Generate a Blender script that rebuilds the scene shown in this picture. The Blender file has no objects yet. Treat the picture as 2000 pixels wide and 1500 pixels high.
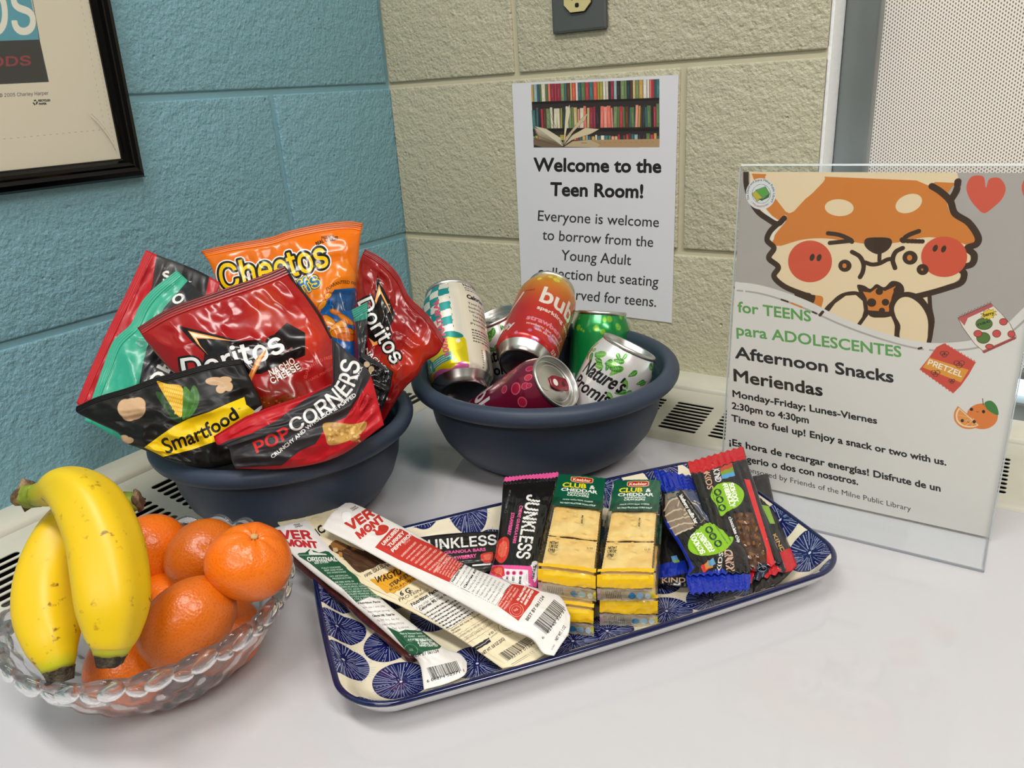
import bpy, bmesh, math, random, os
import numpy as np
from mathutils import Vector, Matrix

# ---------------------------------------------------------------- camera, world, lights, exposure
SC = bpy.context.scene
COL = SC.collection
FPX = 1498.64
YAW, PITCH, ROLL = 0.60774, 0.36700, -0.06492
CAM = np.array([0.76312, -0.84832, 0.35764])


def cam_axes():
    f = np.array([-math.sin(YAW) * math.cos(PITCH), math.cos(YAW) * math.cos(PITCH), -math.sin(PITCH)])
    r = np.cross(f, [0, 0, 1]); r /= np.linalg.norm(r); u = np.cross(r, f)
    c, s = math.cos(ROLL), math.sin(ROLL)
    return c * r + s * u, -s * r + c * u, f


RX, UY, FW = cam_axes()
cd = bpy.data.cameras.new('camera'); cam = bpy.data.objects.new('camera', cd); COL.objects.link(cam)
cd.sensor_width = 36.0; cd.lens = FPX / 2000 * 36.0; cd.clip_start = 0.01; cd.clip_end = 200
M = Matrix(((RX[0], UY[0], -FW[0], CAM[0]), (RX[1], UY[1], -FW[1], CAM[1]), (RX[2], UY[2], -FW[2], CAM[2]), (0, 0, 0, 1)))
cam.matrix_world = M
SC.camera = cam
SC.view_settings.view_transform = 'Standard'; SC.view_settings.look = 'None'
SC.view_settings.gamma = 1.0; SC.view_settings.exposure = -0.12
try: SC.view_settings.use_curve_mapping = False
except Exception: pass
W = bpy.data.worlds.new('world'); SC.world = W; W.use_nodes = True
W.node_tree.nodes['Background'].inputs[0].default_value = (0.78, 0.90, 1.0, 1)
W.node_tree.nodes['Background'].inputs[1].default_value = 7.0


def area(name, loc, rot, sx, sy, power, col):
    l = bpy.data.lights.new(name, 'AREA'); l.shape = 'RECTANGLE'; l.size = sx; l.size_y = sy; l.energy = power; l.color = col
    o = bpy.data.objects.new(name, l); COL.objects.link(o); o.location = loc; o.rotation_euler = rot
    return o


area('ceiling_panel_light', (0.30, -1.00, 1.80), (0, 0, 0), 1.15, 0.28 , 25, (1.0, 0.965, 0.92))
area('ceiling_panel_light', (1.90, -1.00, 1.80), (0, 0, 0), 1.15, 0.28, 33, (1.0, 0.965, 0.92))
area('ceiling_panel_light', (1.10, -2.60, 1.80), (0, 0, 0), 1.15, 0.55, 33, (1.0, 0.965, 0.92))

rnd = random.Random(7)
nr = np.random.RandomState(11)


# ---------------------------------------------------------------- placing: a point of the photograph at a real depth, height or wall distance
def ray(px, py):
    a = (np.asarray(px, float) - 1000) / FPX; b = (750 - np.asarray(py, float)) / FPX
    return a[..., None] * RX + b[..., None] * UY + FW


def at(px, py, d=None, z=None, x=None, y=None):
    r = ray(px, py)
    if d is not None: return CAM + r * np.asarray(d, float)[..., None]
    if z is not None: return CAM + r * ((np.asarray(z, float) - CAM[2]) / r[..., 2])[..., None]
    if x is not None: return CAM + r * ((x - CAM[0]) / r[..., 0])[..., None]
    return CAM + r * ((y - CAM[1]) / r[..., 1])[..., None]


# ---------------------------------------------------------------- objects
def tag(o, label=None, cat=None, group=None, kind=None):
    if label: o['label'] = label
    if cat: o['category'] = cat
    if group: o['group'] = group
    if kind: o['kind'] = kind
    return o


def empty(name, loc, label=None, cat=None, group=None, kind=None):
    o = bpy.data.objects.new(name, None); COL.objects.link(o); o.location = loc; o.empty_display_size = .01
    return tag(o, label, cat, group, kind)


def link(name, me, mat=None, parent=None, smooth=True):
    o = bpy.data.objects.new(name, me); COL.objects.link(o)
    for m in (mat if isinstance(mat, (list, tuple)) else [mat]):
        if m is not None and me.materials.find(m.name) < 0: me.materials.append(m)
    if parent is not None:
        o.parent = parent
        o.matrix_parent_inverse = Matrix.Translation(-Vector(parent_loc(parent)))
    if smooth and len(me.polygons): me.polygons.foreach_set('use_smooth', [True] * len(me.polygons))
    return o


def parent_loc(p):
    v = Vector((0, 0, 0))
    while p is not None:
        v += p.location; 
        if p.parent is not None: v += p.matrix_parent_inverse.translation
        p = p.parent
    return v


def mesh(name, V, F, mat=None, parent=None, smooth=True, uv=None, mi=None, origin=None):
    V = np.asarray(V, float)
    if origin is not None: V = V - np.asarray(origin)
    me = bpy.data.meshes.new(name); me.from_pydata([tuple(v) for v in V], [], [tuple(int(i) for i in f) for f in F]); 
    if uv is not None:
        l = me.uv_layers.new(name='UV'); idx = np.empty(len(me.loops), int); me.loops.foreach_get('vertex_index', idx)
        l.data.foreach_set('uv', np.asarray(uv, float)[idx].ravel())
    o = link(name, me, mat, parent, smooth)
    if mi is not None: me.polygons.foreach_set('material_index', list(mi))
    me.update()
    if origin is not None: o.location = tuple(origin)
    return o


def from_bm(name, bm, mat=None, parent=None, smooth=False):
    me = bpy.data.meshes.new(name); bm.normal_update(); bm.to_mesh(me); bm.free()
    return link(name, me, mat, parent, smooth)


def box_bm(x0, x1, y0, y1, z0, z1, bev=0, seg=2, bm=None):
    new = bm is None
    if new: bm = bmesh.new()
    r = bmesh.ops.create_cube(bm, size=1)
    for v in r['verts']: v.co = Vector(((x0 + x1) / 2 + v.co.x * (x1 - x0), (y0 + y1) / 2 + v.co.y * (y1 - y0), (z0 + z1) / 2 + v.co.z * (z1 - z0)))
    if bev:
        es = list({e for v in r['verts'] for e in v.link_edges})
        bmesh.ops.bevel(bm, geom=es, offset=bev, segments=seg, affect='EDGES', profile=.6)
    return bm


def lathe_vf(prof, n=48, close=False):
    V = []; F = []
    for r, z in prof:
        for k in range(n):
            a = 2 * math.pi * k / n; V.append((r * math.cos(a), r * math.sin(a), z))
    m = len(prof)
    for i in range(m - 1):
        for k in range(n):
            k2 = (k + 1) % n; F.append((i * n + k, i * n + k2, (i + 1) * n + k2, (i + 1) * n + k))
    return V, F


def grid_faces(nu, nv, off=0, flip=False):
    F = []
    for j in range(nv - 1):
        for i in range(nu - 1):
            a = off + j * nu + i
            q = (a, a + nu, a + nu + 1, a + 1)
            F.append(q[::-1] if flip else q)
    return F


# ---------------------------------------------------------------- materials
def srgb(c):
    return tuple(((x / 255) / 12.92 if x <= 10.3 else (((x / 255) + .055) / 1.055) ** 2.4) for x in c[:3])


def pbr(name, col=(200, 200, 200), rough=.5, metal=0, spec=.5, coat=0, trans=0, ior=1.45, emis=None, es=0, bump=None, coat_rough=.05, var=None, sss=0):
    """bump=(scale, strength, distance, detail); var=(scale, colour2, amount, detail)"""
    m = bpy.data.materials.new(name); m.use_nodes = True; N = m.node_tree.nodes; L = m.node_tree.links
    b = N['Principled BSDF']; c = srgb(col)
    b.inputs['Base Color'].default_value = (*c, 1); b.inputs['Roughness'].default_value = rough; b.inputs['Metallic'].default_value = metal
    b.inputs['Specular IOR Level'].default_value = spec; b.inputs['Coat Weight'].default_value = coat; b.inputs['Coat Roughness'].default_value = coat_rough
    b.inputs['Transmission Weight'].default_value = trans; b.inputs['IOR'].default_value = ior
    if sss:
        b.inputs['Subsurface Weight'].default_value = sss; b.inputs['Subsurface Radius'].default_value = (.004, .002, .001); b.inputs['Subsurface Scale'].default_value = 1
    if emis: b.inputs['Emission Color'].default_value = (*srgb(emis), 1); b.inputs['Emission Strength'].default_value = es
    tc = N.new('ShaderNodeTexCoord')
    if var:
        n = N.new('ShaderNodeTexNoise'); n.inputs['Scale'].default_value = var[0]; n.inputs['Detail'].default_value = var[3] if len(var) > 3 else 4
        L.new(tc.outputs['Object'], n.inputs['Vector'])
        r = N.new('ShaderNodeMapRange'); r.inputs[1].default_value = .4; r.inputs[2].default_value = .65; r.inputs[3].default_value = 0; r.inputs[4].default_value = var[2]
        L.new(n.outputs['Fac'], r.inputs[0])
        mx = N.new('ShaderNodeMix'); mx.data_type = 'RGBA'; L.new(r.outputs[0], mx.inputs[0])
        mx.inputs[6].default_value = (*c, 1); mx.inputs[7].default_value = (*srgb(var[1]), 1); L.new(mx.outputs[2], b.inputs['Base Color'])
    if bump:
        n = N.new('ShaderNodeTexNoise'); n.inputs['Scale'].default_value = bump[0]; n.inputs['Detail'].default_value = bump[3] if len(bump) > 3 else 3
        L.new(tc.outputs['Object'], n.inputs['Vector'])
        bp = N.new('ShaderNodeBump'); bp.inputs['Strength'].default_value = bump[1]; bp.inputs['Distance'].default_value = bump[2]
        L.new(n.outputs['Fac'], bp.inputs['Height']); L.new(bp.outputs[0], b.inputs['Normal'])
    return m


def clear_plastic(name, tint=(252, 253, 253), rough=.02, refl=1.0, art=None, base=0.0):
    m = bpy.data.materials.new(name); m.use_nodes = True; N = m.node_tree.nodes; L = m.node_tree.links
    N.remove(N['Principled BSDF']); out = N['Material Output']
    t = N.new('ShaderNodeBsdfTransparent'); t.inputs[0].default_value = (*srgb(tint), 1)
    g = N.new('ShaderNodeBsdfGlossy'); g.inputs['Roughness'].default_value = rough
    lw = N.new('ShaderNodeLayerWeight'); lw.inputs[0].default_value = .5; pw = N.new('ShaderNodeMath'); pw.operation = 'POWER'; pw.inputs[1].default_value = 4.0; L.new(lw.outputs['Facing'], pw.inputs[0])
    fr = N.new('ShaderNodeMath'); fr.operation = 'MULTIPLY_ADD'; fr.inputs[1].default_value = .8; fr.inputs[2].default_value = .035; L.new(pw.outputs[0], fr.inputs[0])
    mu = N.new('ShaderNodeMath'); mu.operation = 'MULTIPLY_ADD'; mu.inputs[1].default_value = refl; mu.inputs[2].default_value = base; L.new(fr.outputs[0], mu.inputs[0])
    mx = N.new('ShaderNodeMixShader'); L.new(mu.outputs[0], mx.inputs[0]); L.new(t.outputs[0], mx.inputs[1]); L.new(g.outputs[0], mx.inputs[2])
    if art is not None:
        im = N.new('ShaderNodeTexImage'); im.image = art.image(name + '_print', alpha=True); im.extension = 'CLIP'
        p = N.new('ShaderNodeBsdfPrincipled'); p.inputs['Roughness'].default_value = .18; p.inputs['Coat Weight'].default_value = .5
        L.new(im.outputs[0], p.inputs['Base Color'])
        m2 = N.new('ShaderNodeMixShader'); L.new(im.outputs[1], m2.inputs[0]); L.new(mx.outputs[0], m2.inputs[1]); L.new(p.outputs[0], m2.inputs[2])
        L.new(m2.outputs[0], out.inputs[0])
    else: L.new(mx.outputs[0], out.inputs[0])
    return m


def printed(name, art, rough=.3, coat=0, metal=0, spec=.5, bump=None, coat_rough=.08, foil=0):
    m = pbr(name, rough=rough, coat=coat, metal=metal, spec=spec, bump=bump, coat_rough=coat_rough)
    N = m.node_tree.nodes; L = m.node_tree.links; b = N['Principled BSDF']
    im = N.new('ShaderNodeTexImage'); im.image = art.image(name + '_print'); im.extension = 'EXTEND'; im.interpolation = 'Linear'
    L.new(im.outputs[0], b.inputs['Base Color'])
    return m


# ---------------------------------------------------------------- vector artwork drawn by code into an in-memory picture (lettering, logos, flat print)
FONTDIR = os.path.join(bpy.utils.resource_path('LOCAL'), 'datafiles', 'fonts')
_fonts = {}
_glyph = {}


def font(n):
    if n not in _fonts:
        f = None
        if n:
            try: f = bpy.data.fonts.load(os.path.join(FONTDIR, n))
            except Exception: f = None
        _fonts[n] = f
    return _fonts[n]


def outlines(s, fn):
    k = (s, fn)
    if k in _glyph: return _glyph[k]
    c = bpy.data.curves.new('lettering', 'FONT'); c.body = s; c.fill_mode = 'NONE'; c.resolution_u = 3
    f = font(fn)
    if f: c.font = f
    o = bpy.data.objects.new('lettering', c); COL.objects.link(o); bpy.context.view_layer.update()
    m = o.to_mesh(); n = len(m.vertices)
    co = np.empty(n * 3); m.vertices.foreach_get('co', co); co = co.reshape(-1, 3)[:, :2].copy()
    ed = np.empty(len(m.edges) * 2, int); m.edges.foreach_get('vertices', ed); ed = ed.reshape(-1, 2).copy()
    o.to_mesh_clear(); bpy.data.objects.remove(o); bpy.data.curves.remove(c)
    polys = []; st = 0
    for i in range(len(ed)):
        if ed[i, 1] != ed[i, 0] + 1:
            polys.append(co[ed[st, 0]:ed[i, 0] + 1]); st = i + 1
    _glyph[k] = polys
    return polys


def capheight(fn):
    p = outlines('H', fn); return max(q[:, 1].max() for q in p)


SS = 3


class Art:
    """W x H picture; T maps drawing coordinates to texels (x right, y down)."""

    def __init__(s, W, H, bg, T=None, alpha=None):
        s.W, s.H = int(W), int(H)
        s.a = np.empty((s.H, s.W, 4)); s.a[:] = (bg[0] / 255, bg[1] / 255, bg[2] / 255, 1 if alpha is None else alpha)
        s.T = T or (lambda p: p); s.dens = 0; s._img = {}; s.k = 1.0

    def tx(s, pts, closed=True):
        p = np.asarray(pts, float)
        if s.dens:
            q = []
            n = len(p); m = n if closed else n - 1
            for i in range(m):
                a, b = p[i], p[(i + 1) % n]; k = max(1, int(np.hypot(*(b - a)) / s.dens))
                q.append(a + (b - a) * (np.arange(k) / k)[:, None])
            if not closed: q.append(p[-1:])
            p = np.concatenate(q)
        return s.T(p)

    def cover(s, loops, dil=0.0):
        al = np.concatenate(loops); pad = dil + 2
        x0 = max(0, int(math.floor(al[:, 0].min() - pad))); x1 = min(s.W, int(math.ceil(al[:, 0].max() + pad)))
        y0 = max(0, int(math.floor(al[:, 1].min() - pad))); y1 = min(s.H, int(math.ceil(al[:, 1].max() + pad)))
        if x1 <= x0 or y1 <= y0: return None
        w, h = (x1 - x0) * SS, (y1 - y0) * SS
        acc = np.zeros((h, w + 1), np.int32)
        A = np.concatenate([l for l in loops]); B = np.concatenate([np.roll(l, -1, 0) for l in loops])
        A = (A - (x0, y0)) * SS; B = (B - (x0, y0)) * SS
        sg = np.where(B[:, 1] > A[:, 1], 1, -1)
        lo = np.minimum(A[:, 1], B[:, 1]); hi = np.maximum(A[:, 1], B[:, 1])
        r0 = np.clip(np.ceil(lo - .5), 0, h).astype(int); r1 = np.clip(np.ceil(hi - .5), 0, h).astype(int)
        cnt = np.maximum(0, r1 - r0); tot = cnt.sum()
        if tot == 0: return None
        e = np.repeat(np.arange(len(A)), cnt); start = np.repeat(np.cumsum(cnt) - cnt, cnt)
        rows = r0[e] + (np.arange(tot) - start)
        t = (rows + .5 - A[e, 1]) / (B[e, 1] - A[e, 1]); xs = A[e, 0] + t * (B[e, 0] - A[e, 0])
        ci = np.clip(np.ceil(xs - .5), 0, w).astype(int)
        np.add.at(acc, (rows, ci), sg[e])
        m = (np.cumsum(acc, 1)[:, :w] != 0)
        if dil > 0:
            r = dil * SS; R = int(math.ceil(r)); out = np.zeros_like(m); cs = np.zeros((h, w + 1), np.int32); cs[:, 1:] = np.cumsum(m, 1)
            for dy in range(-R, R + 1):
                q = r * r - dy * dy
                if q < 0: continue
                k = int(math.sqrt(q)); i0 = np.clip(np.arange(w) - k, 0, w); i1 = np.clip(np.arange(w) + k + 1, 0, w)
                row = (cs[:, i1] - cs[:, i0]) > 0
                if dy >= 0: out[dy:] |= row[:h - dy] if dy else row
                else: out[:dy] |= row[-dy:]
            m = out
        return x0, y0, x1, y1, m.reshape(y1 - y0, SS, x1 - x0, SS).mean((1, 3))

    def paint(s, cv, col, alpha=1.0):
        if cv is None: return
        x0, y0, x1, y1, m = cv; m = (m * alpha)[..., None]
        c = np.empty(m.shape[:2] + (3,))
        if isinstance(col, dict):   # linear gradient between two points
            p0, p1 = s.T(np.array([col['p0'], col['p1']], float)); d = p1 - p0
            yy, xx = np.mgrid[y0:y1, x0:x1]; t = np.clip(((xx - p0[0]) * d[0] + (yy - p0[1]) * d[1]) / (d @ d), 0, 1)[..., None]
            c[:] = np.array(col['c0']) / 255 * (1 - t) + np.array(col['c1']) / 255 * t
        else: c[:] = np.array(col[:3]) / 255
        b = s.a[y0:y1, x0:x1]
        b[..., :3] = b[..., :3] * (1 - m) + c * m; b[..., 3:] = np.maximum(b[..., 3:], m)

    def poly(s, pts, col, alpha=1, dil=0):
        s.paint(s.cover([s.tx(pts)], dil), col, alpha)

    def polys(s, L, col, alpha=1, dil=0):
        s.paint(s.cover([s.tx(p) for p in L], dil), col, alpha)

    def ell(s, cx, cy, rx, ry, col, rot=0, alpha=1, dil=0):
        s.poly(ellpts(cx, cy, rx, ry, rot), col, alpha, dil)

    def glow(s, cx, cy, rx, ry, col, rot=0, alpha=.5, n=6):
        for k in range(n): s.ell(cx, cy, rx * (1 - k / n), ry * (1 - k / n), col, rot, alpha / n * 1.6)

    def line(s, pts, w, col, alpha=1):
        """w in texels"""
        p = s.tx(pts, closed=False); L = []
        for a, b in zip(p[:-1], p[1:]):
            d = b - a; l = np.hypot(*d)
            if l < 1e-6: continue
            n = np.array([-d[1], d[0]]) / l * .05
            L.append(np.array([a + n, b + n, b - n, a - n]))
        if L: s.paint(s.cover(L, w * s.k / 2), col, alpha)

    def text(s, t, p0, p1, ch, col, fn=None, bold=0, out=(), up=None, shear=0, alpha=1):
        """one line of lettering from p0 to p1 (ends of its base line), capital height ch; out = ((width, colour), ...) rims, widest first"""
        P = outlines(t, fn); allp = np.concatenate(P); x0, x1 = allp[:, 0].min(), allp[:, 0].max()
        p0 = np.array(p0, float); p1 = np.array(p1, float); d = p1 - p0; L = np.hypot(*d); u = d / L
        v = np.array(up, float) / np.hypot(*up) if up is not None else np.array([u[1], -u[0]])
        k = ch / capheight(fn)
        loops = [s.T(p0 + ((q[:, :1] - x0) / (x1 - x0)) * d + q[:, 1:] * k * (v + shear * u)) for q in P]
        for w, c in out: s.paint(s.cover(loops, (w + bold) * s.k), c, alpha)
        s.paint(s.cover(loops, bold * s.k), col, alpha)

    def tpath(s, t, path, ch, col, fn=None, bold=0, out=(), up=1, alpha=1, ch1=None):
        P = outlines(t, fn); allp = np.concatenate(P); x0, x1 = allp[:, 0].min(), allp[:, 0].max()
        c = catmull(path, 12); seg = np.hypot(*(np.diff(c, axis=0)).T); S = np.concatenate([[0], np.cumsum(seg)]); T = S[-1]
        k0 = ch / capheight(fn); k1 = (ch1 or ch) / capheight(fn); loops = []
        for q in P:
            cx = (q[:, 0].min() + q[:, 0].max()) / 2
            sx = (q[:, 0] - x0) / (x1 - x0) * T
            px = np.interp(sx, S, c[:, 0]); py = np.interp(sx, S, c[:, 1]); e = T * .02
            dx = np.interp(sx + e, S, c[:, 0]) - np.interp(sx - e, S, c[:, 0]); dy = np.interp(sx + e, S, c[:, 1]) - np.interp(sx - e, S, c[:, 1]); l = np.hypot(dx, dy)
            k = k0 + (k1 - k0) * (sx / T)
            loops.append(s.T(np.stack([px + up * dy / l * q[:, 1] * k, py - up * dx / l * q[:, 1] * k], 1)))
        for w, cc in out: s.paint(s.cover(loops, (w + bold) * s.k), cc, alpha)
        s.paint(s.cover(loops, bold * s.k), col, alpha)

    def lines(s, quad, n, col, th=.45, seed=0, gaps=.25, alpha=1):
        """rows of very small unreadable print as broken strokes inside quad (TL, TR, BR, BL)"""
        r = random.Random(seed); q = np.array(quad, float)
        B = lambda u, v: (q[0] * (1 - u) + q[1] * u) * (1 - v) + (q[3] * (1 - u) + q[2] * u) * v
        L = []
        for i in range(n):
            u = 0; v0 = (i + (1 - th) / 2) / n; v1 = v0 + th / n; end = 1 - r.random() * gaps
            while u < end:
                w = r.uniform(.02, .09); e = min(end, u + w)
                L.append(np.array([B(u, v0), B(e, v0), B(e, v1), B(u, v1)])); u = e + .018
        s.polys(L, col, alpha)

    def barcode(s, quad, col=(25, 25, 25), n=34, seed=1):
        r = random.Random(seed); q = np.array(quad, float); u = 0; L = []
        B = lambda u, v: (q[0] * (1 - u) + q[1] * u) * (1 - v) + (q[3] * (1 - u) + q[2] * u) * v
        while u < 1:
            w = r.choice([1, 1, 2, 3]) / (n * 2.6); L.append(np.array([B(u, 0), B(min(1, u + w), 0), B(min(1, u + w), 1), B(u, 1)])); u += w + r.choice([1, 1, 2]) / (n * 2.6)
        s.polys(L, col)

    def image(s, name, alpha=False):
        if name in s._img: return s._img[name]
        im = bpy.data.images.new(name, s.W, s.H, alpha=True)
        b = np.clip(s.a[::-1], 0, 1).astype(np.float32).copy()
        if not alpha: b[..., 3] = 1
        im.pixels.foreach_set(b.ravel()); im.update(); im.pack(); s._img[name] = im
        return im


def ellpts(cx, cy, rx, ry, rot=0, n=40):
    t = np.linspace(0, 2 * math.pi, n, endpoint=False); c, s_ = math.cos(math.radians(rot)), math.sin(math.radians(rot))
    x, y = rx * np.cos(t), ry * np.sin(t)
    return np.stack([cx + x * c - y * s_, cy + x * s_ + y * c], 1)


def catmull(pts, n=8, closed=False):
    p = np.asarray(pts, float)
    if closed: P = np.concatenate([p[-1:], p, p[:2]])
    else: P = np.concatenate([2 * p[:1] - p[1:2], p, 2 * p[-1:] - p[-2:-1]])
    out = []
    for i in range(1, len(P) - 2):
        for k in range(n):
            t = k / n; a, b, c, d = P[i - 1], P[i], P[i + 1], P[i + 2]
            out.append(.5 * ((2 * b) + (-a + c) * t + (2 * a - 5 * b + 4 * c - d) * t * t + (-a + 3 * b - 3 * c + d) * t ** 3))
    if not closed: out.append(P[-2])
    return np.array(out)


def Zm(ox, oy, s):
    def f(*pts):
        r = [(ox + x / s, oy + y / s) for x, y in pts]
        return r if len(r) > 1 else r[0]
    return f


# ---------------------------------------------------------------- soft printed packages: one curved sheet between four edge lines
def _noise(seed, res):
    r = np.random.RandomState(seed); return r.rand(res + 2, res + 2)


def vnoise(u, v, res, seed, aspect=1.0):
    g = _noise(seed, int(res * max(1, aspect)) + 2)
    x = np.clip(u, 0, 1) * res; y = np.clip(v, 0, 1) * res * aspect
    i = np.floor(x).astype(int); j = np.floor(y).astype(int); fx = x - i; fy = y - j
    fx = fx * fx * (3 - 2 * fx); fy = fy * fy * (3 - 2 * fy)
    return (g[j, i] * (1 - fx) + g[j, i + 1] * fx) * (1 - fy) + (g[j + 1, i] * (1 - fx) + g[j + 1, i + 1] * fx) * fy


def ridged(u, v, res, seed, aspect=1.0):
    n = vnoise(u, v, res, seed, aspect) * 2 - 1
    return 1 - np.abs(n) * 2


class Sheet:
    """Coons patch between top, right, bottom, left lines given in photograph pixels; lv = (TL, TR, BR, BL) depths or heights"""

    def __init__(s, top, right, bottom, left, lv, mode='d', smooth=(1, 1, 1, 1), grow=0):
        s.E = []
        for k, e in enumerate((top, right, bottom, left)):
            e = np.asarray(e, float)
            if len(e) > 2 and smooth[k]: e = catmull(e, 6)
            l = np.concatenate([[0], np.cumsum(np.hypot(*np.diff(e, axis=0).T))]); s.E.append((l / l[-1], e))
        s.lv = np.array(lv, float); s.mode = mode

    def e(s, k, t):
        l, p = s.E[k]; return np.stack([np.interp(t, l, p[:, 0]), np.interp(t, l, p[:, 1])], -1)

    def px(s, u, v):
        T, R, B, L = s.e(0, u), s.e(1, v), s.e(2, u), s.e(3, v)
        c00, c10, c11, c01 = s.E[0][1][0], s.E[0][1][-1], s.E[2][1][-1], s.E[2][1][0]
        u = u[..., None]; v = v[..., None]
        return (1 - v) * T + v * B + (1 - u) * L + u * R - ((1 - u) * (1 - v) * c00 + u * (1 - v) * c10 + u * v * c11 + (1 - u) * v * c01)

    def P(s, u, v, push=0):
        q = s.px(u, v); a = s.lv
        l = (1 - u) * (1 - v) * a[0] + u * (1 - v) * a[1] + u * v * a[2] + (1 - u) * v * a[3]
        if s.mode == 'd': return at(q[..., 0], q[..., 1], d=l + push)
        p = at(q[..., 0], q[..., 1], z=l); r = ray(q[..., 0], q[..., 1])
        return p + r * np.asarray(push)[..., None]

    def inv(s, pts):
        p = np.asarray(pts, float)
        g = np.linspace(0, 1, 25); U, V = np.meshgrid(g, g); G = s.px(U.ravel(), V.ravel())
        i = ((p[:, None, :] - G[None]) ** 2).sum(-1).argmin(1); u = U.ravel()[i].copy(); v = V.ravel()[i].copy(); h = .02
        for _ in range(7):
            f = s.px(u, v) - p
            uu = np.clip(u, h, 1 - h); vv = np.clip(v, h, 1 - h)
            du = (s.px(uu + h, v) - s.px(uu - h, v)) / (2 * h); dv = (s.px(u, vv + h) - s.px(u, vv - h)) / (2 * h)
            det = du[:, 0] * dv[:, 1] - du[:, 1] * dv[:, 0]; det = np.where(np.abs(det) < 1e-6, 1e-6, det)
            su = np.clip((f[:, 0] * dv[:, 1] - f[:, 1] * dv[:, 0]) / det, -.2, .2); sv = np.clip((du[:, 0] * f[:, 1] - du[:, 1] * f[:, 0]) / det, -.2, .2)
            u = np.clip(u - su, -.3, 1.3); v = np.clip(v - sv, -.3, 1.3)
        return np.stack([u, v], 1)

    def art(s, W, H, bg, alpha=None):
        def T(p): return s.inv(p) * (W, H)
        a = Art(W, H, bg, T, alpha); a.dens = 6; return a


def build_sheet(name, sh, mat, parent, nu=50, nv=50, puff=.01, back=.01, wr=(), vr=(0, 1), seal=None, backmat=None, shape=(.6, .6), end_rows=None, back_inset=0):
    """front and back skins joined along their edges; wr=((res, amp, seed, aspect), ...) folds; seal=(n ridges, amp)"""
    u = np.linspace(0, 1, nu); v = vr[0] + (vr[1] - vr[0]) * np.linspace(0, 1, nv)
    U, V = np.meshgrid(u, v)
    k = np.maximum(0, np.sin(math.pi * np.clip(U, 0, 1))) ** shape[0] * np.maximum(0, np.sin(math.pi * np.clip(V, 0, 1))) ** shape[1]
    push = -puff * k
    env = np.minimum(1, np.minimum(U, 1 - U) * 12 + .15) * np.minimum(1, np.minimum(V, 1 - V) * 14 + .1)
    for w in wr:
        push = push - w[1] * ridged(U, V, w[0], w[2], w[3] if len(w) > 3 else 1) * env
    if seal:
        t = (V - vr[0]) / (vr[1] - vr[0]); push = push - seal[1] * np.abs(np.sin(math.pi * seal[0] * t))
    Pf = sh.P(U, V, push).reshape(-1, 3)
    Pb = sh.P(U, V, back * k + .0006 + 0 * U).reshape(-1, 3)
    uv = np.stack([U.ravel(), 1 - V.ravel()], 1)
    n = nu * nv; Vv = np.concatenate([Pf, Pb]); F = grid_faces(nu, nv) + grid_faces(nu, nv, n, True)
    bd = [i for i in range(nu)] + [j * nu + nu - 1 for j in range(1, nv)] + [(nv - 1) * nu + i for i in range(nu - 2, -1, -1)] + [j * nu for j in range(nv - 2, 0, -1)]
    nf = len(F) // 2; mi = [0] * nf + [1] * nf
    for a, b in zip(bd, bd[1:] + bd[:1]): F.append((a, b, b + n, a + n)); mi.append(0)
    # split edge normals: duplicate nothing, edges are thin
    o = mesh(name, Vv, F, [mat, backmat or mat], parent, True, np.concatenate([uv, uv]), mi)
    if backmat is None: o.data.polygons.foreach_set('material_index', [0] * len(F))
    return o


def zig(p0, p1, n, amp, round_=False):
    p0 = np.array(p0, float); p1 = np.array(p1, float); d = p1 - p0; q = np.array([-d[1], d[0]]) / np.hypot(*d)
    out = []
    if round_:
        for i in range(n * 6 + 1):
            t = i / (n * 6); out.append(p0 + d * t + q * amp * abs(math.sin(math.pi * t * n)))
    else:
        for i in range(2 * n + 1): out.append(p0 + d * i / (2 * n) + q * (amp if i % 2 else 0))
    return np.array(out)
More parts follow.
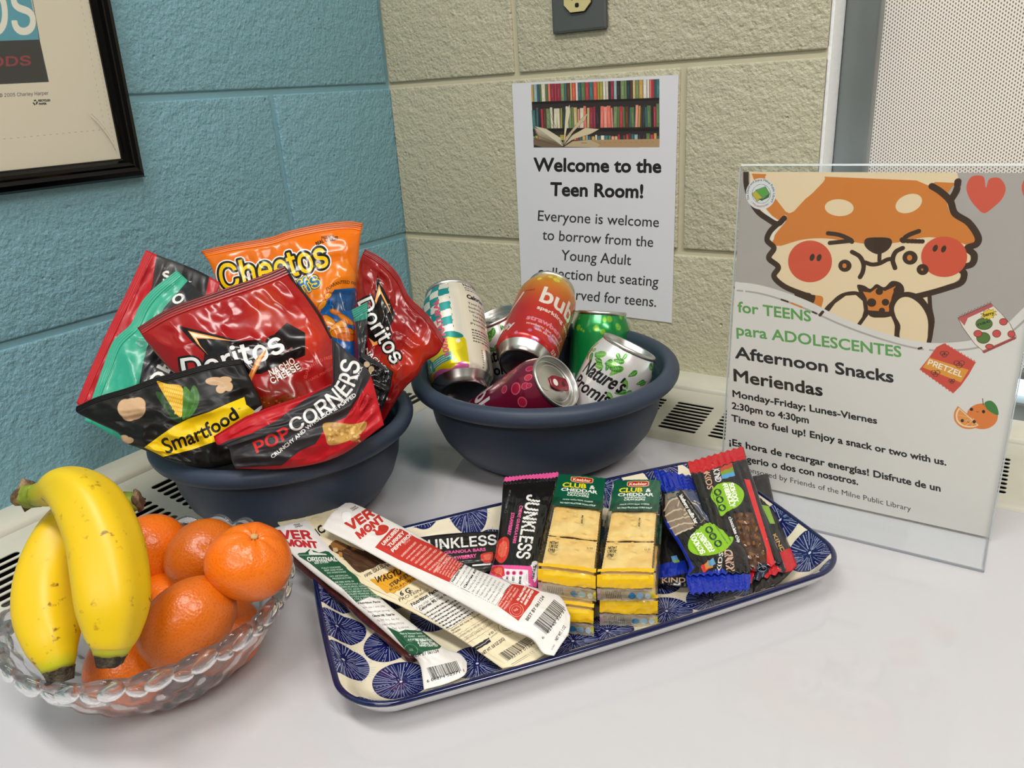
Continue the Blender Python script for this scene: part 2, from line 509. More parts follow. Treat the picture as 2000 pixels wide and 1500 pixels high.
# ================================================================ the setting
def block_paint(name, col, col2):
    m = bpy.data.materials.new(name); m.use_nodes = True; N = m.node_tree.nodes; L = m.node_tree.links; b = N['Principled BSDF']
    b.inputs['Roughness'].default_value = .33; b.inputs['Specular IOR Level'].default_value = .5
    tc = N.new('ShaderNodeTexCoord')
    n0 = N.new('ShaderNodeTexNoise'); n0.inputs['Scale'].default_value = 9; L.new(tc.outputs['Object'], n0.inputs['Vector'])
    mx = N.new('ShaderNodeMix'); mx.data_type = 'RGBA'; L.new(n0.outputs['Fac'], mx.inputs[0]); mx.inputs[6].default_value = (*srgb(col), 1); mx.inputs[7].default_value = (*srgb(col2), 1)
    L.new(mx.outputs[2], b.inputs['Base Color'])
    n1 = N.new('ShaderNodeTexNoise'); n1.inputs['Scale'].default_value = 260; n1.inputs['Detail'].default_value = 4; n1.inputs['Roughness'].default_value = .55
    n2 = N.new('ShaderNodeTexNoise'); n2.inputs['Scale'].default_value = 95; n2.inputs['Detail'].default_value = 5
    v = N.new('ShaderNodeTexVoronoi'); v.inputs['Scale'].default_value = 75
    for x in (n1, n2, v): L.new(tc.outputs['Object'], x.inputs['Vector'])
    r = N.new('ShaderNodeMapRange'); r.inputs[1].default_value = .0; r.inputs[2].default_value = .16; r.inputs[3].default_value = -1.0; r.inputs[4].default_value = 0; L.new(v.outputs['Distance'], r.inputs[0])
    n3 = N.new('ShaderNodeTexNoise'); n3.inputs['Scale'].default_value = 30; L.new(tc.outputs['Object'], n3.inputs['Vector'])
    g = N.new('ShaderNodeMapRange'); g.inputs[1].default_value = .55; g.inputs[2].default_value = .66; L.new(n3.outputs['Fac'], g.inputs[0])
    mu = N.new('ShaderNodeMath'); mu.operation = 'MULTIPLY'; L.new(r.outputs[0], mu.inputs[0]); L.new(g.outputs[0], mu.inputs[1])
    a1 = N.new('ShaderNodeMath'); a1.operation = 'MULTIPLY_ADD'; a1.inputs[1].default_value = 1.3; L.new(n2.outputs['Fac'], a1.inputs[0]); L.new(n1.outputs['Fac'], a1.inputs[2])
    a2 = N.new('ShaderNodeMath'); a2.operation = 'ADD'; L.new(a1.outputs[0], a2.inputs[0]); L.new(mu.outputs[0], a2.inputs[1])
    bp = N.new('ShaderNodeBump'); bp.inputs['Strength'].default_value = .85; bp.inputs['Distance'].default_value = .0026; L.new(a2.outputs[0], bp.inputs['Height']); L.new(bp.outputs[0], b.inputs['Normal'])
    return m


M_blue = block_paint('blue_block_paint', (121, 167, 181), (128, 172, 186))
M_beige = block_paint('beige_block_paint', (190, 184, 158), (195, 189, 163))
M_bluej = pbr('blue_joint_paint', (128, 173, 186), .4, bump=(60, .4, .002))
M_beigej = pbr('beige_joint_paint', (194, 187, 160), .4, bump=(60, .4, .002))
ZB0 = 0.168; BH = .2032; J = .0036


def wall_blocks(parent, mat, along, xs_even, xs_odd, lo, hi, zlo, zhi, y0=0.0):
    """along 'x': wall in plane y=0 ; along 'y': wall in plane x=0"""
    r0 = math.floor((zlo - ZB0) / BH); r1 = math.ceil((zhi - ZB0) / BH)
    for r in range(r0, r1):
        z0, z1 = max(zlo, ZB0 + r * BH + J), min(zhi, ZB0 + (r + 1) * BH - J)
        if z1 - z0 < .01: continue
        off = xs_even if r % 2 == 0 else xs_odd
        k0 = math.floor((lo - off) / (2 * BH)) - 1; c = k0
        while off + c * 2 * BH < hi:
            q = off + c * 2 * BH
            if q + 2 * BH < lo + .03: c += 1; continue
            a = lo if q < lo + .03 else q + J; b = min(hi, off + (c + 1) * 2 * BH - (J if off + (c + 1) * 2 * BH < hi else 0)); c += 1
            if b - a < .01: continue
            if along == 'x': bm = box_bm(a, b, -.003, .03, z0, z1, .0022, 3)
            else: bm = box_bm(-.03, .003, a, b, z0, z1, .0022, 3)
            from_bm('block', bm, mat, parent, smooth=True)


# blue wall x=0 ; beige wall y=0 ; the wall planes are the block faces (3 mm proud of the joints)
wl = from_bm('wall_left', box_bm(-.2, 0, -3.6, .2, -.75, 1.85), M_bluej); tag(wl, kind='structure')
wall_blocks(wl, M_blue, 'y', -.2064, -.0032, -3.5, -.0, -.75, 1.85)
XE = .572
bm = box_bm(0, XE, 0, .2, -.75, 1.85); box_bm(XE, 2.3, 0, .2, -.75, -.0205, bm=bm); box_bm(XE, 2.3, 0, .2, 1.45, 1.85, bm=bm); box_bm(2.3, 3.6, 0, .2, -.75, 1.85, bm=bm)
wb = from_bm('wall_back', bm, M_beigej); tag(wb, kind='structure')
wall_blocks(wb, M_beige, 'x', .0191, .2117, .0031, XE, -.75, 1.85)
M_room = pbr('cream_wall_paint', (140, 132, 120), .6)
o = from_bm('wall_right', box_bm(3.5, 3.6, -3.6, 0, -.75, 1.85), M_room); tag(o, kind='structure')
o = from_bm('wall_front', box_bm(0, 3.5, -3.6, -3.5, -.75, 1.85), M_room); tag(o, kind='structure')
o = from_bm('floor', box_bm(-.2, 3.6, -3.6, .2, -.85, -.75), pbr('floor_carpet', (120, 112, 102), .9, bump=(400, .5, .002))); tag(o, kind='structure')
o = from_bm('ceiling', box_bm(-.2, 3.6, -3.6, .2, 1.85, 1.95), pbr('ceiling_tile', (186, 184, 178), .8, bump=(300, .4, .002))); tag(o, kind='structure')

# ---- window: aluminium frame, glass, shade
M_alu = pbr('brushed_aluminium', (132, 138, 136), .38, metal=.6, bump=(12, .05, .001), var=(4, (150, 160, 164), 1, 3))
M_daylit = pbr('reveal_daylight_white', (250, 252, 252), .6, bump=(160, .5, .002))  # colour raised to near white to stand in for daylight on the reveal
win = empty('window_1', (1.4, .05, .0), kind='structure')
rv = from_bm('reveal_strip', box_bm(XE, XE + .003, .002, .20, -.0, 1.45), M_daylit, win)
bm = box_bm(XE + .0035, XE + .036, .046, .072, .02, 1.45, .003); fr = from_bm('jamb', bm, M_alu, win, True)
bm = box_bm(XE + .036, 2.3, .046, .072, -.018, .021, .002); from_bm('bottom_rail', bm, M_alu, win)
bm = box_bm(1.43, 1.46, .06, .085, .02, 1.45, .002); from_bm('mullion', bm, M_alu, win)
from_bm('pane', box_bm(XE + .03, 2.3, .110, .113, .0, 1.45), clear_plastic('window_glass', (240, 246, 246)), win)
from_bm('sill', box_bm(XE, 2.3, .002, .26, -.02, -.0), pbr('sill_paint', (236, 236, 230), .5), win)
# shade: woven screen cloth
m = bpy.data.materials.new('screen_shade_cloth'); m.use_nodes = True; N = m.node_tree.nodes; L = m.node_tree.links; b = N['Principled BSDF']
tc = N.new('ShaderNodeTexCoord'); mp = N.new('ShaderNodeMapping'); mp.inputs['Scale'].default_value = (1 / .0048, 1, 1 / .0036); L.new(tc.outputs['Object'], mp.inputs[0])
sp = N.new('ShaderNodeSeparateXYZ'); L.new(mp.outputs[0], sp.inputs[0])


def mth(op, a, b_=None, c=None):
    n = N.new('ShaderNodeMath'); n.operation = op
    for i, q in enumerate((a, b_, c)):
        if q is None: continue
        if isinstance(q, (int, float)): n.inputs[i].default_value = q
        else: L.new(q, n.inputs[i])
    return n.outputs[0]


fx = mth('FRACT', sp.outputs[0]); row = mth('FLOOR', mth('MULTIPLY', sp.outputs[0], 2.0)); zz = mth('MULTIPLY_ADD', row, .5, sp.outputs[2])
fz = mth('FRACT', zz); fx2 = mth('FRACT', mth('MULTIPLY', sp.outputs[0], 2.0))
dx = mth('ABSOLUTE', mth('SUBTRACT', fx2, .5)); dz = mth('ABSOLUTE', mth('SUBTRACT', fz, .5))
r_ = mth('ADD', mth('POWER', mth('DIVIDE', dx, .27), 2.0), mth('POWER', mth('DIVIDE', dz, .30), 2.0))
hole = N.new('ShaderNodeMapRange'); hole.inputs[1].default_value = .7; hole.inputs[2].default_value = 1.2; L.new(r_, hole.inputs[0])
mx = N.new('ShaderNodeMix'); mx.data_type = 'RGBA'; L.new(hole.outputs[0], mx.inputs[0]); mx.inputs[6].default_value = (*srgb((122, 106, 98)), 1); mx.inputs[7].default_value = (*srgb((238, 228, 218)), 1)
L.new(mx.outputs[2], b.inputs['Base Color']); b.inputs['Roughness'].default_value = .7
tr = N.new('ShaderNodeBsdfTranslucent'); L.new(mx.outputs[2], tr.inputs[0]); ms = N.new('ShaderNodeMixShader'); ms.inputs[0].default_value = .26
L.new(b.outputs[0], ms.inputs[1]); L.new(tr.outputs[0], ms.inputs[2]); L.new(ms.outputs[0], N['Material Output'].inputs[0])
sh = empty('roller_shade', (1.4, .088, .05), 'pale woven roller shade hanging in the window behind the acrylic sign', 'window shade')
from_bm('shade_cloth', box_bm(XE + .02, 2.28, .0875, .0885, .043, 1.44), m, sh)
from_bm('hem_bar', box_bm(XE + .02, 2.28, .085, .092, .033, .044, .003), pbr('hem_bar_grey', (120, 118, 114), .5), sh, True)

# ---- ceiling light fittings (they carry the room's light)
for k, (x, y, sy) in enumerate(((.30, -1.0, .28), (1.90, -1.0, .28), (1.10, -2.6, .55))):
    t = empty('ceiling_light', (x, y, 1.85), ['long flat ceiling light above the table corner by the blue wall', 'long flat ceiling light in front of the window', 'square-cut ceiling light at the far end of the room'][k], 'light', 'flat ceiling lights')
    from_bm('light_housing', box_bm(x - .6, x + .6, y - sy / 2 - .03, y + sy / 2 + .03, 1.81, 1.85), pbr('housing_white', (235, 235, 232), .5), t)

# ---- convector covers along both walls (steel casing with stamped slots)
M_cas = pbr('casing_enamel', (198, 195, 178), .34, var=(25, (204, 201, 186), .8, 3), bump=(250, .05, .0006))
M_dark = pbr('casing_inside', (14, 14, 13), .8)
M_fin = pbr('fin_metal', (90, 90, 86), .5, metal=.6)
ZT = .003


def top_z(b_): return .0135 - (b_ - .045) / .090 * .0105



def stadium(cx, cy, hx, hy, n=5):
    """rounded slot, long along x"""
    out = []
    r = hy * .98
    for a0, sx, sy in ((0, 1, 1), (90, -1, 1), (180, -1, -1), (270, 1, -1)):
        for k in range(n):
            a = math.radians(a0 + 90 * k / (n - 1)); out.append((cx + sx * (hx - r) + r * math.cos(a), cy + r * math.sin(a) * 1.0))
    return out


def slotted_panel(name, x0, x1, y0, y1, slots, mat, parent, swap):
    c = bpy.data.curves.new(name, 'CURVE'); c.dimensions = '2D'; c.fill_mode = 'BOTH'; c.extrude = .0004
    for loop in [[(x0, y0), (x1, y0), (x1, y1), (x0, y1)]] + slots:
        s = c.splines.new('POLY'); s.points.add(len(loop) - 1)
        for p, q in zip(s.points, loop): p.co = (q[0], q[1], 0, 1)
        s.use_cyclic_u = True
    o = bpy.data.objects.new(name, c); COL.objects.link(o); bpy.context.view_layer.update()
    me = bpy.data.meshes.new_from_object(o); bpy.data.objects.remove(o); bpy.data.curves.remove(c); me.name = name
    for v in me.vertices:
        a, b_ = v.co.x, v.co.y
        zz_ = v.co.z + top_z(b_); v.co = Vector((a, -b_, zz_)) if not swap else Vector((b_, a, zz_))
    return link(name, me, mat, parent, False)


def convector(label, swap, L0, L1, W0, W1, D, ph):
    """along local a from L0 to L1; b = distance from the wall; D = depth of the casing"""
    def X(a, b_, z): return (b_, a, z) if swap else (a, -b_, z)
    t = empty('convector_cover', X((L0 + L1) / 2, D / 2, -.75), label, 'radiator cover')

    def strip(name, prof, mat, a0, a1, thick=None):
        V = []; F = []
        for b_, z in prof: V += [X(a0, b_, z), X(a1, b_, z)]
        for i in range(len(prof) - 1): F.append((2 * i, 2 * i + 1, 2 * i + 3, 2 * i + 2))
        o = mesh(name, V, F, mat, t, True); return o
    g = .047
    # wall lip, groove
    strip('wall_lip', [(.0, .0205), (.018, .0215), (.030, .0210), (.037, .0190), (.0415, .0165), (.0425, .005)], M_cas, W0, W1)
    strip('groove', [(.0425, .005), (.0448, .005)], M_dark, W0, W1)
    # slotted top
    slots = []; p = .0563; a = ph - 40 * p
    dk = (D - .0185 - .072) / 9
    while a < L1:
        if a - .023 > L0 + .02 and a + .023 < L1:
            for k in range(9): slots.append(stadium(a, .072 + dk * (k + .5), .0215, dk * .36))
        a += p
    slotted_panel('slotted_top', L0, L1, .0448, D - .013, slots, M_cas, t, swap)
    # rounded front
    strip('front_rail', [(D - .013, top_z(D - .013) + .0004), (D - .008, top_z(D - .008) - .0002), (D - .004, -.0035), (D - .0015, -.0080), (D - .0005, -.015), (D - .0005, -.05), (D - .0005, -.70)], M_cas, L0, L1)
    strip('cavity', [(.046, .004), (.046, -.09), (D - .004, -.09), (D - .004, -.004)], M_dark, L0, L1)
    for k, b_ in enumerate((.075, .11, .14)):
        strip('fin_tube', [(b_ - .006, -.035), (b_ - .003, -.030), (b_ + .003, -.030), (b_ + .006, -.035)], M_fin, L0, L1)
    return t


convector('cream steel radiator cover with slotted top along the blue wall', True, -3.4, -.1535, -3.4, -.1535, .1785, -.5315)
convector('cream steel radiator cover with slotted top under the window along the beige wall', False, .0, 3.4, .0, 3.4, .1525, .4765)

# ---- outlet
ou = empty('wall_outlet', (.3025, -.003, .47), 'ivory electrical outlet in a dark grey steel cover plate above the paper notice', 'outlet')
from_bm('cover_plate', box_bm(.2675, .3375, -.0085, -.0035, .4127, .5275, .003, 2), pbr('plate_grey', (88, 92, 90), .42, metal=.2), ou)
M_iv = pbr('ivory_plastic', (206, 192, 138), .35)


def octo(cx, cz, hx, hz, y0, y1, cut):
    P = [(cx - hx + cut, cz - hz), (cx + hx - cut, cz - hz), (cx + hx, cz - hz + cut), (cx + hx, cz + hz - cut), (cx + hx - cut, cz + hz), (cx - hx + cut, cz + hz), (cx - hx, cz + hz - cut), (cx - hx, cz - hz + cut)]
    V = [(x, y0, z) for x, z in P] + [(x, y1, z) for x, z in P]; n = 8
    return V, [tuple(range(n))[::-1], tuple(range(n, 2 * n))] + [(i, (i + 1) % n, n + (i + 1) % n, n + i) for i in range(n)]


for cz in (.4475, .4925):
    V, F = octo(.3025, cz, .0178, .0152, -.0095, -.006, .0085); mesh('recess', V, F, M_dark, ou, False)
    V, F = octo(.3025, cz, .0168, .0142, -.0112, -.006, .008); f = mesh('receptacle', V, F, M_iv, ou, False)
    from_bm('blade_slot', box_bm(.2955, .2973, -.0115, -.0105, cz - .002, cz + .007), M_dark, f)
    from_bm('blade_slot', box_bm(.3077, .3093, -.0115, -.0105, cz - .001, cz + .006), M_dark, f)
    V, F = octo(.3025, cz - .0075, .0024, .0022, -.0115, -.0105, .001); mesh('ground_slot', V, F, M_dark, f, False)
V, F = octo(.3025, .470, .003, .003, -.0105, -.008, .0015); mesh('screw', V, F, M_iv, ou, False)

# ---- table
M_tab = pbr('white_gloss_laminate', (196, 194, 197), .045, spec=.6, coat=.0, coat_rough=.05)
TX0, TX1, TY0, TY1 = .180, 1.72, -1.02, -.1545
tb = empty('table', ((TX0 + TX1) / 2, (TY0 + TY1) / 2, -.75), 'glossy white laminate table pushed into the corner against both radiator covers', 'table')
from_bm('tabletop', box_bm(TX0, TX1, TY0, TY1, -.028, 0, .0015, 2), M_tab, tb)
for x in (TX0 + .06, TX1 - .06):
    for y in (TY0 + .06, TY1 - .06):
        V, F = lathe_vf([(.0, -.748), (.022, -.748), (.022, -.70), (.02, -.03), (0, -.029)], 20); mesh('leg', np.array(V) + (x, y, 0), F, pbr('leg_metal', (150, 150, 150), .35, metal=.8), tb)
# ================================================================ flat prints: framed print, wall notice, acrylic sign
def plane_T(O, U, V, W, H):
    """photograph position -> texel of the flat rectangle with top-left corner O and full edges U (right) and V (down)"""
    O, U, V = (np.array(q, float) for q in (O, U, V)); n = np.cross(U, V)

    def T(p):
        p = np.asarray(p, float); r = ray(p[:, 0], p[:, 1]); t = ((O - CAM) @ n) / (r @ n); q = CAM + r * t[:, None] - O
        g = np.linalg.inv(np.array([[U @ U, U @ V], [U @ V, V @ V]])); c = np.stack([q @ U, q @ V], 1) @ g.T
        return c * (W, H)
    return T


def slab(name, O, U, V, th, mat, parent, back=None, nseg=1):
    """thin rectangular plate; front face carries uv"""
    O, U, V = (np.array(q, float) for q in (O, U, V)); n = np.cross(U, V); n = n / np.linalg.norm(n) * th   # points away from the viewer for right x down
    P = [O, O + U, O + U + V, O + V]; VV = P + [q + n for q in P]
    F = [(0, 3, 2, 1), (4, 5, 6, 7), (0, 1, 5, 4), (1, 2, 6, 5), (2, 3, 7, 6), (3, 0, 4, 7)]
    uv = [(0, 1), (1, 1), (1, 0), (0, 0)] * 2
    return mesh(name, VV, F, [mat, back or mat], parent, False, uv, [0, 1, 1, 1, 1, 1])


M_paper = pbr('white_paper', (222, 222, 224), .6)
BK = (28, 27, 28)

# ---- wall notice
pr = -.0127; c_, s_ = math.cos(pr), math.sin(pr)
O = np.array([.205, -.0042, .3632]); U = np.array([c_, 0, s_]) * .2159; V = np.array([s_, 0, -c_]) * .2794
a = Art(1000, 1294, (222, 221, 226), plane_T(O, U, V, 1000, 1294))
z = Zm(980, 130, 2.884)
pic = z((165, 102), (887, 70), (888, 455), (180, 456)); Q = np.array(pic)
B = lambda u, v: tuple((Q[0] * (1 - u) + Q[1] * u) * (1 - v) + (Q[3] * (1 - u) + Q[2] * u) * v)
a.poly(pic, (52, 44, 42))
pal = [(178, 60, 70), (214, 206, 180), (60, 96, 104), (196, 156, 84), (52, 44, 48), (226, 118, 100), (120, 140, 96), (222, 216, 206), (150, 52, 66), (66, 112, 110), (200, 180, 120), (96, 62, 44), (236, 150, 136), (168, 158, 70), (44, 60, 66), (150, 176, 178), (216, 92, 70), (92, 120, 76)]
r = random.Random(4)
for row, (v0, v1) in enumerate(((.0, .275), (.36, .70), (.785, .885))):
    u = 0
    while u < 1:
        w = r.uniform(.014, .034); e = min(1, u + w - .001); top = v0 + (0 if row == 0 else r.uniform(0, .05)); ln = r.uniform(-.004, .006) if row == 1 else 0
        cc = r.choice(pal); a.poly([B(u + ln, top), B(e + ln, top), B(e, v1), B(u, v1)], cc)
        if w > .02: a.poly([B(u + .3 * w + ln, top + .08), B(u + .5 * w + ln, top + .08), B(u + .5 * w, v1 - .06), B(u + .3 * w, v1 - .06)], tuple(min(255, q + 45) for q in cc), .6)
        a.poly([B(e - .003 + ln, top), B(e + ln, top), B(e, v1), B(e - .003, v1)], (30, 26, 26), .6)
        u += w
a.poly([B(0, .275), B(1, .275), B(1, .31), B(0, .315)], (34, 28, 28)); a.poly([B(0, .70), B(1, .72), B(1, .765), B(0, .75)], (34, 28, 28))
a.poly([B(.45, .885), B(1, .875), B(1, 1), B(.45, 1)], (178, 146, 108)); a.line([B(.5, .93), B(.97, .92)], 2, (150, 118, 84))
for k in range(9):     # open book
    t = k / 8; a.poly(z((345, 450), (178 + t * 20, 345 + t * 8 + k * 7), (200 + 60 * t, 350 + k * 8), (350, 430)), (206 - 9 * k, 192 - 9 * k, 164 - 8 * k))
for q, cc in ((((345, 450), (182, 335), (250, 350), (330, 400)), (214, 204, 178)), (((348, 440), (360, 250), (382, 215), (385, 260), (356, 400)), (224, 212, 176)), (((350, 440), (360, 400), (440, 300), (483, 262), (470, 300), (400, 370)), (204, 184, 150)),
              (((350, 445), (400, 385), (470, 345), (550, 352), (500, 380), (400, 410)), (214, 196, 162)), (((350, 452), (400, 420), (500, 412), (560, 440), (540, 455)), (190, 168, 134)), (((230, 455), (180, 440), (180, 400), (300, 430), (340, 452)), (120, 100, 78))):
    a.poly(z(*q), cc); a.line(z(*q), 1.2, (92, 76, 58))
for l in (((232, 262), (300, 350), (340, 440)), ((262, 236), (320, 380)), ((180, 380), (330, 440)), ((185, 410), (330, 448)), ((370, 430), (540, 430))): a.line(z(*l), 1.6, (70, 58, 46))
a.text('Welcome to the', *z((181, 588), (895, 597)), 25, BK, bold=3.4)
a.text('Teen Room!', *z((275, 726), (793, 739)), 25, BK, bold=3.4)
for t_, p0, p1 in (('Everyone is welcome', (203, 868), (884, 905)), ('to borrow from the', (228, 975), (851, 1017)), ('Young Adult', (333, 1090), (727, 1119)), ('collection but seating', (203, 1183), (880, 1240)), ('is reserved for teens.', (215, 1296), (868, 1354))):
    a.text(t_, *z(p0, p1), 20, (44, 44, 46), bold=.5)
nt = empty('paper_notice', tuple(O + U / 2 + V / 2), 'white letter-size notice welcoming teens, taped to the beige block wall', 'notice')
o = slab('sheet', O, U, V, .0005, printed('notice_print', a, .55), nt, M_paper)

# ---- framed print on the blue wall (slightly crooked)
fr_ = empty('picture_frame', (.0, -.64, .55), 'glossy black picture frame with a cream print hanging on the blue wall', 'picture')
tl = math.radians(-2.0)
C0 = np.array([0, -.3900, .2970])         # outer lower right corner
Ur = np.array([0, math.cos(tl) * -1, -math.sin(tl)]); Vu = np.array([0, -math.sin(tl), math.cos(tl)])   # leftwards, upwards
if Ur[1] > 0: Ur = -Ur
Ur = np.array([0, -1, 0.006]); Vu = np.array([0, .034, 1.0])
FW_, FH_ = .50, .52
prof = [(0, .003), (0, .010), (.0025, .0145), (.007, .017), (.0105, .0158), (.0125, .0165), (.0155, .0145), (.018, .0105), (.0195, .010), (.020, .006)]   # (inset, height from wall)
V = []; n = len(prof)
for cx, cz in ((0, 0), (1, 0), (1, 1), (0, 1)):
    for ins, h in prof:
        q = C0 + Ur * (cx * FW_ + (ins if cx == 0 else -ins)) + Vu * (cz * FH_ + (ins if cz == 0 else -ins)); V.append((h, q[1], q[2]))
M_blk = pbr('black_lacquer', (4, 4, 5), .10, spec=.3)
for k, nm in enumerate(('bottom_rail', 'side_rail', 'top_rail', 'side_rail')):
    a0, a1 = k * n, ((k + 1) % 4) * n
    VV = [V[a0 + i] for i in range(n)] + [V[a1 + i] for i in range(n)]
    F = [(i, i + 1, n + i + 1, n + i) for i in range(n - 1)] + [(n - 1, 0, n, 2 * n - 1), tuple(range(n)), tuple(range(2 * n - 1, n - 1, -1))]
    mesh(nm, VV, F, M_blk, fr_, False)
ins = .0190
O = np.array([.008, 0, 0]) + (C0 + Ur * (FW_ - ins) + Vu * (FH_ - ins)); U = -Ur * (FW_ - 2 * ins); V_ = -Vu * (FH_ - 2 * ins)
a = Art(1400, 1460, (224, 214, 192), plane_T(O, U, V_, 1400, 1460))
z = Zm(0, 0, 3.75)
a.poly(z((-900, -700), (200, -260), (228, 0), (290, 292), (-900, 330)), (94, 160, 176))
a.poly(z((-900, 330), (290, 290), (358, 600), (-900, 660)), (64, 64, 60))
a.poly(z((232, -20), (236, -20), (292, 292), (288, 292)), (40, 60, 64))
W_ = (236, 230, 214)
a.text('DS', *z((-118, 264), (262, 238)), 92, W_, fn='Inter.woff2', bold=2.6)
a.text('ODS', *z((-70, 488), (226, 476)), 18, (150, 66, 70), fn='Inter.woff2', bold=1.2)
a.text('© 2005 Charley Harper', *z((-6, 712), (356, 694)), 7.0, (70, 68, 66), fn='Inter.woff2')
a.text('RECYCLED', *z((282, 744), (368, 741)), 3.6, (50, 50, 50), bold=.6); a.text('PAPER', *z((286, 768), (341, 766)), 3.6, (50, 50, 50), bold=.6)
for k in range(3):
    g = math.radians(120 * k + 20); cx, cz = 258 + 12 * math.cos(g), 750 + 14 * math.sin(g)
    a.line(z((cx - 9 * math.sin(g), cz + 9 * math.cos(g)), (cx + 9 * math.sin(g), cz - 9 * math.cos(g))), 3.4, (40, 40, 40))
a.line(z((-200, 1040), (768, 948)), 1.3, (150, 136, 116)); a.line(z((585, -20), (768, 948)), 1.3, (176, 164, 142)); a.line(z((640, -20), (845, 1120)), 1.6, (190, 178, 156))
slab('print', O, U, V_, .002, printed('bird_print', a, .5), fr_, M_paper)
slab('glazing', O - np.array([-.0018, 0, 0]), U, V_, .0008, clear_plastic('acrylic_glazing', rough=.03, refl=.25), fr_)
# curl of the cracked glazing corner
cr = [at(*Zm(0, 0, 3.75)(p), x=.0115) for p in ((668, 832), (720, 880), (770, 945), (815, 1010), (845, 1070), (858, 1122))]
VV = []; 
for q in cr: VV += [q + (0, 0, 0), q + (.0012, -.0006, -.0006)]
mesh('glazing_crack', VV, [(2 * i, 2 * i + 1, 2 * i + 3, 2 * i + 2) for i in range(len(cr) - 1)], pbr('crack_edge', (120, 100, 60), .3), fr_)

# ---- acrylic sign holder with the snack poster
SX0, SX1, SY = .5555, .7722, -.2135
up = np.array([0, .0579, .9983]); up /= np.linalg.norm(up)
Hh = .2855
st = empty('acrylic_sign_holder', ((SX0 + SX1) / 2, SY, 0), 'clear acrylic stand holding the afternoon snacks poster on the table beside the tray', 'sign')
M_acr = clear_plastic('clear_acrylic', (253, 254, 254), .02, .4)
O = np.array([SX0 + .0006, SY, .0005]) + up * (.2794 + .0022); U = np.array([.2159, 0, 0]); V_ = -up * .2794
WA, HA = 1300, 1682
a = Art(WA, HA, (222, 216, 210), plane_T(O, U, V_, WA, HA)); a.dens = 0
z = Zm(1400, 300, 10 / 3); cm = lambda *p: catmull(z(*p), 6, True)
GY = (176, 168, 162); DK = (66, 47, 34); OR = (214, 128, 56); CR = (236, 212, 174); RD = (214, 88, 62); PK = DK
# grey field, swoosh
a.poly(z((0, -40), (2300, -40), (2300, 1000), (2080, 1130), (1900, 1180), (1700, 1235), (1500, 1245), (1300, 1225), (1100, 1175), (800, 1065), (600, 965), (400, 895), (250, 855), (100, 830)), GY)
# body under the head
a.poly(cm((520, 915), (640, 930), (690, 960), (680, 1060), (1000, 1160), (1330, 1250), (1380, 1200), (1395, 930), (1300, 880), (700, 860)), CR)
a.poly(cm((620, 925), (690, 935), (680, 1000), (655, 1042), (600, 1020)), OR)
a.poly(cm((505, 915), (600, 905), (640, 920), (625, 975), (560, 960)), DK)
head = [(215, 130), (225, 250), (300, 390), (400, 440), (440, 440), (360, 520), (345, 560), (385, 610), (345, 680), (400, 735), (385, 790), (450, 850), (560, 905), (700, 930), (900, 960), (1100, 950), (1310, 920), (1450, 880), (1530, 850), (1600, 790), (1595, 745), (1650, 700), (1650, 640), (1680, 560), (1640, 480), (1560, 420), (1520, 320), (1480, 250), (1400, 190), (1600, 190), (1500, -10), (300, -10)]
hp = catmull(z(*head[:-3]), 6)
a.poly(np.concatenate([hp, np.array(z((1580, 190), (1560, 100), (300, 100), (200, 100)))]), CR)
# orange mask
a.poly(np.concatenate([catmull(z((365, 600), (372, 540), (455, 430), (440, 400), (400, 440), (330, 370), (300, 330)), 5), np.array(z((228, 130), (320, 134), (380, 290), (450, 380), (500, 378), (600, 270), (700, 150), (1300, 175), (1395, 215), (1420, 185), (1540, 190), (1545, 200), (1500, 262))),
                       catmull(z((1500, 330), (1530, 400), (1640, 470), (1690, 560), (1640, 600)), 5), catmull(z((1560, 570), (1400, 545), (1290, 555), (1170, 580), (1000, 590), (850, 570), (700, 552), (560, 560), (420, 600)), 5)]), OR)
a.poly(z((228, 132), (320, 136), (375, 290), (450, 380), (402, 440), (330, 370), (300, 330)), OR)
a.poly(cm((322, 140), (500, 145), (700, 150), (640, 240), (560, 310), (500, 375), (455, 380), (390, 290), (350, 230)), CR)
a.poly(z((1300, 172), (1420, 182), (1396, 214)), CR)
a.line(catmull(z((395, 440), (330, 395), (300, 350)), 5), 14, (232, 226, 218)); a.line(catmull(z((445, 440), (380, 500), (362, 560)), 5), 12, (232, 226, 218))
bw = 27
a.line(catmull(z((190, 120), (192, 200), (215, 290), (265, 375), (330, 425), (395, 458), (440, 420)), 6), bw, DK)
a.line(catmull(z((395, 458), (345, 510), (328, 565), (372, 615), (338, 680), (400, 738), (372, 800), (440, 865), (560, 915), (600, 925)), 7), bw, DK)
a.line(catmull(z((1400, 212), (1460, 250), (1520, 310), (1550, 390), (1640, 450), (1700, 540), (1690, 590), (1632, 615), (1675, 660), (1660, 720), (1582, 745), (1610, 780), (1590, 840), (1500, 875), (1400, 905), (1300, 930)), 7), bw, DK)
a.line(catmull(z((1570, 180), (1560, 240), (1525, 300)), 5), bw, DK)
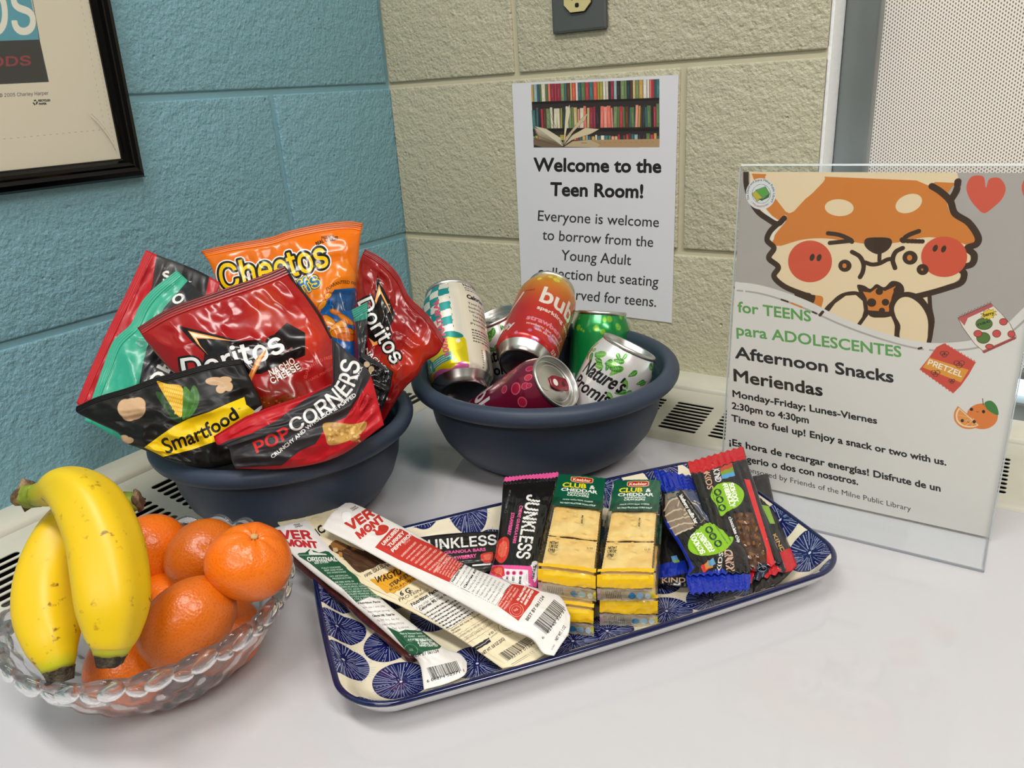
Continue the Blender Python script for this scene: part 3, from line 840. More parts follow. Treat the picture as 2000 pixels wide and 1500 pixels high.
# brows, eyes, cheeks
a.ell(*z((797, 352)), 94 / 3.33, 55 / 3.33, CR, 3); a.ell(*z((1250, 325)), 90 / 3.33, 58 / 3.33, CR, -22)
a.line(catmull(z((720, 518), (800, 530), (868, 560), (880, 575)), 5), 20, DK); a.line(catmull(z((735, 582), (800, 575), (868, 568)), 5), 20, DK)
a.line(catmull(z((1315, 505), (1250, 530), (1200, 565)), 5), 20, DK); a.line(catmull(z((1195, 568), (1260, 570), (1338, 572)), 5), 20, DK)
a.ell(*z((607, 702)), 143 / 3.33, 136 / 3.33, RD); a.ell(*z((1480, 672)), 150 / 3.33, 132 / 3.33, RD)
for x_, y_, g in ((621, 676, 20), (666, 678, 20), (1422, 616, 25), (1477, 621, 25)): a.ell(*z((x_, y_)), 4.6, 7.2, DK, g)
a.poly(cm((960, 590), (975, 552), (1050, 545), (1125, 552), (1140, 585), (1110, 630), (1050, 655), (990, 630)), DK)
a.line(catmull(z((1060, 640), (1058, 700)), 3), 17, DK)
a.line(catmull(z((880, 640), (930, 670), (955, 720), (950, 770), (932, 805)), 6), 20, DK)
a.line(catmull(z((965, 708), (1010, 722), (1060, 715), (1110, 690), (1150, 685)), 6), 19, DK)
a.line(catmull(z((1210, 615), (1165, 640), (1145, 690), (1160, 745)), 6), 20, DK)
for x_, y_, R_, q_ in ((834, 730, 43, 14), (1258, 678, 49, 17), (1340, 755, 39, 7)):
    a.ell(*z((x_, y_)), R_ / 3.33, R_ * .92 / 3.33, DK); a.ell(*z((x_ - 3, y_)), q_ / 3.33, q_ * 1.1 / 3.33, OR)
# cookie and hands
a.poly(cm((915, 855), (960, 860), (1000, 880), (1040, 850), (1090, 870), (1140, 830), (1200, 845), (1220, 900), (1180, 1000), (1130, 1060), (1000, 1060), (950, 960), (925, 900)), DK)
a.poly(z((950, 898), (1000, 905), (1040, 875), (1095, 895), (1165, 862), (1140, 930), (1120, 1030), (985, 1020), (975, 940)), OR)
for x_, y_, q_ in ((1058, 898, 24), (1008, 970, 30), (1098, 968, 24), (1075, 1022, 20), (1168, 888, 18)): a.ell(*z((x_, y_)), q_ / 3.33, q_ / 3.6, DK)
a.poly(cm((700, 1045), (760, 950), (830, 905), (920, 900), (970, 950), (985, 1050), (950, 1150), (900, 1150)), DK)
a.poly(z((722, 1040), (770, 975), (840, 925), (905, 920), (950, 960), (958, 1020), (925, 1140), (860, 1115)), CR)
a.poly(cm((1120, 1000), (1160, 930), (1240, 900), (1330, 930), (1390, 1010), (1415, 1100), (1390, 1250), (1350, 1270), (1150, 1210), (1160, 1100)), DK)
a.poly(catmull(z((1155, 1000), (1190, 945), (1250, 935), (1320, 980), (1368, 1060), (1375, 1150), (1350, 1245), (1200, 1210), (1195, 1120), (1165, 1060)), 5, True), CR)
a.poly(z((925, 1150), (965, 1050), (1010, 1068), (1110, 1068), (1150, 1060), (1160, 1110), (1155, 1195)), CR)
a.line(z((975, 1045), (905, 1142)), 17, DK); a.line(catmull(z((1135, 1030), (1172, 1120), (1168, 1200)), 4), 17, DK)
a.line(catmull(z((1385, 930), (1390, 1010), (1405, 1100), (1380, 1225)), 4), 17, DK)
# white swoosh over the bottom of the picture
low = catmull(z((60, 830), (250, 850), (420, 895), (600, 962), (800, 1062), (1000, 1140), (1200, 1200), (1350, 1228), (1500, 1232), (1700, 1205), (1860, 1130), (1980, 1020), (2120, 880), (2300, 700)), 8)
lw = catmull(z((60, 885), (250, 905), (420, 950), (600, 1020), (800, 1110), (1000, 1185), (1200, 1245), (1350, 1275), (1500, 1282), (1700, 1262), (1880, 1185), (2010, 1080), (2150, 940), (2300, 800)), 8)
a.poly(np.concatenate([low, np.array(z((2300, 1700), (0, 1700), (0, 830)))]), (222, 216, 210))
a.line(lw, 9, GY)
for i, j, cc in ((16, 19, DK), (19, 23, OR), (25, 27, DK)): a.line(lw[i:j], 9, cc)
a.line(z((690, 1030), (672, 1052)), 14, DK); a.line(z((1342, 1262), (1315, 1270)), 11, DK)
# hearts
for dx_ in (0, 360):
    a.poly(cm((1752 + dx_, 222), (1735 + dx_, 150), (1660 + dx_, 150), (1625 + dx_, 215), (1645 + dx_, 290), (1690 + dx_, 350), (1740 + dx_, 388), (1800 + dx_, 350), (1860 + dx_, 290), (1880 + dx_, 220), (1840 + dx_, 160), (1775 + dx_, 165)), (212, 92, 72))
# library roundel
a.ell(*z((287, 262)), 98 / 3.33, 102 / 3.33, (222, 222, 220)); 
a.line(np.concatenate([ellpts(*z((290, 262)), 60 / 3.33, 62 / 3.33)] + [ellpts(*z((290, 262)), 60 / 3.33, 62 / 3.33)[:1]]), 1.6, (50, 70, 96))
a.poly(z((228, 262), (262, 238), (295, 292), (262, 312)), (196, 176, 60)); a.poly(z((252, 240), (316, 216), (345, 262), (296, 290)), (96, 160, 72)); a.poly(z((270, 295), (300, 292), (345, 262), (338, 285), (292, 308)), (60, 100, 60)); a.line(z((228, 262), (262, 238), (252, 238), (316, 214), (345, 262), (296, 290), (262, 312), (228, 262)), 1.5, (40, 60, 70))
a.tpath('The David and Joyce Milne Public Library', z((215, 300), (206, 262), (215, 220), (245, 188), (290, 178), (330, 190), (358, 222), (366, 262), (352, 318)), 4.2, (34, 42, 60), bold=.3)
a.tpath('• WILLIAMSTOWN •', z((222, 318), (255, 343), (290, 350), (325, 340), (345, 325)), 3.2, (150, 50, 40), bold=.3)
# snack clip art: berry packet
a.poly(z((1570, 1070), (1785, 975), (1860, 1050), (1910, 1110), (1950, 1195), (1740, 1290), (1680, 1240), (1600, 1130)), (232, 222, 208)); 
a.poly(z((1570, 1070), (1785, 975), (1800, 995), (1590, 1090)), (186, 92, 92)); a.poly(z((1725, 1285), (1940, 1190), (1950, 1205), (1742, 1300)), (186, 92, 92)); a.poly(z((1570, 1072), (1640, 1058), (1612, 1120)), (196, 96, 92))
a.line(z((1570, 1070), (1785, 975), (1860, 1050), (1910, 1110), (1950, 1195), (1740, 1290), (1680, 1240), (1600, 1130), (1570, 1070)), 2, (96, 48, 44))
a.line([z((1575 + 10.5 * k, 1062 - 4.6 * k + (6 if k % 2 else -8))) for k in range(21)], 1.6, (120, 60, 56)); a.line([z((1730 + 10.8 * k, 1296 - 4.8 * k + (8 if k % 2 else -2))) for k in range(21)], 1.6, (120, 60, 56))
for x_, y_, rx_, ry_, cc in ((1740, 1108, 52, 36, (90, 122, 60)), (1735, 1200, 42, 34, (90, 122, 60)), (1866, 1095, 24, 20, (208, 84, 80)), (1700, 1172, 25, 20, (208, 84, 80)), (1822, 1172, 25, 22, (208, 84, 80)), (1918, 1175, 22, 20, (208, 84, 80)), (1775, 1256, 24, 14, (208, 84, 80))):
    a.ell(*z((x_, y_)), rx_ / 3.33 + 1, ry_ / 3.33 + 1, (70, 50, 40)); a.ell(*z((x_, y_)), rx_ / 3.33, ry_ / 3.33, cc)
star = []
for k in range(20):
    g = math.radians(18 * k); R_ = 1.0 if k % 2 else .68; star.append(z((1770 + 56 * R_ * math.cos(g), 1046 + 36 * R_ * math.sin(g) - 8 * math.cos(g))))
a.poly(star, (232, 200, 60)); a.line(star + star[:1], 1.4, (80, 60, 30)); a.text('berry', *z((1738, 1062), (1806, 1046)), 6.4, (60, 44, 20), bold=.7); a.text('nac', *z((1700, 1122), (1780, 1096)), 6, (40, 60, 30), bold=.7)
# pretzel packet
a.poly(z((1480, 1235), (1685, 1360), (1640, 1440), (1590, 1510), (1540, 1560), (1320, 1405), (1380, 1330), (1430, 1260)), (206, 74, 58))
a.line([z((1478 + 10.4 * k, 1236 + 6.1 * k + (-7 if k % 2 else 7))) for k in range(21)], 2.4, (206, 74, 58)); a.line([z((1320 + 10.8 * k, 1402 + 7.7 * k + (-8 if k % 2 else 8))) for k in range(21)], 2.4, (206, 74, 58))
a.poly(z((1385, 1328), (1640, 1408), (1590, 1490), (1340, 1392)), (226, 152, 54))
a.text('PRETZEL', *z((1372, 1372), (1592, 1455)), 10.5, (244, 238, 226), fn='Inter.woff2', bold=1.2)
for x_, y_, q_ in ((1482, 1303, 27), (1578, 1368, 34), (1424, 1428, 29), (1530, 1480, 20)):
    for ex, ey, g in ((-.45, -.1, 20), (.45, -.1, -20), (0, .35, 0)):
        e_ = ellpts(*z((x_ + ex * q_, y_ + ey * q_)), q_ * .55 / 3.33, q_ * .45 / 3.33, g); a.line(np.concatenate([e_, e_[:1]]), 2.8, (78, 40, 26))
# orange clip art
z2 = Zm(1380, 640, 3.0613)
a.ell(*z2((1648, 530)), 94 / 3.06, 77 / 3.06, (224, 124, 54)); a.poly(catmull(z2((1663, 448), (1700, 437), (1735, 470), (1744, 522), (1700, 505), (1672, 480)), 5, True), (62, 124, 60)); a.line(z2((1655, 462), (1650, 424)), 3, (60, 76, 40))
a.poly(catmull(z2((1502, 468), (1480, 510), (1485, 560), (1530, 600), (1590, 605), (1638, 585)), 5), (226, 130, 60)); a.poly(catmull(z2((1508, 478), (1490, 515), (1497, 560), (1535, 590), (1590, 596), (1628, 584)), 5), (238, 214, 176)); a.poly(catmull(z2((1512, 488), (1500, 518), (1506, 556), (1540, 583), (1590, 589), (1618, 582)), 5), (230, 146, 72))
for g in (0, 1, 2, 3): a.line(z2((1600, 545), [(1500, 520), (1508, 566), (1545, 590), (1585, 592)][g]), 1.8, (240, 220, 190))
for x_, y_ in ((1584, 488), (1656, 502), (1529, 556), (1600, 562)): a.ell(*z2((x_, y_)), 3.2, 3.2, (40, 28, 22))
a.line(catmull(z2((1612, 498), (1620, 505), (1630, 500)), 4), 1.6, (40, 28, 22)); a.line(catmull(z2((1558, 560), (1566, 567), (1574, 562)), 4), 1.6, (40, 28, 22))
# lettering
GR = (98, 158, 84)


def slabline(t_, p0, p1, ch, col, bold):
    a.text(t_, p0, p1, ch, col, bold=bold, up=(-.035, -1))


slabline('for TEENS', *z((138, 1030), (612, 1093)), 20, GR, 1.9)
slabline('para ADOLESCENTES', *z((130, 1180), (1200, 1325)), 20.5, GR, 1.9)
slabline('Afternoon Snacks', *z((122, 1330), (1148, 1490)), 22, BK, 2.5)
slabline('Meriendas', *z2((165, 318), (692, 408)), 23, BK, 2.5)
slabline('Monday-Friday; Lunes-Viernes', *z2((157, 412), (1018, 575)), 12.5, BK, 1.5)
slabline('2:30pm to 4:30pm', *z2((153, 484), (610, 572)), 12.5, BK, 1.5)
slabline('Time to fuel up! Enjoy a snack or two with us.', *z2((150, 558), (1432, 824)), 12.5, BK, 1.5)
slabline('¡Es hora de recargar energías! Disfrute de un', *z2((137, 700), (1398, 980)), 12.5, BK, 1.5)
slabline('refrigerio o dos con nosotros.', *z2((135, 782), (905, 940)), 12.5, BK, 1.5)
a.text('Sponsored by Friends of the Milne Public Library', *z2((196, 852), (1222, 1098)), 10, (62, 60, 60), up=(-.035, -1), bold=.25)
slab('poster', O, U, V_, .0006, printed('snack_poster', a, .5), st, M_paper)


def acr(name, x0, x1, p0, e1, e2, bev=.0):
    p0, e1, e2 = (np.array(q, float) for q in (p0, e1, e2)); X = np.array([x1 - x0, 0, 0])
    P = [p0 + i * X + j * e1 + k * e2 for i in (0, 1) for j in (0, 1) for k in (0, 1)]
    return mesh(name, P, [(0, 1, 3, 2), (4, 6, 7, 5), (0, 4, 5, 1), (2, 3, 7, 6), (0, 2, 6, 4), (1, 5, 7, 3)], M_acr, st, False)


nrm = np.array([0, -up[2], up[1]])
base = np.array([SX0, SY, .0015])
acr('front_panel', SX0, SX1, base + nrm * .0006, up * Hh, nrm * .0018)
acr('back_panel', SX0, SX1, base - nrm * .0030, up * Hh, nrm * .0018)
acr('foot', SX0, SX1, (SX0, SY - .0485, .0002), (0, .052, 0), (0, 0, .0018))
M_edge = pbr('acrylic_edge', (206, 212, 216), .2, trans=.3)
mesh('bent_top', [np.array([SX0, 0, 0]) + base * (0, 1, 1) + up * Hh + nrm * q for q in (-.003, .0024)] + [np.array([SX1, 0, 0]) + base * (0, 1, 1) + up * Hh + nrm * q for q in (-.003, .0024)] + [np.array([SX0, 0, 0]) + base * (0, 1, 1) + up * (Hh + .0014) + nrm * (-.0003), np.array([SX1, 0, 0]) + base * (0, 1, 1) + up * (Hh + .0014) + nrm * (-.0003)],
     [(0, 2, 5, 4), (4, 5, 3, 1), (0, 1, 3, 2)], M_edge, st, False)

M_eg = pbr('acrylic_cut_edge', (150, 152, 158), .25, spec=.7)
from_bm('foot_edge', box_bm(SX0, SX1, SY - .0497, SY - .0485, .0002, .0020), M_eg, st)
from_bm('foot_edge', box_bm(SX1 - .0006, SX1 + .0002, SY - .0485, SY, .0002, .0020), M_eg, st)
e_ = base + nrm * .0006
mesh('panel_edge', [np.array([x, 0, 0]) + e_ * (0, 1, 1) + up * h + nrm * q for x in (SX1, SX1 + .0009) for h in (0, Hh) for q in (0, .0018)], [(0, 1, 3, 2), (4, 6, 7, 5), (0, 4, 5, 1), (2, 3, 7, 6), (0, 2, 6, 4), (1, 5, 7, 3)], M_edge, st, False)
mesh('panel_edge', [np.array([x, 0, 0]) + e_ * (0, 1, 1) + up * h + nrm * q for x in (SX0 - .0009, SX0) for h in (0, Hh) for q in (0, .0018)], [(0, 1, 3, 2), (4, 6, 7, 5), (0, 4, 5, 1), (2, 3, 7, 6), (0, 2, 6, 4), (1, 5, 7, 3)], M_edge, st, False)
# ================================================================ bowls, tray, fruit
M_navy = pbr('navy_melamine', (52, 63, 80), .45, spec=.4)


def mixing_bowl(cx, cy, R, H, label, group):
    t = empty('mixing_bowl', (cx, cy, 0), label, 'bowl', group)
    out = [(0, .0), (.40, 0), (.44, .004), (.50, .02), (.62, .09), (.72, .19), (.80, .34), (.85, .52), (.875, .73), (.885, .88)]
    inn = [(.865, .90), (.852, .75), (.825, .55), (.77, .36), (.69, .22), (.59, .12), (.46, .05), (.3, .04), (0, .035)]
    V, F = lathe_vf([(r * R, z * H) for r, z in out] + [(r * R, z * H) for r, z in inn], 96)
    mesh('bowl_body', np.array(V) + (cx, cy, 0), F, M_navy, t)
    # rolled rim: tube section
    pr_ = []
    for k in range(15):
        a = math.radians(-75 + 250 * k / 14); pr_.append(((.938 + .062 * math.cos(a)) * R, H * .925 + .066 * R * math.sin(a)))
    V, F = lathe_vf([(.875 * R, H * .86)] + pr_ + [(.855 * R, H * .88)], 96)
    mesh('rolled_rim', np.array(V) + (cx, cy, 0), F, M_navy, t)
    return t


LB = (.2195, -.4350, .1175, .0915); RB = (.3730, -.2290, .1345, .0990)
mixing_bowl(*LB, 'dark blue mixing bowl filled with bags of chips', 'dark blue mixing bowls')
mixing_bowl(*RB, 'dark blue mixing bowl filled with drink cans', 'dark blue mixing bowls')

# ---- tray
TC = (.5085, -.4215); TA, TB_, TR_, TTH = .1845, .0955, .034, .930
ct, s_t = math.cos(TTH), math.sin(TTH)


def tray_loc(p):      # world -> tray frame
    x, y = p[..., 0] - TC[0], p[..., 1] - TC[1]; return np.stack([x * ct + y * s_t, -x * s_t + y * ct], -1)


def tray_outline(n=240):
    a, b, r = TA, TB_, TR_; P = []
    for sx, sy, a0 in ((1, 1, 0), (-1, 1, 90), (-1, -1, 180), (1, -1, 270)):
        for k in range(13):
            t_ = math.radians(a0 + k * 90 / 12); P.append((sx * (a - r) + r * math.cos(t_), sy * (b - r) + r * math.sin(t_)))
    P = np.array(P + [P[0]]); l = np.concatenate([[0], np.cumsum(np.hypot(*np.diff(P, axis=0).T))])
    s = np.linspace(0, l[-1], n, endpoint=False); Q = np.stack([np.interp(s, l, P[:, 0]), np.interp(s, l, P[:, 1])], 1)
    Q[:, 1] += np.sign(Q[:, 1]) * .0045 * np.maximum(0, 1 - (Q[:, 0] / a) ** 2) * (np.abs(Q[:, 1]) / b) ** 2
    Q[:, 0] += np.sign(Q[:, 0]) * .003 * np.maximum(0, 1 - (Q[:, 1] / b) ** 2) * (np.abs(Q[:, 0]) / a) ** 2
    return Q


TO = tray_outline()


def tray_ring(inset, z):
    nrm_ = np.roll(TO, -1, 0) - np.roll(TO, 1, 0); nrm_ = np.stack([nrm_[:, 1], -nrm_[:, 0]], 1); nrm_ /= np.hypot(*nrm_.T)[:, None]
    q = TO - nrm_ * inset
    if inset > TR_ * .8:
        q[:, 0] = np.clip(q[:, 0], -(TA - inset), TA - inset); q[:, 1] = np.clip(q[:, 1], -(TB_ - inset), TB_ - inset)
    return np.stack([TC[0] + q[:, 0] * ct - q[:, 1] * s_t, TC[1] + q[:, 0] * s_t + q[:, 1] * ct, np.full(len(q), z)], 1)


def rings(name, spec, mat, parent, cap=None, uvscale=None):
    n = len(TO); V = np.concatenate([tray_ring(i, z) for i, z in spec]); F = []
    for k in range(len(spec) - 1):
        for i in range(n): F.append((k * n + i, k * n + (i + 1) % n, (k + 1) * n + (i + 1) % n, (k + 1) * n + i))
    if cap == 'last':
        V = np.concatenate([V, [[TC[0], TC[1], spec[-1][1]]]]); k = (len(spec) - 1) * n
        F += [(k + i, k + (i + 1) % n, len(V) - 1) for i in range(n)]
    l = tray_loc(V); uv = np.stack([(l[:, 0] + .2) / .4, (l[:, 1] + .11) / .22], 1)
    return mesh(name, V, F, mat, parent, True, uv)


def tray_T(zz=.0075):
    def T(p):
        p = np.asarray(p, float); q = tray_loc(at(p[:, 0], p[:, 1], z=zz)); return np.stack([(q[:, 0] + .2) / .4 * 2000, (.11 - q[:, 1]) / .22 * 1100], 1)
    return T


CRM = (226, 216, 190); NV = (20, 28, 82)
a = Art(2000, 1100, CRM); TT = tray_T()
mm = 5.0
spots = list(TT(np.array([(653, 1182), (662, 1244), (675, 1314), (783, 1330), (760, 1256), (932, 1295), (845, 1200), (1186, 1232), (1119, 1252), (1302, 1193), (1388, 1172), (1580, 1096), (1522, 1040), (915, 1030), (822, 1040), (1010, 1000), (1453, 958), (1180, 975)], float)))
for gx in range(-10, 11):
    for gy in range(-6, 7):
        q = np.array([1000 + gx * 190 + (gy % 2) * 95, 550 + gy * 165], float)
        if 0 < q[0] < 2000 and 0 < q[1] < 1100 and all(np.hypot(*(q - s)) > 172 for s in spots): spots.append(q)
r = random.Random(3)
for q in spots:
    R_ = r.uniform(88, 96); e_ = ellpts(q[0], q[1], R_, R_ * r.uniform(.86, .98), r.uniform(0, 180)); a.poly(e_, NV)
    for k in range(46):
        g = 2 * math.pi * k / 46 + r.uniform(-.03, .03); R0 = r.uniform(8, 34) if k % 2 else r.uniform(34, 52); R1 = r.uniform(80, 99)
        a.line([(q[0] + R0 * math.cos(g), q[1] + R0 * math.sin(g)), (q[0] + R1 * math.cos(g), q[1] + R1 * math.sin(g))], r.uniform(1.6, 2.8), (176, 184, 208))
    a.ell(q[0], q[1], 5, 5, (206, 208, 214))
M_tray = printed('tray_print', a, .14, coat=.6, coat_rough=.04)
M_rimb = pbr('navy_glaze', (16, 24, 68), .12, coat=.6)
M_cer = pbr('white_glazed_ceramic', (226, 226, 226), .15, coat=.5)
tr_ = empty('serving_tray', (TC[0], TC[1], 0), 'white and navy patterned rectangular ceramic tray holding bars and crackers', 'tray')
rings('tray_dish', [(.0035, .0238), (.006, .0228), (.012, .0165), (.018, .0105), (.026, .0078), (.034, .0070), (.05, .0068)], M_tray, tr_, cap='last')
rings('blue_rim', [(.0018, .0215), (.0004, .0228), (.0004, .0240), (.0016, .0250), (.0032, .0250), (.0042, .0238)], M_rimb, tr_)
rings('tray_base', [(.0018, .0216), (.0030, .0190), (.009, .0110), (.016, .0045), (.020, .0006), (.024, .0002), (.05, .0002)], M_cer, tr_, cap='last')

# ---- cut glass bowl
GC = (.3105, -.6335); GR_, GH = .0885, .060
M_glass = pbr('cut_glass', (252, 253, 253), .01, trans=1, ior=1.45, spec=.6)
_N = M_glass.node_tree.nodes; _L = M_glass.node_tree.links; _t = _N.new('ShaderNodeBsdfTransparent'); _m = _N.new('ShaderNodeMixShader'); _m.inputs[0].default_value = .85
_L.new(_t.outputs[0], _m.inputs[1]); _L.new(_N['Principled BSDF'].outputs[0], _m.inputs[2]); _L.new(_m.outputs[0], _N['Material Output'].inputs[0])
gb = empty('glass_fruit_bowl', (GC[0], GC[1], 0), 'clear cut glass bowl with scalloped rim holding bananas and mandarins', 'bowl')
n = 192; V = []; F = []
NS = 22


def gring(rf, zf, inner):
    P = []
    for k in range(n):
        a_ = 2 * math.pi * k / n; sc = abs(math.cos(NS / 2 * a_)) ** .7
        e = max(0, (zf - .72) / .28)
        r_g = rf * GR_ * (1 + e * (.045 * sc - .02)); z_g = zf * GH + e * (.0055 * sc - .002)
        if not inner and .08 < zf < .8:
            d = .0019 * (abs(math.sin(NS * a_ / 2 + zf * 9)) + abs(math.sin(NS * a_ / 2 - zf * 9)) - 1); r_g += d
        P.append((GC[0] + r_g * math.cos(a_), GC[1] + r_g * math.sin(a_), z_g))
    return P


prof = [(.02, .02, 0), (.40, .015, 0), (.45, .0, 0), (.52, .02, 0), (.60, .10, 0)] + [(.60 + .36 * ((k / 16) ** .75), .10 + .62 * k / 16, 0) for k in range(1, 17)] + [(.985, .82, 0), (1.01, .92, 0), (1.02, .98, 0), (1.0, 1.01, 0), (.975, 1.0, 1), (.95, .9, 1), (.93, .8, 1), (.88, .62, 1), (.80, .42, 1), (.70, .26, 1), (.58, .15, 1), (.40, .10, 1), (.02, .09, 1)]
for rf, zf, i_ in prof: V += gring(rf, zf, i_)
m_ = len(prof)
for i in range(m_ - 1):
    for k in range(n): F.append((i * n + k, i * n + (k + 1) % n, (i + 1) * n + (k + 1) % n, (i + 1) * n + k))
V += [(GC[0], GC[1], .02 * GH), (GC[0], GC[1], .09 * GH)]
F += [((k + 1) % n, k, len(V) - 2) for k in range(n)] + [((m_ - 1) * n + k, (m_ - 1) * n + (k + 1) % n, len(V) - 1) for k in range(n)]
mesh('glass_body', V, F, M_glass, gb)
VB = []; FB = []      # chain of oval lobes along the rim
for k in range(NS * 2):
    a_ = math.pi * k / NS + .03; big = k % 2 == 0; r_g = GR_ * (1.0 if big else .985); zc = GH * (.90 if big else .84)
    c_ = np.array([GC[0] + r_g * math.cos(a_), GC[1] + r_g * math.sin(a_), zc]); er = np.array([math.cos(a_), math.sin(a_), .25]); et = np.array([-math.sin(a_), math.cos(a_), .35 if big else -.5]); ez = np.cross(er, et)
    sx, sy, sz = (.0034, .0084, .0050) if big else (.0030, .0056, .0034)
    bv, bf = lathe_vf([(0, -1), (.5, -.87), (.87, -.5), (1, 0), (.87, .5), (.5, .87), (0, 1)], 14)
    o0 = len(VB); VB += [tuple(c_ + er * q[0] * sx + et * q[2] * sy + ez * q[1] * sz) for q in bv]; FB += [tuple(i + o0 for i in f) for f in bf]
mesh('rim_beads', VB, FB, M_glass, gb)


# ---- mandarins
def peel(name, c1, c2, dark):
    m = bpy.data.materials.new(name); m.use_nodes = True; N = m.node_tree.nodes; L = m.node_tree.links; b = N['Principled BSDF']
    b.inputs['Roughness'].default_value = .33; b.inputs['Coat Weight'].default_value = .15; b.inputs['Coat Roughness'].default_value = .15; b.inputs['Specular IOR Level'].default_value = .45
    b.inputs['Subsurface Weight'].default_value = .04; b.inputs['Subsurface Radius'].default_value = (.006, .002, .0008); b.inputs['Subsurface Scale'].default_value = 1
    tc = N.new('ShaderNodeTexCoord'); n1 = N.new('ShaderNodeTexNoise'); n1.inputs['Scale'].default_value = 22; L.new(tc.outputs['Object'], n1.inputs[0])
    mx = N.new('ShaderNodeMix'); mx.data_type = 'RGBA'; L.new(n1.outputs['Fac'], mx.inputs[0]); mx.inputs[6].default_value = (*srgb(c1), 1); mx.inputs[7].default_value = (*srgb(c2), 1)
    v = N.new('ShaderNodeTexVoronoi'); v.inputs['Scale'].default_value = 620; L.new(tc.outputs['Object'], v.inputs[0])
    r_ = N.new('ShaderNodeMapRange'); r_.inputs[1].default_value = .10; r_.inputs[2].default_value = .42; r_.inputs[3].default_value = .5; r_.inputs[4].default_value = 0; L.new(v.outputs['Distance'], r_.inputs[0])
    m2 = N.new('ShaderNodeMix'); m2.data_type = 'RGBA'; L.new(r_.outputs[0], m2.inputs[0]); L.new(mx.outputs[2], m2.inputs[6]); m2.inputs[7].default_value = (*srgb(dark), 1); L.new(m2.outputs[2], b.inputs['Base Color'])
    bp = N.new('ShaderNodeBump'); bp.inputs['Strength'].default_value = .35; bp.inputs['Distance'].default_value = .0006; L.new(v.outputs['Distance'], bp.inputs['Height']); L.new(bp.outputs[0], b.inputs['Normal'])
    return m


M_peel = [peel('mandarin_peel', (228, 102, 4), (236, 120, 10), (196, 76, 2)), peel('mandarin_peel_dull', (212, 104, 12), (204, 100, 14), (160, 74, 10))]
M_calyx = pbr('calyx', (96, 88, 44), .8, bump=(600, .5, .001)); M_scar = pbr('stem_scar', (196, 160, 104), .8, bump=(600, .6, .001))


def mandarin(px, py, d, rx, ry, rz, axis_px, label, mat=0, seed=0, tip=None, calyx='scar', lobes=.0):
    """centre at a photograph position and depth; rx, ry across, rz along the stem axis (metres); axis_px = stem direction (right, up, towards viewer)"""
    c = at(px, py, d=d); ax = axis_px[0] * RX + axis_px[1] * UY - axis_px[2] * FW; ax = ax / np.linalg.norm(ax)
    h = np.array([0, 0, 1.]) if abs(ax[2]) < .8 else np.array([1., 0, 0]); e1 = np.cross(h, ax); e1 /= np.linalg.norm(e1); e2 = np.cross(ax, e1)
    t = empty('mandarin', tuple(c), label, 'fruit', 'loose mandarins in the glass bowl')
    nu, nv = 64, 40; V = []; F = []
    for j in range(nv + 1):
        th = math.pi * j / nv
        for i in range(nu):
            p_ = 2 * math.pi * i / nu
            x, y, z_ = math.sin(th) * math.cos(p_), math.sin(th) * math.sin(p_), math.cos(th)
            k = 1 + .018 * math.sin(3 * p_ + seed) * math.sin(th) + .012 * math.sin(2 * p_ + 2 * seed + 2 * th)
            k += lobes * max(0, z_ - .45) * math.cos(8 * p_) * 1.2
            dimp = .10 * math.exp(-(th / .22) ** 2) + .05 * math.exp(-((math.pi - th) / .2) ** 2) + (lobes * 1.6 * math.exp(-(th / .12) ** 2))
            V.append(c + (e1 * x * rx + e2 * y * ry) * k + ax * z_ * rz * (k - dimp))
    for j in range(nv):
        for i in range(nu): F.append((j * nu + i, (j + 1) * nu + i, (j + 1) * nu + (i + 1) % nu, j * nu + (i + 1) % nu))
    mesh('peel', V, F, M_peel[mat], t)
    top = c + ax * rz * .905; V = []; F = []
    if calyx == 'green':
        pr2 = [(0, .0008), (.0016, .0012), (.0018, .0026), (.0, .0030)]; V, F = lathe_vf(pr2, 10); V = [list(q) for q in V]
        for k in range(5):
            g = 2 * math.pi * k / 5; i0 = len(V)
            V += [[.0012 * math.cos(g - .6), .0012 * math.sin(g - .6), .0006], [.0052 * math.cos(g), .0052 * math.sin(g), .0010], [.0012 * math.cos(g + .6), .0012 * math.sin(g + .6), .0006], [.003 * math.cos(g), .003 * math.sin(g), .0018]]; F += [(i0, i0 + 1, i0 + 3), (i0 + 1, i0 + 2, i0 + 3), (i0, i0 + 3, i0 + 2)]
    else: V, F = lathe_vf([(0, .0012), (.0014, .0014), (.0022, .0008), (.0026, -.0004), (0, -.0006)], 12)
    V = [top + e1 * q[0] + e2 * q[1] + ax * q[2] for q in np.array(V)]
    mesh('stem_button', V, F, M_calyx if calyx == 'green' else M_scar, t)
    return t


mandarin(292, 1078, .548, .0285, .0285, .0250, (-.3, .55, -.5), 'darker mandarin tucked behind the bananas at the back of the glass bowl', 0, 1)
mandarin(402, 1088, .530, .0265, .0265, .0240, (-.3, -.4, -.6), 'small yellowish mandarin partly hidden behind the topmost one', 1, 2)
mandarin(487, 1097, .482, .0262, .0262, .0228, (.28, .80, .42), 'bright orange mandarin with a puckered top, highest at the right of the glass bowl', 0, 3, lobes=.035)
mandarin(366, 1215, .470, .0245, .0245, .0318, (-.62, -.60, .30), 'large oval mandarin lying in front, with a bright gloss stripe', 1, 4, calyx='scar')
mandarin(250, 1298, .490, .0270, .0270, .0245, (.2, -.5, -.6), 'mandarin at the front bottom of the glass bowl under the banana tips', 0, 5)
mandarin(438, 1232, .520, .0270, .0270, .0240, (.5, .3, -.5), 'mandarin showing behind the large oval one on the right side of the bowl', 0, 6)
mandarin(325, 1190, .535, .0270, .0270, .0245, (-.12, .38, .68), 'mandarin with a dark green stem button between the banana and the large oval one', 0, 7, calyx='green')


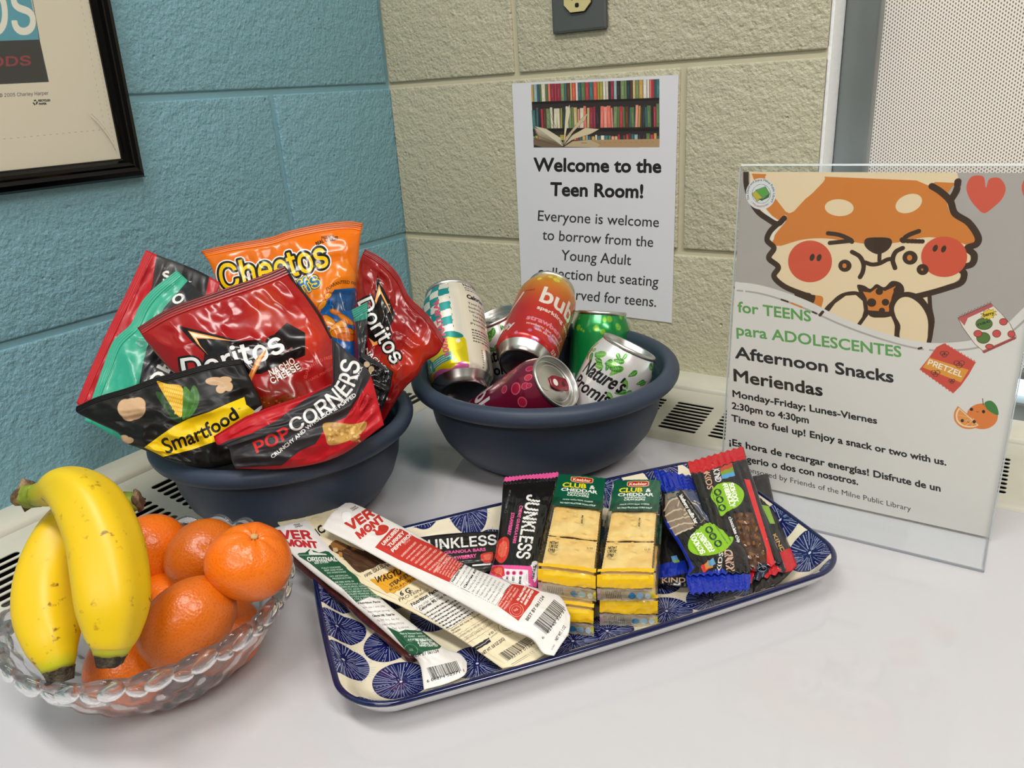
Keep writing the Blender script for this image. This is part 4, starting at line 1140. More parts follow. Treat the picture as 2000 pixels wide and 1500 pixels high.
# ---- bananas
def banana_peel():
    m = bpy.data.materials.new('banana_peel'); m.use_nodes = True; N = m.node_tree.nodes; L = m.node_tree.links; b = N['Principled BSDF']
    b.inputs['Roughness'].default_value = .42; b.inputs['Subsurface Weight'].default_value = .1; b.inputs['Subsurface Radius'].default_value = (.005, .003, .001); b.inputs['Subsurface Scale'].default_value = 1
    tc = N.new('ShaderNodeTexCoord'); uvn = N.new('ShaderNodeUVMap'); uvn.uv_map = 'UV'; sp = N.new('ShaderNodeSeparateXYZ'); L.new(uvn.outputs[0], sp.inputs[0])
    cr_ = N.new('ShaderNodeValToRGB'); L.new(sp.outputs[1], cr_.inputs[0]); E_ = cr_.color_ramp.elements
    E_[0].position = 0; E_[0].color = (*srgb((120, 140, 20)), 1); E_[1].position = .16; E_[1].color = (*srgb((216, 186, 8)), 1)
    for p_, cc in ((.5, (228, 188, 6)), (.86, (226, 192, 10)), (.95, (178, 180, 24)), (1.0, (110, 96, 30))):
        e = E_.new(p_); e.color = (*srgb(cc), 1)
    n1 = N.new('ShaderNodeTexNoise'); n1.inputs['Scale'].default_value = 170; n1.inputs['Detail'].default_value = 5; L.new(tc.outputs['Object'], n1.inputs[0])
    n2 = N.new('ShaderNodeTexNoise'); n2.inputs['Scale'].default_value = 34; n2.inputs['Detail'].default_value = 2; L.new(tc.outputs['Object'], n2.inputs[0])
    r1 = N.new('ShaderNodeMapRange'); r1.inputs[1].default_value = .62; r1.inputs[2].default_value = .70; L.new(n1.outputs['Fac'], r1.inputs[0])
    r2 = N.new('ShaderNodeMapRange'); r2.inputs[1].default_value = .42; r2.inputs[2].default_value = .60; L.new(n2.outputs['Fac'], r2.inputs[0])
    mu = N.new('ShaderNodeMath'); mu.operation = 'MULTIPLY'; L.new(r1.outputs[0], mu.inputs[0]); L.new(r2.outputs[0], mu.inputs[1])
    mx = N.new('ShaderNodeMix'); mx.data_type = 'RGBA'; L.new(mu.outputs[0], mx.inputs[0]); L.new(cr_.outputs[0], mx.inputs[6]); mx.inputs[7].default_value = (*srgb((126, 84, 14)), 1)
    L.new(mx.outputs[2], b.inputs['Base Color'])
    return m


M_ban = banana_peel(); M_bst = pbr('banana_stem', (134, 148, 40), .6, var=(90, (96, 110, 30), 1, 3)); M_bbr = pbr('banana_dry', (84, 62, 44), .85, bump=(500, .8, .002), var=(150, (150, 124, 92), 1, 4)); M_btip = pbr('banana_tip', (46, 38, 30), .9, bump=(700, .9, .002), var=(200, (84, 74, 58), 1, 4))


def frames(C):
    T = np.gradient(C, axis=0); T /= np.linalg.norm(T, axis=1)[:, None]
    return T


def tubular(name, C, Rr, mat, parent, nsec=30, shape=None, ref=None, uv01=(0, 1), caps=True):
    T = frames(C); n_ = len(C); V = []; UVs = []
    ref = np.array(ref if ref is not None else -FW)
    for i in range(n_):
        e1 = np.cross(T[i], ref); e1 /= np.linalg.norm(e1); e2 = np.cross(e1, T[i])
        for k in range(nsec):
            g = 2 * math.pi * k / nsec; q = shape(g, i / (n_ - 1)) if shape else 1
            V.append(C[i] + (e1 * math.cos(g) + e2 * math.sin(g)) * Rr[i] * q); UVs.append((k / nsec, uv01[0] + (uv01[1] - uv01[0]) * i / (n_ - 1)))
    F = [(i * nsec + k, i * nsec + (k + 1) % nsec, (i + 1) * nsec + (k + 1) % nsec, (i + 1) * nsec + k) for i in range(n_ - 1) for k in range(nsec)]
    if caps:
        V += [C[0], C[-1]]; UVs += [(0, uv01[0]), (0, uv01[1])]
        F += [((k + 1) % nsec, k, len(V) - 2) for k in range(nsec)] + [((n_ - 1) * nsec + k, (n_ - 1) * nsec + (k + 1) % nsec, len(V) - 1) for k in range(nsec)]
    return mesh(name, V, F, mat, parent, True, UVs)


def banana(ctrl, label, ridge):
    """ctrl: (px, py, depth, radius) from stem end to blossom end"""
    c = np.array(ctrl, float); P = at(c[:, 0], c[:, 1], d=c[:, 2]); D = catmull(np.concatenate([P, c[:, 3:4]], 1), 9)
    C, R_ = D[:, :3], D[:, 3]; i0 = 14; i1 = len(C) - 10
    t = empty('banana', tuple(C.min(0)), label, 'banana', 'bananas in the glass bowl')
    def shp(g, s): return 1 + ridge * (math.cos(5 * g + .6) * .5 + .18 * math.cos(3 * g)) * min(1, 4 * s, 5 * (1 - s))
    tubular('peel', C[i0 - 1:i1], R_[i0 - 1:i1], M_ban, t, 40, shp)
    tubular('stem', C[5:i0 + 1], R_[5:i0 + 1], M_bst, t, 18, lambda g, s: 1 + .07 * math.cos(5 * g))
    tubular('dry_stem_end', C[0:7], R_[0:7], M_bbr, t, 16, lambda g, s: 1 + .16 * math.cos(4 * g + 1) + .1 * math.cos(7 * g))
    tubular('blossom_tip', C[i1 - 2:], R_[i1 - 2:], M_btip, t, 18, lambda g, s: 1.0 + .10 * math.cos(5 * g + .4) + .05 * math.sin(9 * g))
    return t


banana([(272, 977, .500, .0068), (262, 980, .500, .0062), (225, 985, .500, .0085), (172, 1002, .492, .0150), (124, 1050, .484, .0176), (98, 1120, .470, .0190), (92, 1190, .456, .0186), (100, 1250, .445, .0150), (110, 1288, .440, .0105), (115, 1312, .438, .0078), (118, 1332, .437, .0066)], 'banana behind, at the left, with a brown bruise and its stem reaching right', .07)
banana([(52, 966, .470, .0092), (62, 968, .468, .0070), (90, 963, .464, .0082), (128, 952, .456, .0130), (170, 985, .446, .0178), (200, 1050, .436, .0194), (213, 1120, .428, .0198), (219, 1185, .422, .0186), (219, 1240, .418, .0140), (217, 1264, .417, .0104), (214, 1282, .416, .0080), (213, 1297, .416, .0066)], 'banana in front, arching over the other one, with small brown freckles', .08)
# ================================================================ bags of chips in the left bowl
WT = (236, 234, 228); INK = (22, 20, 21)
M_foil = pbr('silver_film_inside', (150, 150, 152), .3, metal=.7)
BAGG = 'snack bags standing in the left bowl'


def bag(name_label, top, right, bottom, left, lv, art_fn, W_, H_, bg, vs=.05, puff=.014, back=.012, wr=None, seals='t', rough=.21, coat=.1, nu=70, nv=70, shape=(.55, .6), smooth=(1, 1, 1, 1), plain=None, seed=0, side=None):
    sh = Sheet(top, right, bottom, left, lv, smooth=smooth)
    a = sh.art(W_, H_, bg); a.k = 1.3; art_fn(a, sh)
    m = printed('bag_film', a, rough, coat=coat, coat_rough=.07, spec=.3 if coat < .1 else .5, bump=(45, .08, .001))
    bm_ = pbr('bag_back_film', plain or bg, rough, coat=coat, coat_rough=.07)
    P0 = sh.P(np.array([.5]), np.array([.9]))[0]
    t = empty('snack_bag', tuple(P0), name_label, 'snack bag', BAGG)
    wr = wr or ((4, .0026, seed + 1, 1.4), (8, .0016, seed + 2), (15, .00045, seed + 3))
    v0 = vs if 't' in seals else 0; u0 = 0
    build_sheet('pouch', sh, m, t, nu, nv, puff, back, wr, (v0, 1), shape=shape, backmat=bm_)
    if 't' in seals: build_sheet('top_seal', sh, m, t, nu, 26, puff * .0, .0, ((6, .0006, seed + 7),), (0, v0), seal=(4, .0005), shape=shape, backmat=bm_)
    return t, sh


# popcorn chip bag, red and black, at the back left; its seal is the left edge, so its "top" is that side
def art_red_left(a, sh):
    z = Zm(130, 410, 5)
    a.poly(z((880, 430), (830, 760), (640, 1250), (300, 1950), (100, 2150), (2000, 2300), (2000, 400)), (58, 56, 57))
    a.poly(z((1150, 540), (1400, 640), (1480, 900), (1250, 830), (1120, 640)), (30, 28, 30))
    a.poly(z((1395, 640), (1500, 680), (1500, 860), (1355, 840)), (178, 26, 36))
    a.text('S', *z((945, 700), (1010, 690)), 19, WT, bold=1.6, up=(-.1, -1)); a.text('®', *z((948, 582), (972, 582)), 4, (170, 170, 170))
    a.text('A', *z((1205, 722), (1220, 700)), 5, WT, bold=.6)
    for k in range(4): a.line(z((800 + 16 * k, 430), (660 + 16 * k, 940), (300 + 16 * k, 1500)), 1.3, (150, 22, 30), .7)


bag('red and charcoal snack bag at the far left back with a long red seal edge',
    [(149, 787), (176, 722), (212, 642), (250, 565), (285, 488)], [(285, 488), (310, 499), (352, 514), (392, 531), (430, 552)],
    [(300, 860), (350, 760), (400, 650), (430, 552)], [(149, 787), (200, 830), (300, 860)], (.675, .712, .715, .665), art_red_left, 700, 500, (186, 26, 36), vs=.09, puff=.006, back=.004, seed=11, rough=.4, coat=.1)


def art_teal(a, sh):
    z = Zm(130, 410, 5)
    a.poly(z((1185, 690), (950, 960), (870, 1130), (800, 1290), (750, 1480), (700, 1750), (640, 2100), (1900, 2100), (1900, 600)), (36, 38, 44))
    z3 = Zm(130, 650, 2.857)
    a.tpath('POPC', [z3((400, 330)), z3((470, 250)), z3((520, 160)), z3((565, 60))], 26, WT, bold=2.2, up=-1)
    a.text('O', *z((1062, 930), (1160, 870)), 16, WT, bold=2); a.text('®', *z((1128, 862), (1155, 850)), 4, (160, 160, 160))


bag('teal and charcoal snack bag squeezed between two red bags at the left',
    [(165, 824), (180, 776), (202, 714), (221, 666), (255, 633), (274, 594), (297, 566), (345, 528)], [(345, 528), (368, 549), (410, 590), (450, 640)],
    [(290, 880), (360, 790), (420, 710), (450, 640)], [(165, 824), (183, 830), (230, 856), (290, 880)], (.645, .692, .69, .64), art_teal, 700, 500, (52, 166, 136), vs=.10, puff=.007, back=.003, seed=21, rough=.34, coat=.15)


def art_cheese_puffs(a, sh):
    z = Zm(450, 410, 4.411)
    a.poly(z((-300, 230), (300, 180), (700, 90), (1150, 60), (1150, 150), (800, 165), (520, 210), (330, 275), (0, 330), (-300, 400)), (196, 92, 14))
    for k in range(3): a.line(z((-200, 360 - 22 * k), (330, 262 - 22 * k), (520, 198 - 22 * k), (800, 148 - 20 * k), (1120, 130 - 20 * k)), 1.6, (150, 66, 8), .8)
    # blue lower half
    a.poly(z((700, 770), (780, 735), (870, 690), (960, 680), (1060, 672), (1300, 700), (1500, 1500), (1450, 1800), (300, 1800), (500, 900), (620, 810)), (10, 92, 164))
    a.poly(z((700, 780), (780, 740), (740, 830)), (14, 72, 128)); a.poly(z((870, 690), (1060, 690), (1065, 860), (960, 880), (880, 860)), (12, 70, 120))
    a.poly(z((640, 560), (780, 480), (1000, 420), (1085, 560), (1060, 660), (900, 680), (820, 800), (760, 900), (700, 800)), (236, 128, 22))
    # puffs
    for x_, y_, rx, ry, g, cc in ((850, 960, 72, 34, 40, (226, 138, 18)), (930, 1010, 90, 40, -35, (232, 150, 30)), (960, 1060, 100, 44, -5, (226, 126, 26)), (1000, 1095, 74, 34, 8, (214, 104, 20)), (905, 880, 50, 20, 20, (198, 108, 20)), (990, 940, 80, 22, 35, (210, 118, 24)), (790, 820, 50, 22, -50, (236, 150, 40)), (840, 740, 36, 20, -40, (240, 150, 40))):
        a.ell(*z((x_, y_)), rx / 4.4 + 1.2, ry / 4.4 + 1.2, (150, 70, 10), g); a.ell(*z((x_, y_)), rx / 4.4, ry / 4.4, cc, g); a.ell(*z((x_ - 12, y_ - 8)), rx / 8, ry / 11, tuple(min(255, q + 18) for q in cc), g)
    path = [z((-60, 700)), z((150, 645)), z((430, 600)), z((600, 555)), z((850, 478))]
    a.tpath('Cheetos', path, 50, (240, 196, 10), fn='Inter.woff2', bold=2.6, out=((17, (238, 238, 238)), (11, (20, 18, 16))))
    a.tpath('Puffs', [z((430, 770)), z((600, 735)), z((775, 640))], 26, (34, 112, 176), fn='Inter.woff2', bold=2.2, out=((9, (30, 70, 120)), (5.5, (240, 206, 20))))
    a.tpath('MADE WITH', [z((785, 250)), z((890, 238))], 5, INK, bold=.5); a.tpath('REAL CHEESE!', [z((745, 308)), z((820, 275)), z((928, 258))], 7, INK, bold=.9)
    a.tpath('GUARANTEED FRESH', [z((838, 700)), z((900, 655)), z((990, 635)), z((1120, 660))], 6.3, (70, 36, 12), bold=.4)
    a.text('• UNTIL PRINTED', *z((835, 722), (1080, 735)), 4.2, (50, 40, 40), bold=.2)
    a.text('8 OCT 24', *z((838, 812), (985, 835)), 8, (14, 40, 60), bold=.5); a.text('48 23 31', *z((858, 850), (1000, 862)), 6, (14, 40, 60), bold=.3)


bag('orange cheese puff bag with a blue lower half, tallest at the back of the bowl',
    [(392, 490), (450, 477), (525, 464), (568, 450), (631, 437), (680, 432), (709, 436)], [(709, 436), (703, 470), (697, 551), (693, 614), (703, 650), (710, 705), (756, 768)],
    [(480, 800), (620, 800), (756, 768)], [(392, 490), (410, 515), (421, 545), (428, 570), (450, 680), (480, 800)], (.735, .745, .735, .72), art_cheese_puffs, 1000, 1100, (228, 112, 8), vs=.045, puff=.016, back=.004, seed=31)


def art_tortilla_right(a, sh):
    z = Zm(450, 410, 4.411)
    a.glow(*z((1330, 700)), 50, 90, (150, 24, 16), -35, .5); a.glow(*z((1600, 1250)), 45, 70, (206, 60, 22), 30, .6); a.glow(*z((1350, 1350)), 30, 40, (196, 70, 24), 0, .5)
    a.poly(z((1265, 560), (1300, 640), (1370, 780), (1420, 900), (1400, 960), (1300, 1160), (1230, 1150), (1185, 1100), (1190, 900), (1240, 760)), (16, 10, 10))
    a.poly(z((1280, 640), (1300, 700), (1345, 790), (1392, 905), (1330, 790), (1290, 710), (1262, 790), (1228, 880), (1250, 760)), (246, 170, 96)); a.poly(z((1281, 670), (1295, 720), (1270, 760)), (255, 240, 214))
    a.poly(z((1190, 1100), (1240, 1140), (1320, 1105), (1390, 1095), (1330, 1130), (1230, 1175)), (226, 150, 70))
    a.tpath('Doritos', [z((1095, 800)), z((1170, 960)), z((1260, 1110)), z((1345, 1250)), z((1400, 1330))], 30, (228, 226, 222), fn='Inter.woff2', bold=1.9, out=((9, (16, 10, 10)),), ch1=30)
    a.tpath('NACHO', [z((1150, 1215)), z((1240, 1310)), z((1330, 1390))], 9, WT, bold=.6, out=((2.6, (60, 8, 8)),))
    a.line(z((1180, 360), (1310, 440), (1520, 690), (1860, 1140)), 3, (120, 14, 14), .8)


bag('red tortilla chip bag leaning out at the right of the left bowl, lettering running down',
    [(713, 486), (751, 508), (779, 538), (800, 580), (835, 614), (869, 663)], [(869, 663), (856, 690), (831, 707), (813, 736), (786, 764), (744, 832)],
    [(690, 700), (700, 780), (744, 832)], [(713, 486), (700, 520), (692, 600), (690, 700)], (.715, .700, .690, .735), art_tortilla_right, 800, 800, (134, 15, 18), vs=.05, puff=.016, back=.006, seed=41)


def art_plain_grey(a, sh):
    z = Zm(450, 410, 4.411); a.poly(z((1030, 780), (1200, 770), (1190, 935), (1060, 965)), (64, 150, 130))
    for k in range(3): a.line(z((1060, 850 - 18 * k), (1185, 812 - 18 * k)), 1.4, (36, 110, 92))


bag('narrow charcoal bag with a teal seal behind the orange and right-hand red bags',
    [(686, 606), (718, 589)], [(718, 589), (718, 640), (714, 700), (722, 760)], [(700, 770), (722, 760)], [(686, 606), (694, 640), (700, 700), (700, 770)], (.708, .704, .70, .70), art_plain_grey, 160, 500, (62, 62, 64), vs=.1, puff=.004, back=.004, nu=16, nv=40, smooth=(0, 1, 0, 1), seed=51)


def art_pop_small(a, sh):
    z = Zm(450, 410, 4.411)
    for x_, y_, q_ in ((1175, 1330, 26), (1215, 1370, 24), (1195, 1400, 22)): a.ell(*z((x_, y_)), q_ / 4.4, q_ / 4.4, (196, 172, 136))
    a.line(z((1200, 1235), (1350, 1370)), 3, (170, 170, 170)); a.text('N', *z((1335, 1405), (1365, 1395)), 4, WT, bold=.3)


bag('small black snack bag corner poking up at the right of the left bowl',
    [(703, 686), (733, 703), (768, 725)], [(768, 725), (762, 760), (742, 812)], [(690, 800), (742, 812)], [(703, 686), (698, 740), (690, 800)], (.672, .668, .66, .67), art_pop_small, 300, 360, (18, 18, 20), vs=.08, puff=.006, back=.004, nu=26, nv=30, smooth=(0, 0, 0, 0), seed=61)


def art_tortilla_front(a, sh):
    z1 = Zm(130, 410, 5); z2 = Zm(450, 410, 4.411); z3 = Zm(130, 650, 2.857)
    a.poly(z1((600, 1180), (1000, 920), (1440, 770), (1920, 610), (2200, 500), (2200, 600), (1940, 690), (1450, 860), (1010, 1010), (700, 1190)), (112, 18, 16))
    for k in range(3): a.line(z1((700, 1158 - 20 * k), (1010, 985 - 20 * k), (1450, 830 - 20 * k), (1930, 665 - 20 * k), (2150, 590 - 20 * k)), 1.5, (70, 8, 8), .8)
    a.glow(*z1((1930, 960)), 40, 60, (190, 70, 30), 0, .5); a.glow(*z2((340, 800)), 45, 55, (170, 60, 24), 0, .4); a.glow(*z2((640, 1080)), 60, 55, (214, 74, 30), 0, .6); a.glow(*z3((1180, 330)), 70, 26, (110, 30, 14), -12, .8)
    a.poly(z1((1085, 1130), (1300, 1180), (1700, 1280), (1880, 1270), (1940, 1300), (2150, 1100), (2330, 1200), (2330, 1420), (1900, 1600), (1330, 1640), (1345, 1400), (1200, 1260)), (20, 14, 15))
    a.poly(z1((1185, 1180), (1320, 1210), (1630, 1282), (1400, 1258), (1270, 1255), (1310, 1330), (1390, 1425), (1280, 1310)), (244, 160, 84)); a.poly(z1((1200, 1192), (1330, 1225), (1440, 1255), (1255, 1240), (1300, 1310)), (255, 236, 206))
    path = [z3((655, 262)), z3((830, 232)), z3((1000, 175)), z3((1110, 150)), z3((1222, 95))]
    a.tpath('Doritos', path, 41, (230, 228, 224), fn='Inter.woff2', bold=2.6, out=((12, (52, 30, 30)), (9, (18, 12, 12))))
    a.poly(z2((318, 1178), (300, 1240), (190, 1450), (160, 1560), (150, 1440), (225, 1280)), (206, 112, 44)); a.poly(z2((308, 1190), (240, 1330), (180, 1440), (230, 1290)), (246, 186, 120))
    a.tpath('NACHO', [z2((350, 1435)), z2((450, 1385)), z2((562, 1318))], 12.5, (240, 226, 214), fn='Inter.woff2', bold=1.1, out=((3.6, (90, 20, 12)),))
    a.tpath('CHEESE', [z2((358, 1500)), z2((480, 1440)), z2((606, 1362))], 12, (240, 226, 214), fn='Inter.woff2', bold=1.1, out=((3.6, (90, 20, 12)),))
    a.text('FLAVORED', *z2((490, 1455), (620, 1390)), 5, (150, 50, 36)); a.text('BRAND', *z2((474, 1232), (538, 1196)), 3.4, (226, 150, 140), bold=.3)
    a.tpath('GUARANTEED FRESH', [z2((655, 1455)), z2((690, 1370)), z2((780, 1310)), z2((900, 1270))], 6, (214, 96, 80)); a.tpath('• UNTIL PRINTED DATE', [z2((680, 1480)), z2((780, 1430)), z2((940, 1340))], 5, (206, 90, 76))
    for x_, y_, rx, ry in ((1100, 390, 70, 30), (1230, 370, 60, 26), (1010, 420, 50, 20)): a.ell(*z3((x_, y_)), rx / 2.86, ry / 2.86, (120, 50, 18), -14)
    for k in range(40):
        a.ell(*z3((980 + rnd.random() * 330, 350 + rnd.random() * 70)), 2.2, 1.4, rnd.choice([(170, 90, 30), (90, 30, 14), (150, 40, 20)]))
    a.line(z2((215, 670), (285, 1100)), 2.0, (100, 10, 12), .8)
    a.poly(z2((455, 488), (485, 480), (560, 600), (660, 730), (775, 900), (880, 1110), (860, 1110), (750, 905), (640, 745), (520, 600)), (30, 12, 14)); a.poly(z2((480, 480), (500, 495), (575, 640), (560, 620)), (240, 236, 230))


bag('large red tortilla chip bag in the middle of the left bowl',
    [(268, 640), (330, 603), (418, 571), (512, 538), (556, 519)], [(556, 519), (592, 566), (627, 612), (650, 664), (668, 720), (690, 790), (705, 860)],
    [(445, 880), (580, 885), (705, 860)], [(268, 640), (289, 671), (326, 716), (357, 745), (400, 800), (445, 880)], (.645, .668, .655, .635), art_tortilla_front, 1200, 1000, (156, 18, 20), vs=.055, puff=.020, back=.004, nu=90, nv=80, seed=71)


def art_popcorn(a, sh):
    z = Zm(130, 650, 2.857)
    for L_ in (((370, 425, 70, 60), (330, 420, 45, 50), (400, 400, 40, 40), (350, 460, 40, 32)), ((880, 290, 36, 34), (830, 270, 55, 22), (885, 262, 36, 18), (860, 315, 26, 22), (905, 300, 22, 26)), ((340, 600, 34, 18), (320, 585, 24, 14))):
        for x_, y_, rx, ry in L_: a.ell(*z((x_, y_)), rx / 2.86 + .8, ry / 2.86 + .8, (132, 104, 72))
        for x_, y_, rx, ry in L_: a.ell(*z((x_, y_)), rx / 2.86, ry / 2.86, (196, 162, 126))
        for x_, y_, rx, ry in L_[:2]:
            for k in range(5): a.line(z((x_ - rx * .6 + k * rx * .25, y_ + ry * .7), (x_ - rx * .2 + k * rx * .1, y_)), 1.0, (150, 118, 84), .7)
    a.poly(catmull(z((495, 335), (540, 340), (590, 400), (640, 470), (620, 480), (560, 440)), 4, True), (36, 70, 32)); a.poly(catmull(z((560, 430), (600, 440), (650, 490), (620, 500), (585, 480)), 4, True), (30, 60, 28))
    a.poly(catmull(z((505, 268), (560, 285), (640, 298), (655, 380), (650, 450), (630, 470), (590, 420), (540, 340), (512, 290)), 4, True), (206, 158, 40))
    for i in range(10):
        for j in range(7):
            x_, y_ = 545 + i * 11 + j * 3.0, 290 + j * 24 + i * 3
            if x_ < 650 and x_ > 520 + j * 14: a.ell(*z((x_, y_)), 1.7, 3.2, (232, 188, 70), 10)
    a.poly(catmull(z((655, 300), (690, 330), (690, 400), (670, 470), (645, 480), (650, 380)), 4, True), (70, 122, 48)); a.poly(catmull(z((712, 292), (740, 340), (735, 400), (700, 460), (660, 478), (680, 400), (690, 330)), 4, True), (58, 106, 40)); a.line(catmull(z((710, 310), (715, 380), (680, 460)), 4), 1.4, (110, 150, 70))
    a.poly(z((432, 640), (520, 575), (600, 520), (680, 480), (800, 440), (900, 395), (992, 358), (1002, 400), (1055, 440), (960, 520), (850, 600), (700, 652), (620, 672), (540, 692)), (232, 196, 14))
    a.tpath('Smartfood', [z((560, 676)), z((640, 640)), z((720, 612)), z((830, 560)), z((962, 474))], 30, (20, 18, 18), bold=2.4, ch1=24)
    a.text('DELICIOUS', *z((650, 700), (820, 690)), 6, (40, 40, 42)); a.text('®', *z((958, 430), (972, 425)), 3, INK)
    a.poly(z((1040, 440), (1092, 400), (1100, 412), (1060, 452)), (190, 190, 190))


bag('black cheddar popcorn bag with a yellow band and corn picture at the front left',
    [(149, 794), (190, 775), (249, 757), (305, 737), (350, 726), (396, 713), (440, 705), (470, 701)], [(470, 701), (482, 725), (497, 756), (512, 792), (505, 830), (480, 900)],
    [(320, 896), (400, 915), (480, 900)], [(149, 794), (151, 806), (190, 826), (231, 846), (243, 864), (284, 880), (320, 896)], (.605, .622, .612, .600), art_popcorn, 1100, 700, (24, 23, 22), vs=.05, puff=.012, back=.005, nu=90, nv=60, seed=81, rough=.38, coat=.0)


def art_corn_chips(a, sh):
    z = Zm(130, 650, 2.857)
    a.poly(z((845, 630), (900, 600), (1030, 562), (1170, 490), (1330, 372), (1400, 330), (1480, 290), (1482, 200), (1470, 0), (1660, 150), (1700, 225), (1690, 260), (1650, 330), (1560, 470), (1450, 520), (1390, 620), (1300, 660), (1200, 740), (850, 760)), (50, 48, 52))
    a.poly(z((835, 640), (870, 632), (905, 650), (925, 730), (840, 730)), (196, 170, 110))
    a.tpath('POP', [z((1062, 670)), z((1150, 632)), z((1252, 576))], 22, (206, 44, 44), fn='Inter.woff2', bold=3.2)
    a.tpath('CORNERS', [z((1264, 556)), z((1370, 502)), z((1470, 434)), z((1556, 366)), z((1612, 286)), z((1638, 165))], 24, (228, 226, 222), fn='Inter.woff2', bold=2.6, ch1=37)
    a.tpath('CRUNCHY AND WHOLESOME POPPED', [z((1150, 702)), z((1280, 598)), z((1400, 496)), z((1510, 428)), z((1618, 352))], 7.2, (226, 226, 222), bold=1.2); a.tpath('SNACK', [z((1622, 265)), z((1655, 190))], 5, (220, 220, 220), bold=.4)
    a.poly(catmull(z((1430, 510), (1500, 500), (1600, 510), (1672, 495), (1660, 545), (1580, 600), (1470, 628), (1445, 580)), 4, True), (188, 146, 76))
    for k in range(60):
        a.ell(*z((1450 + rnd.random() * 190, 515 + rnd.random() * 90)), 2 + rnd.random() * 3, 1.5 + rnd.random() * 2, rnd.choice([(214, 178, 104), (160, 116, 50), (228, 196, 130), (176, 134, 66)]), rnd.random() * 180, .8)
    a.tpath('USE BY', [z((1650, 420)), z((1695, 340))], 7, (110, 16, 20)); a.tpath('MAR 24', [z((1668, 440)), z((1712, 370))], 6, (110, 16, 20))
    for k in range(3): a.line(z((830, 590 + 12 * k), (1010, 510 + 14 * k), (1310, 375 + 12 * k)), 1.3, (160, 20, 30), .7)


bag('red and charcoal popped corn chip bag lying across the front of the left bowl',
    [(417, 852), (480, 813), (530, 794), (585, 776), (651, 748), (649, 700), (648, 660)], [(648, 660), (676, 684), (704, 708), (722, 728), (736, 775), (750, 830)],
    [(460, 915), (560, 915), (660, 892), (750, 830)], [(417, 852), (424, 868), (446, 875), (452, 898), (460, 915)], (.585, .612, .600, .585), art_corn_chips, 1200, 700, (184, 24, 34), vs=.04, puff=.010, back=.004, nu=90, nv=60, smooth=(0, 1, 1, 1), seed=91, rough=.40, coat=.06)

# ================================================================ cans in the right bowl
M_can = pbr('can_aluminium', (196, 194, 190), .26, metal=1); M_canin = pbr('can_lid_aluminium', (206, 204, 200), .34, metal=1, bump=(200, .05, .0005))
CANG = 'drink cans in the right bowl'


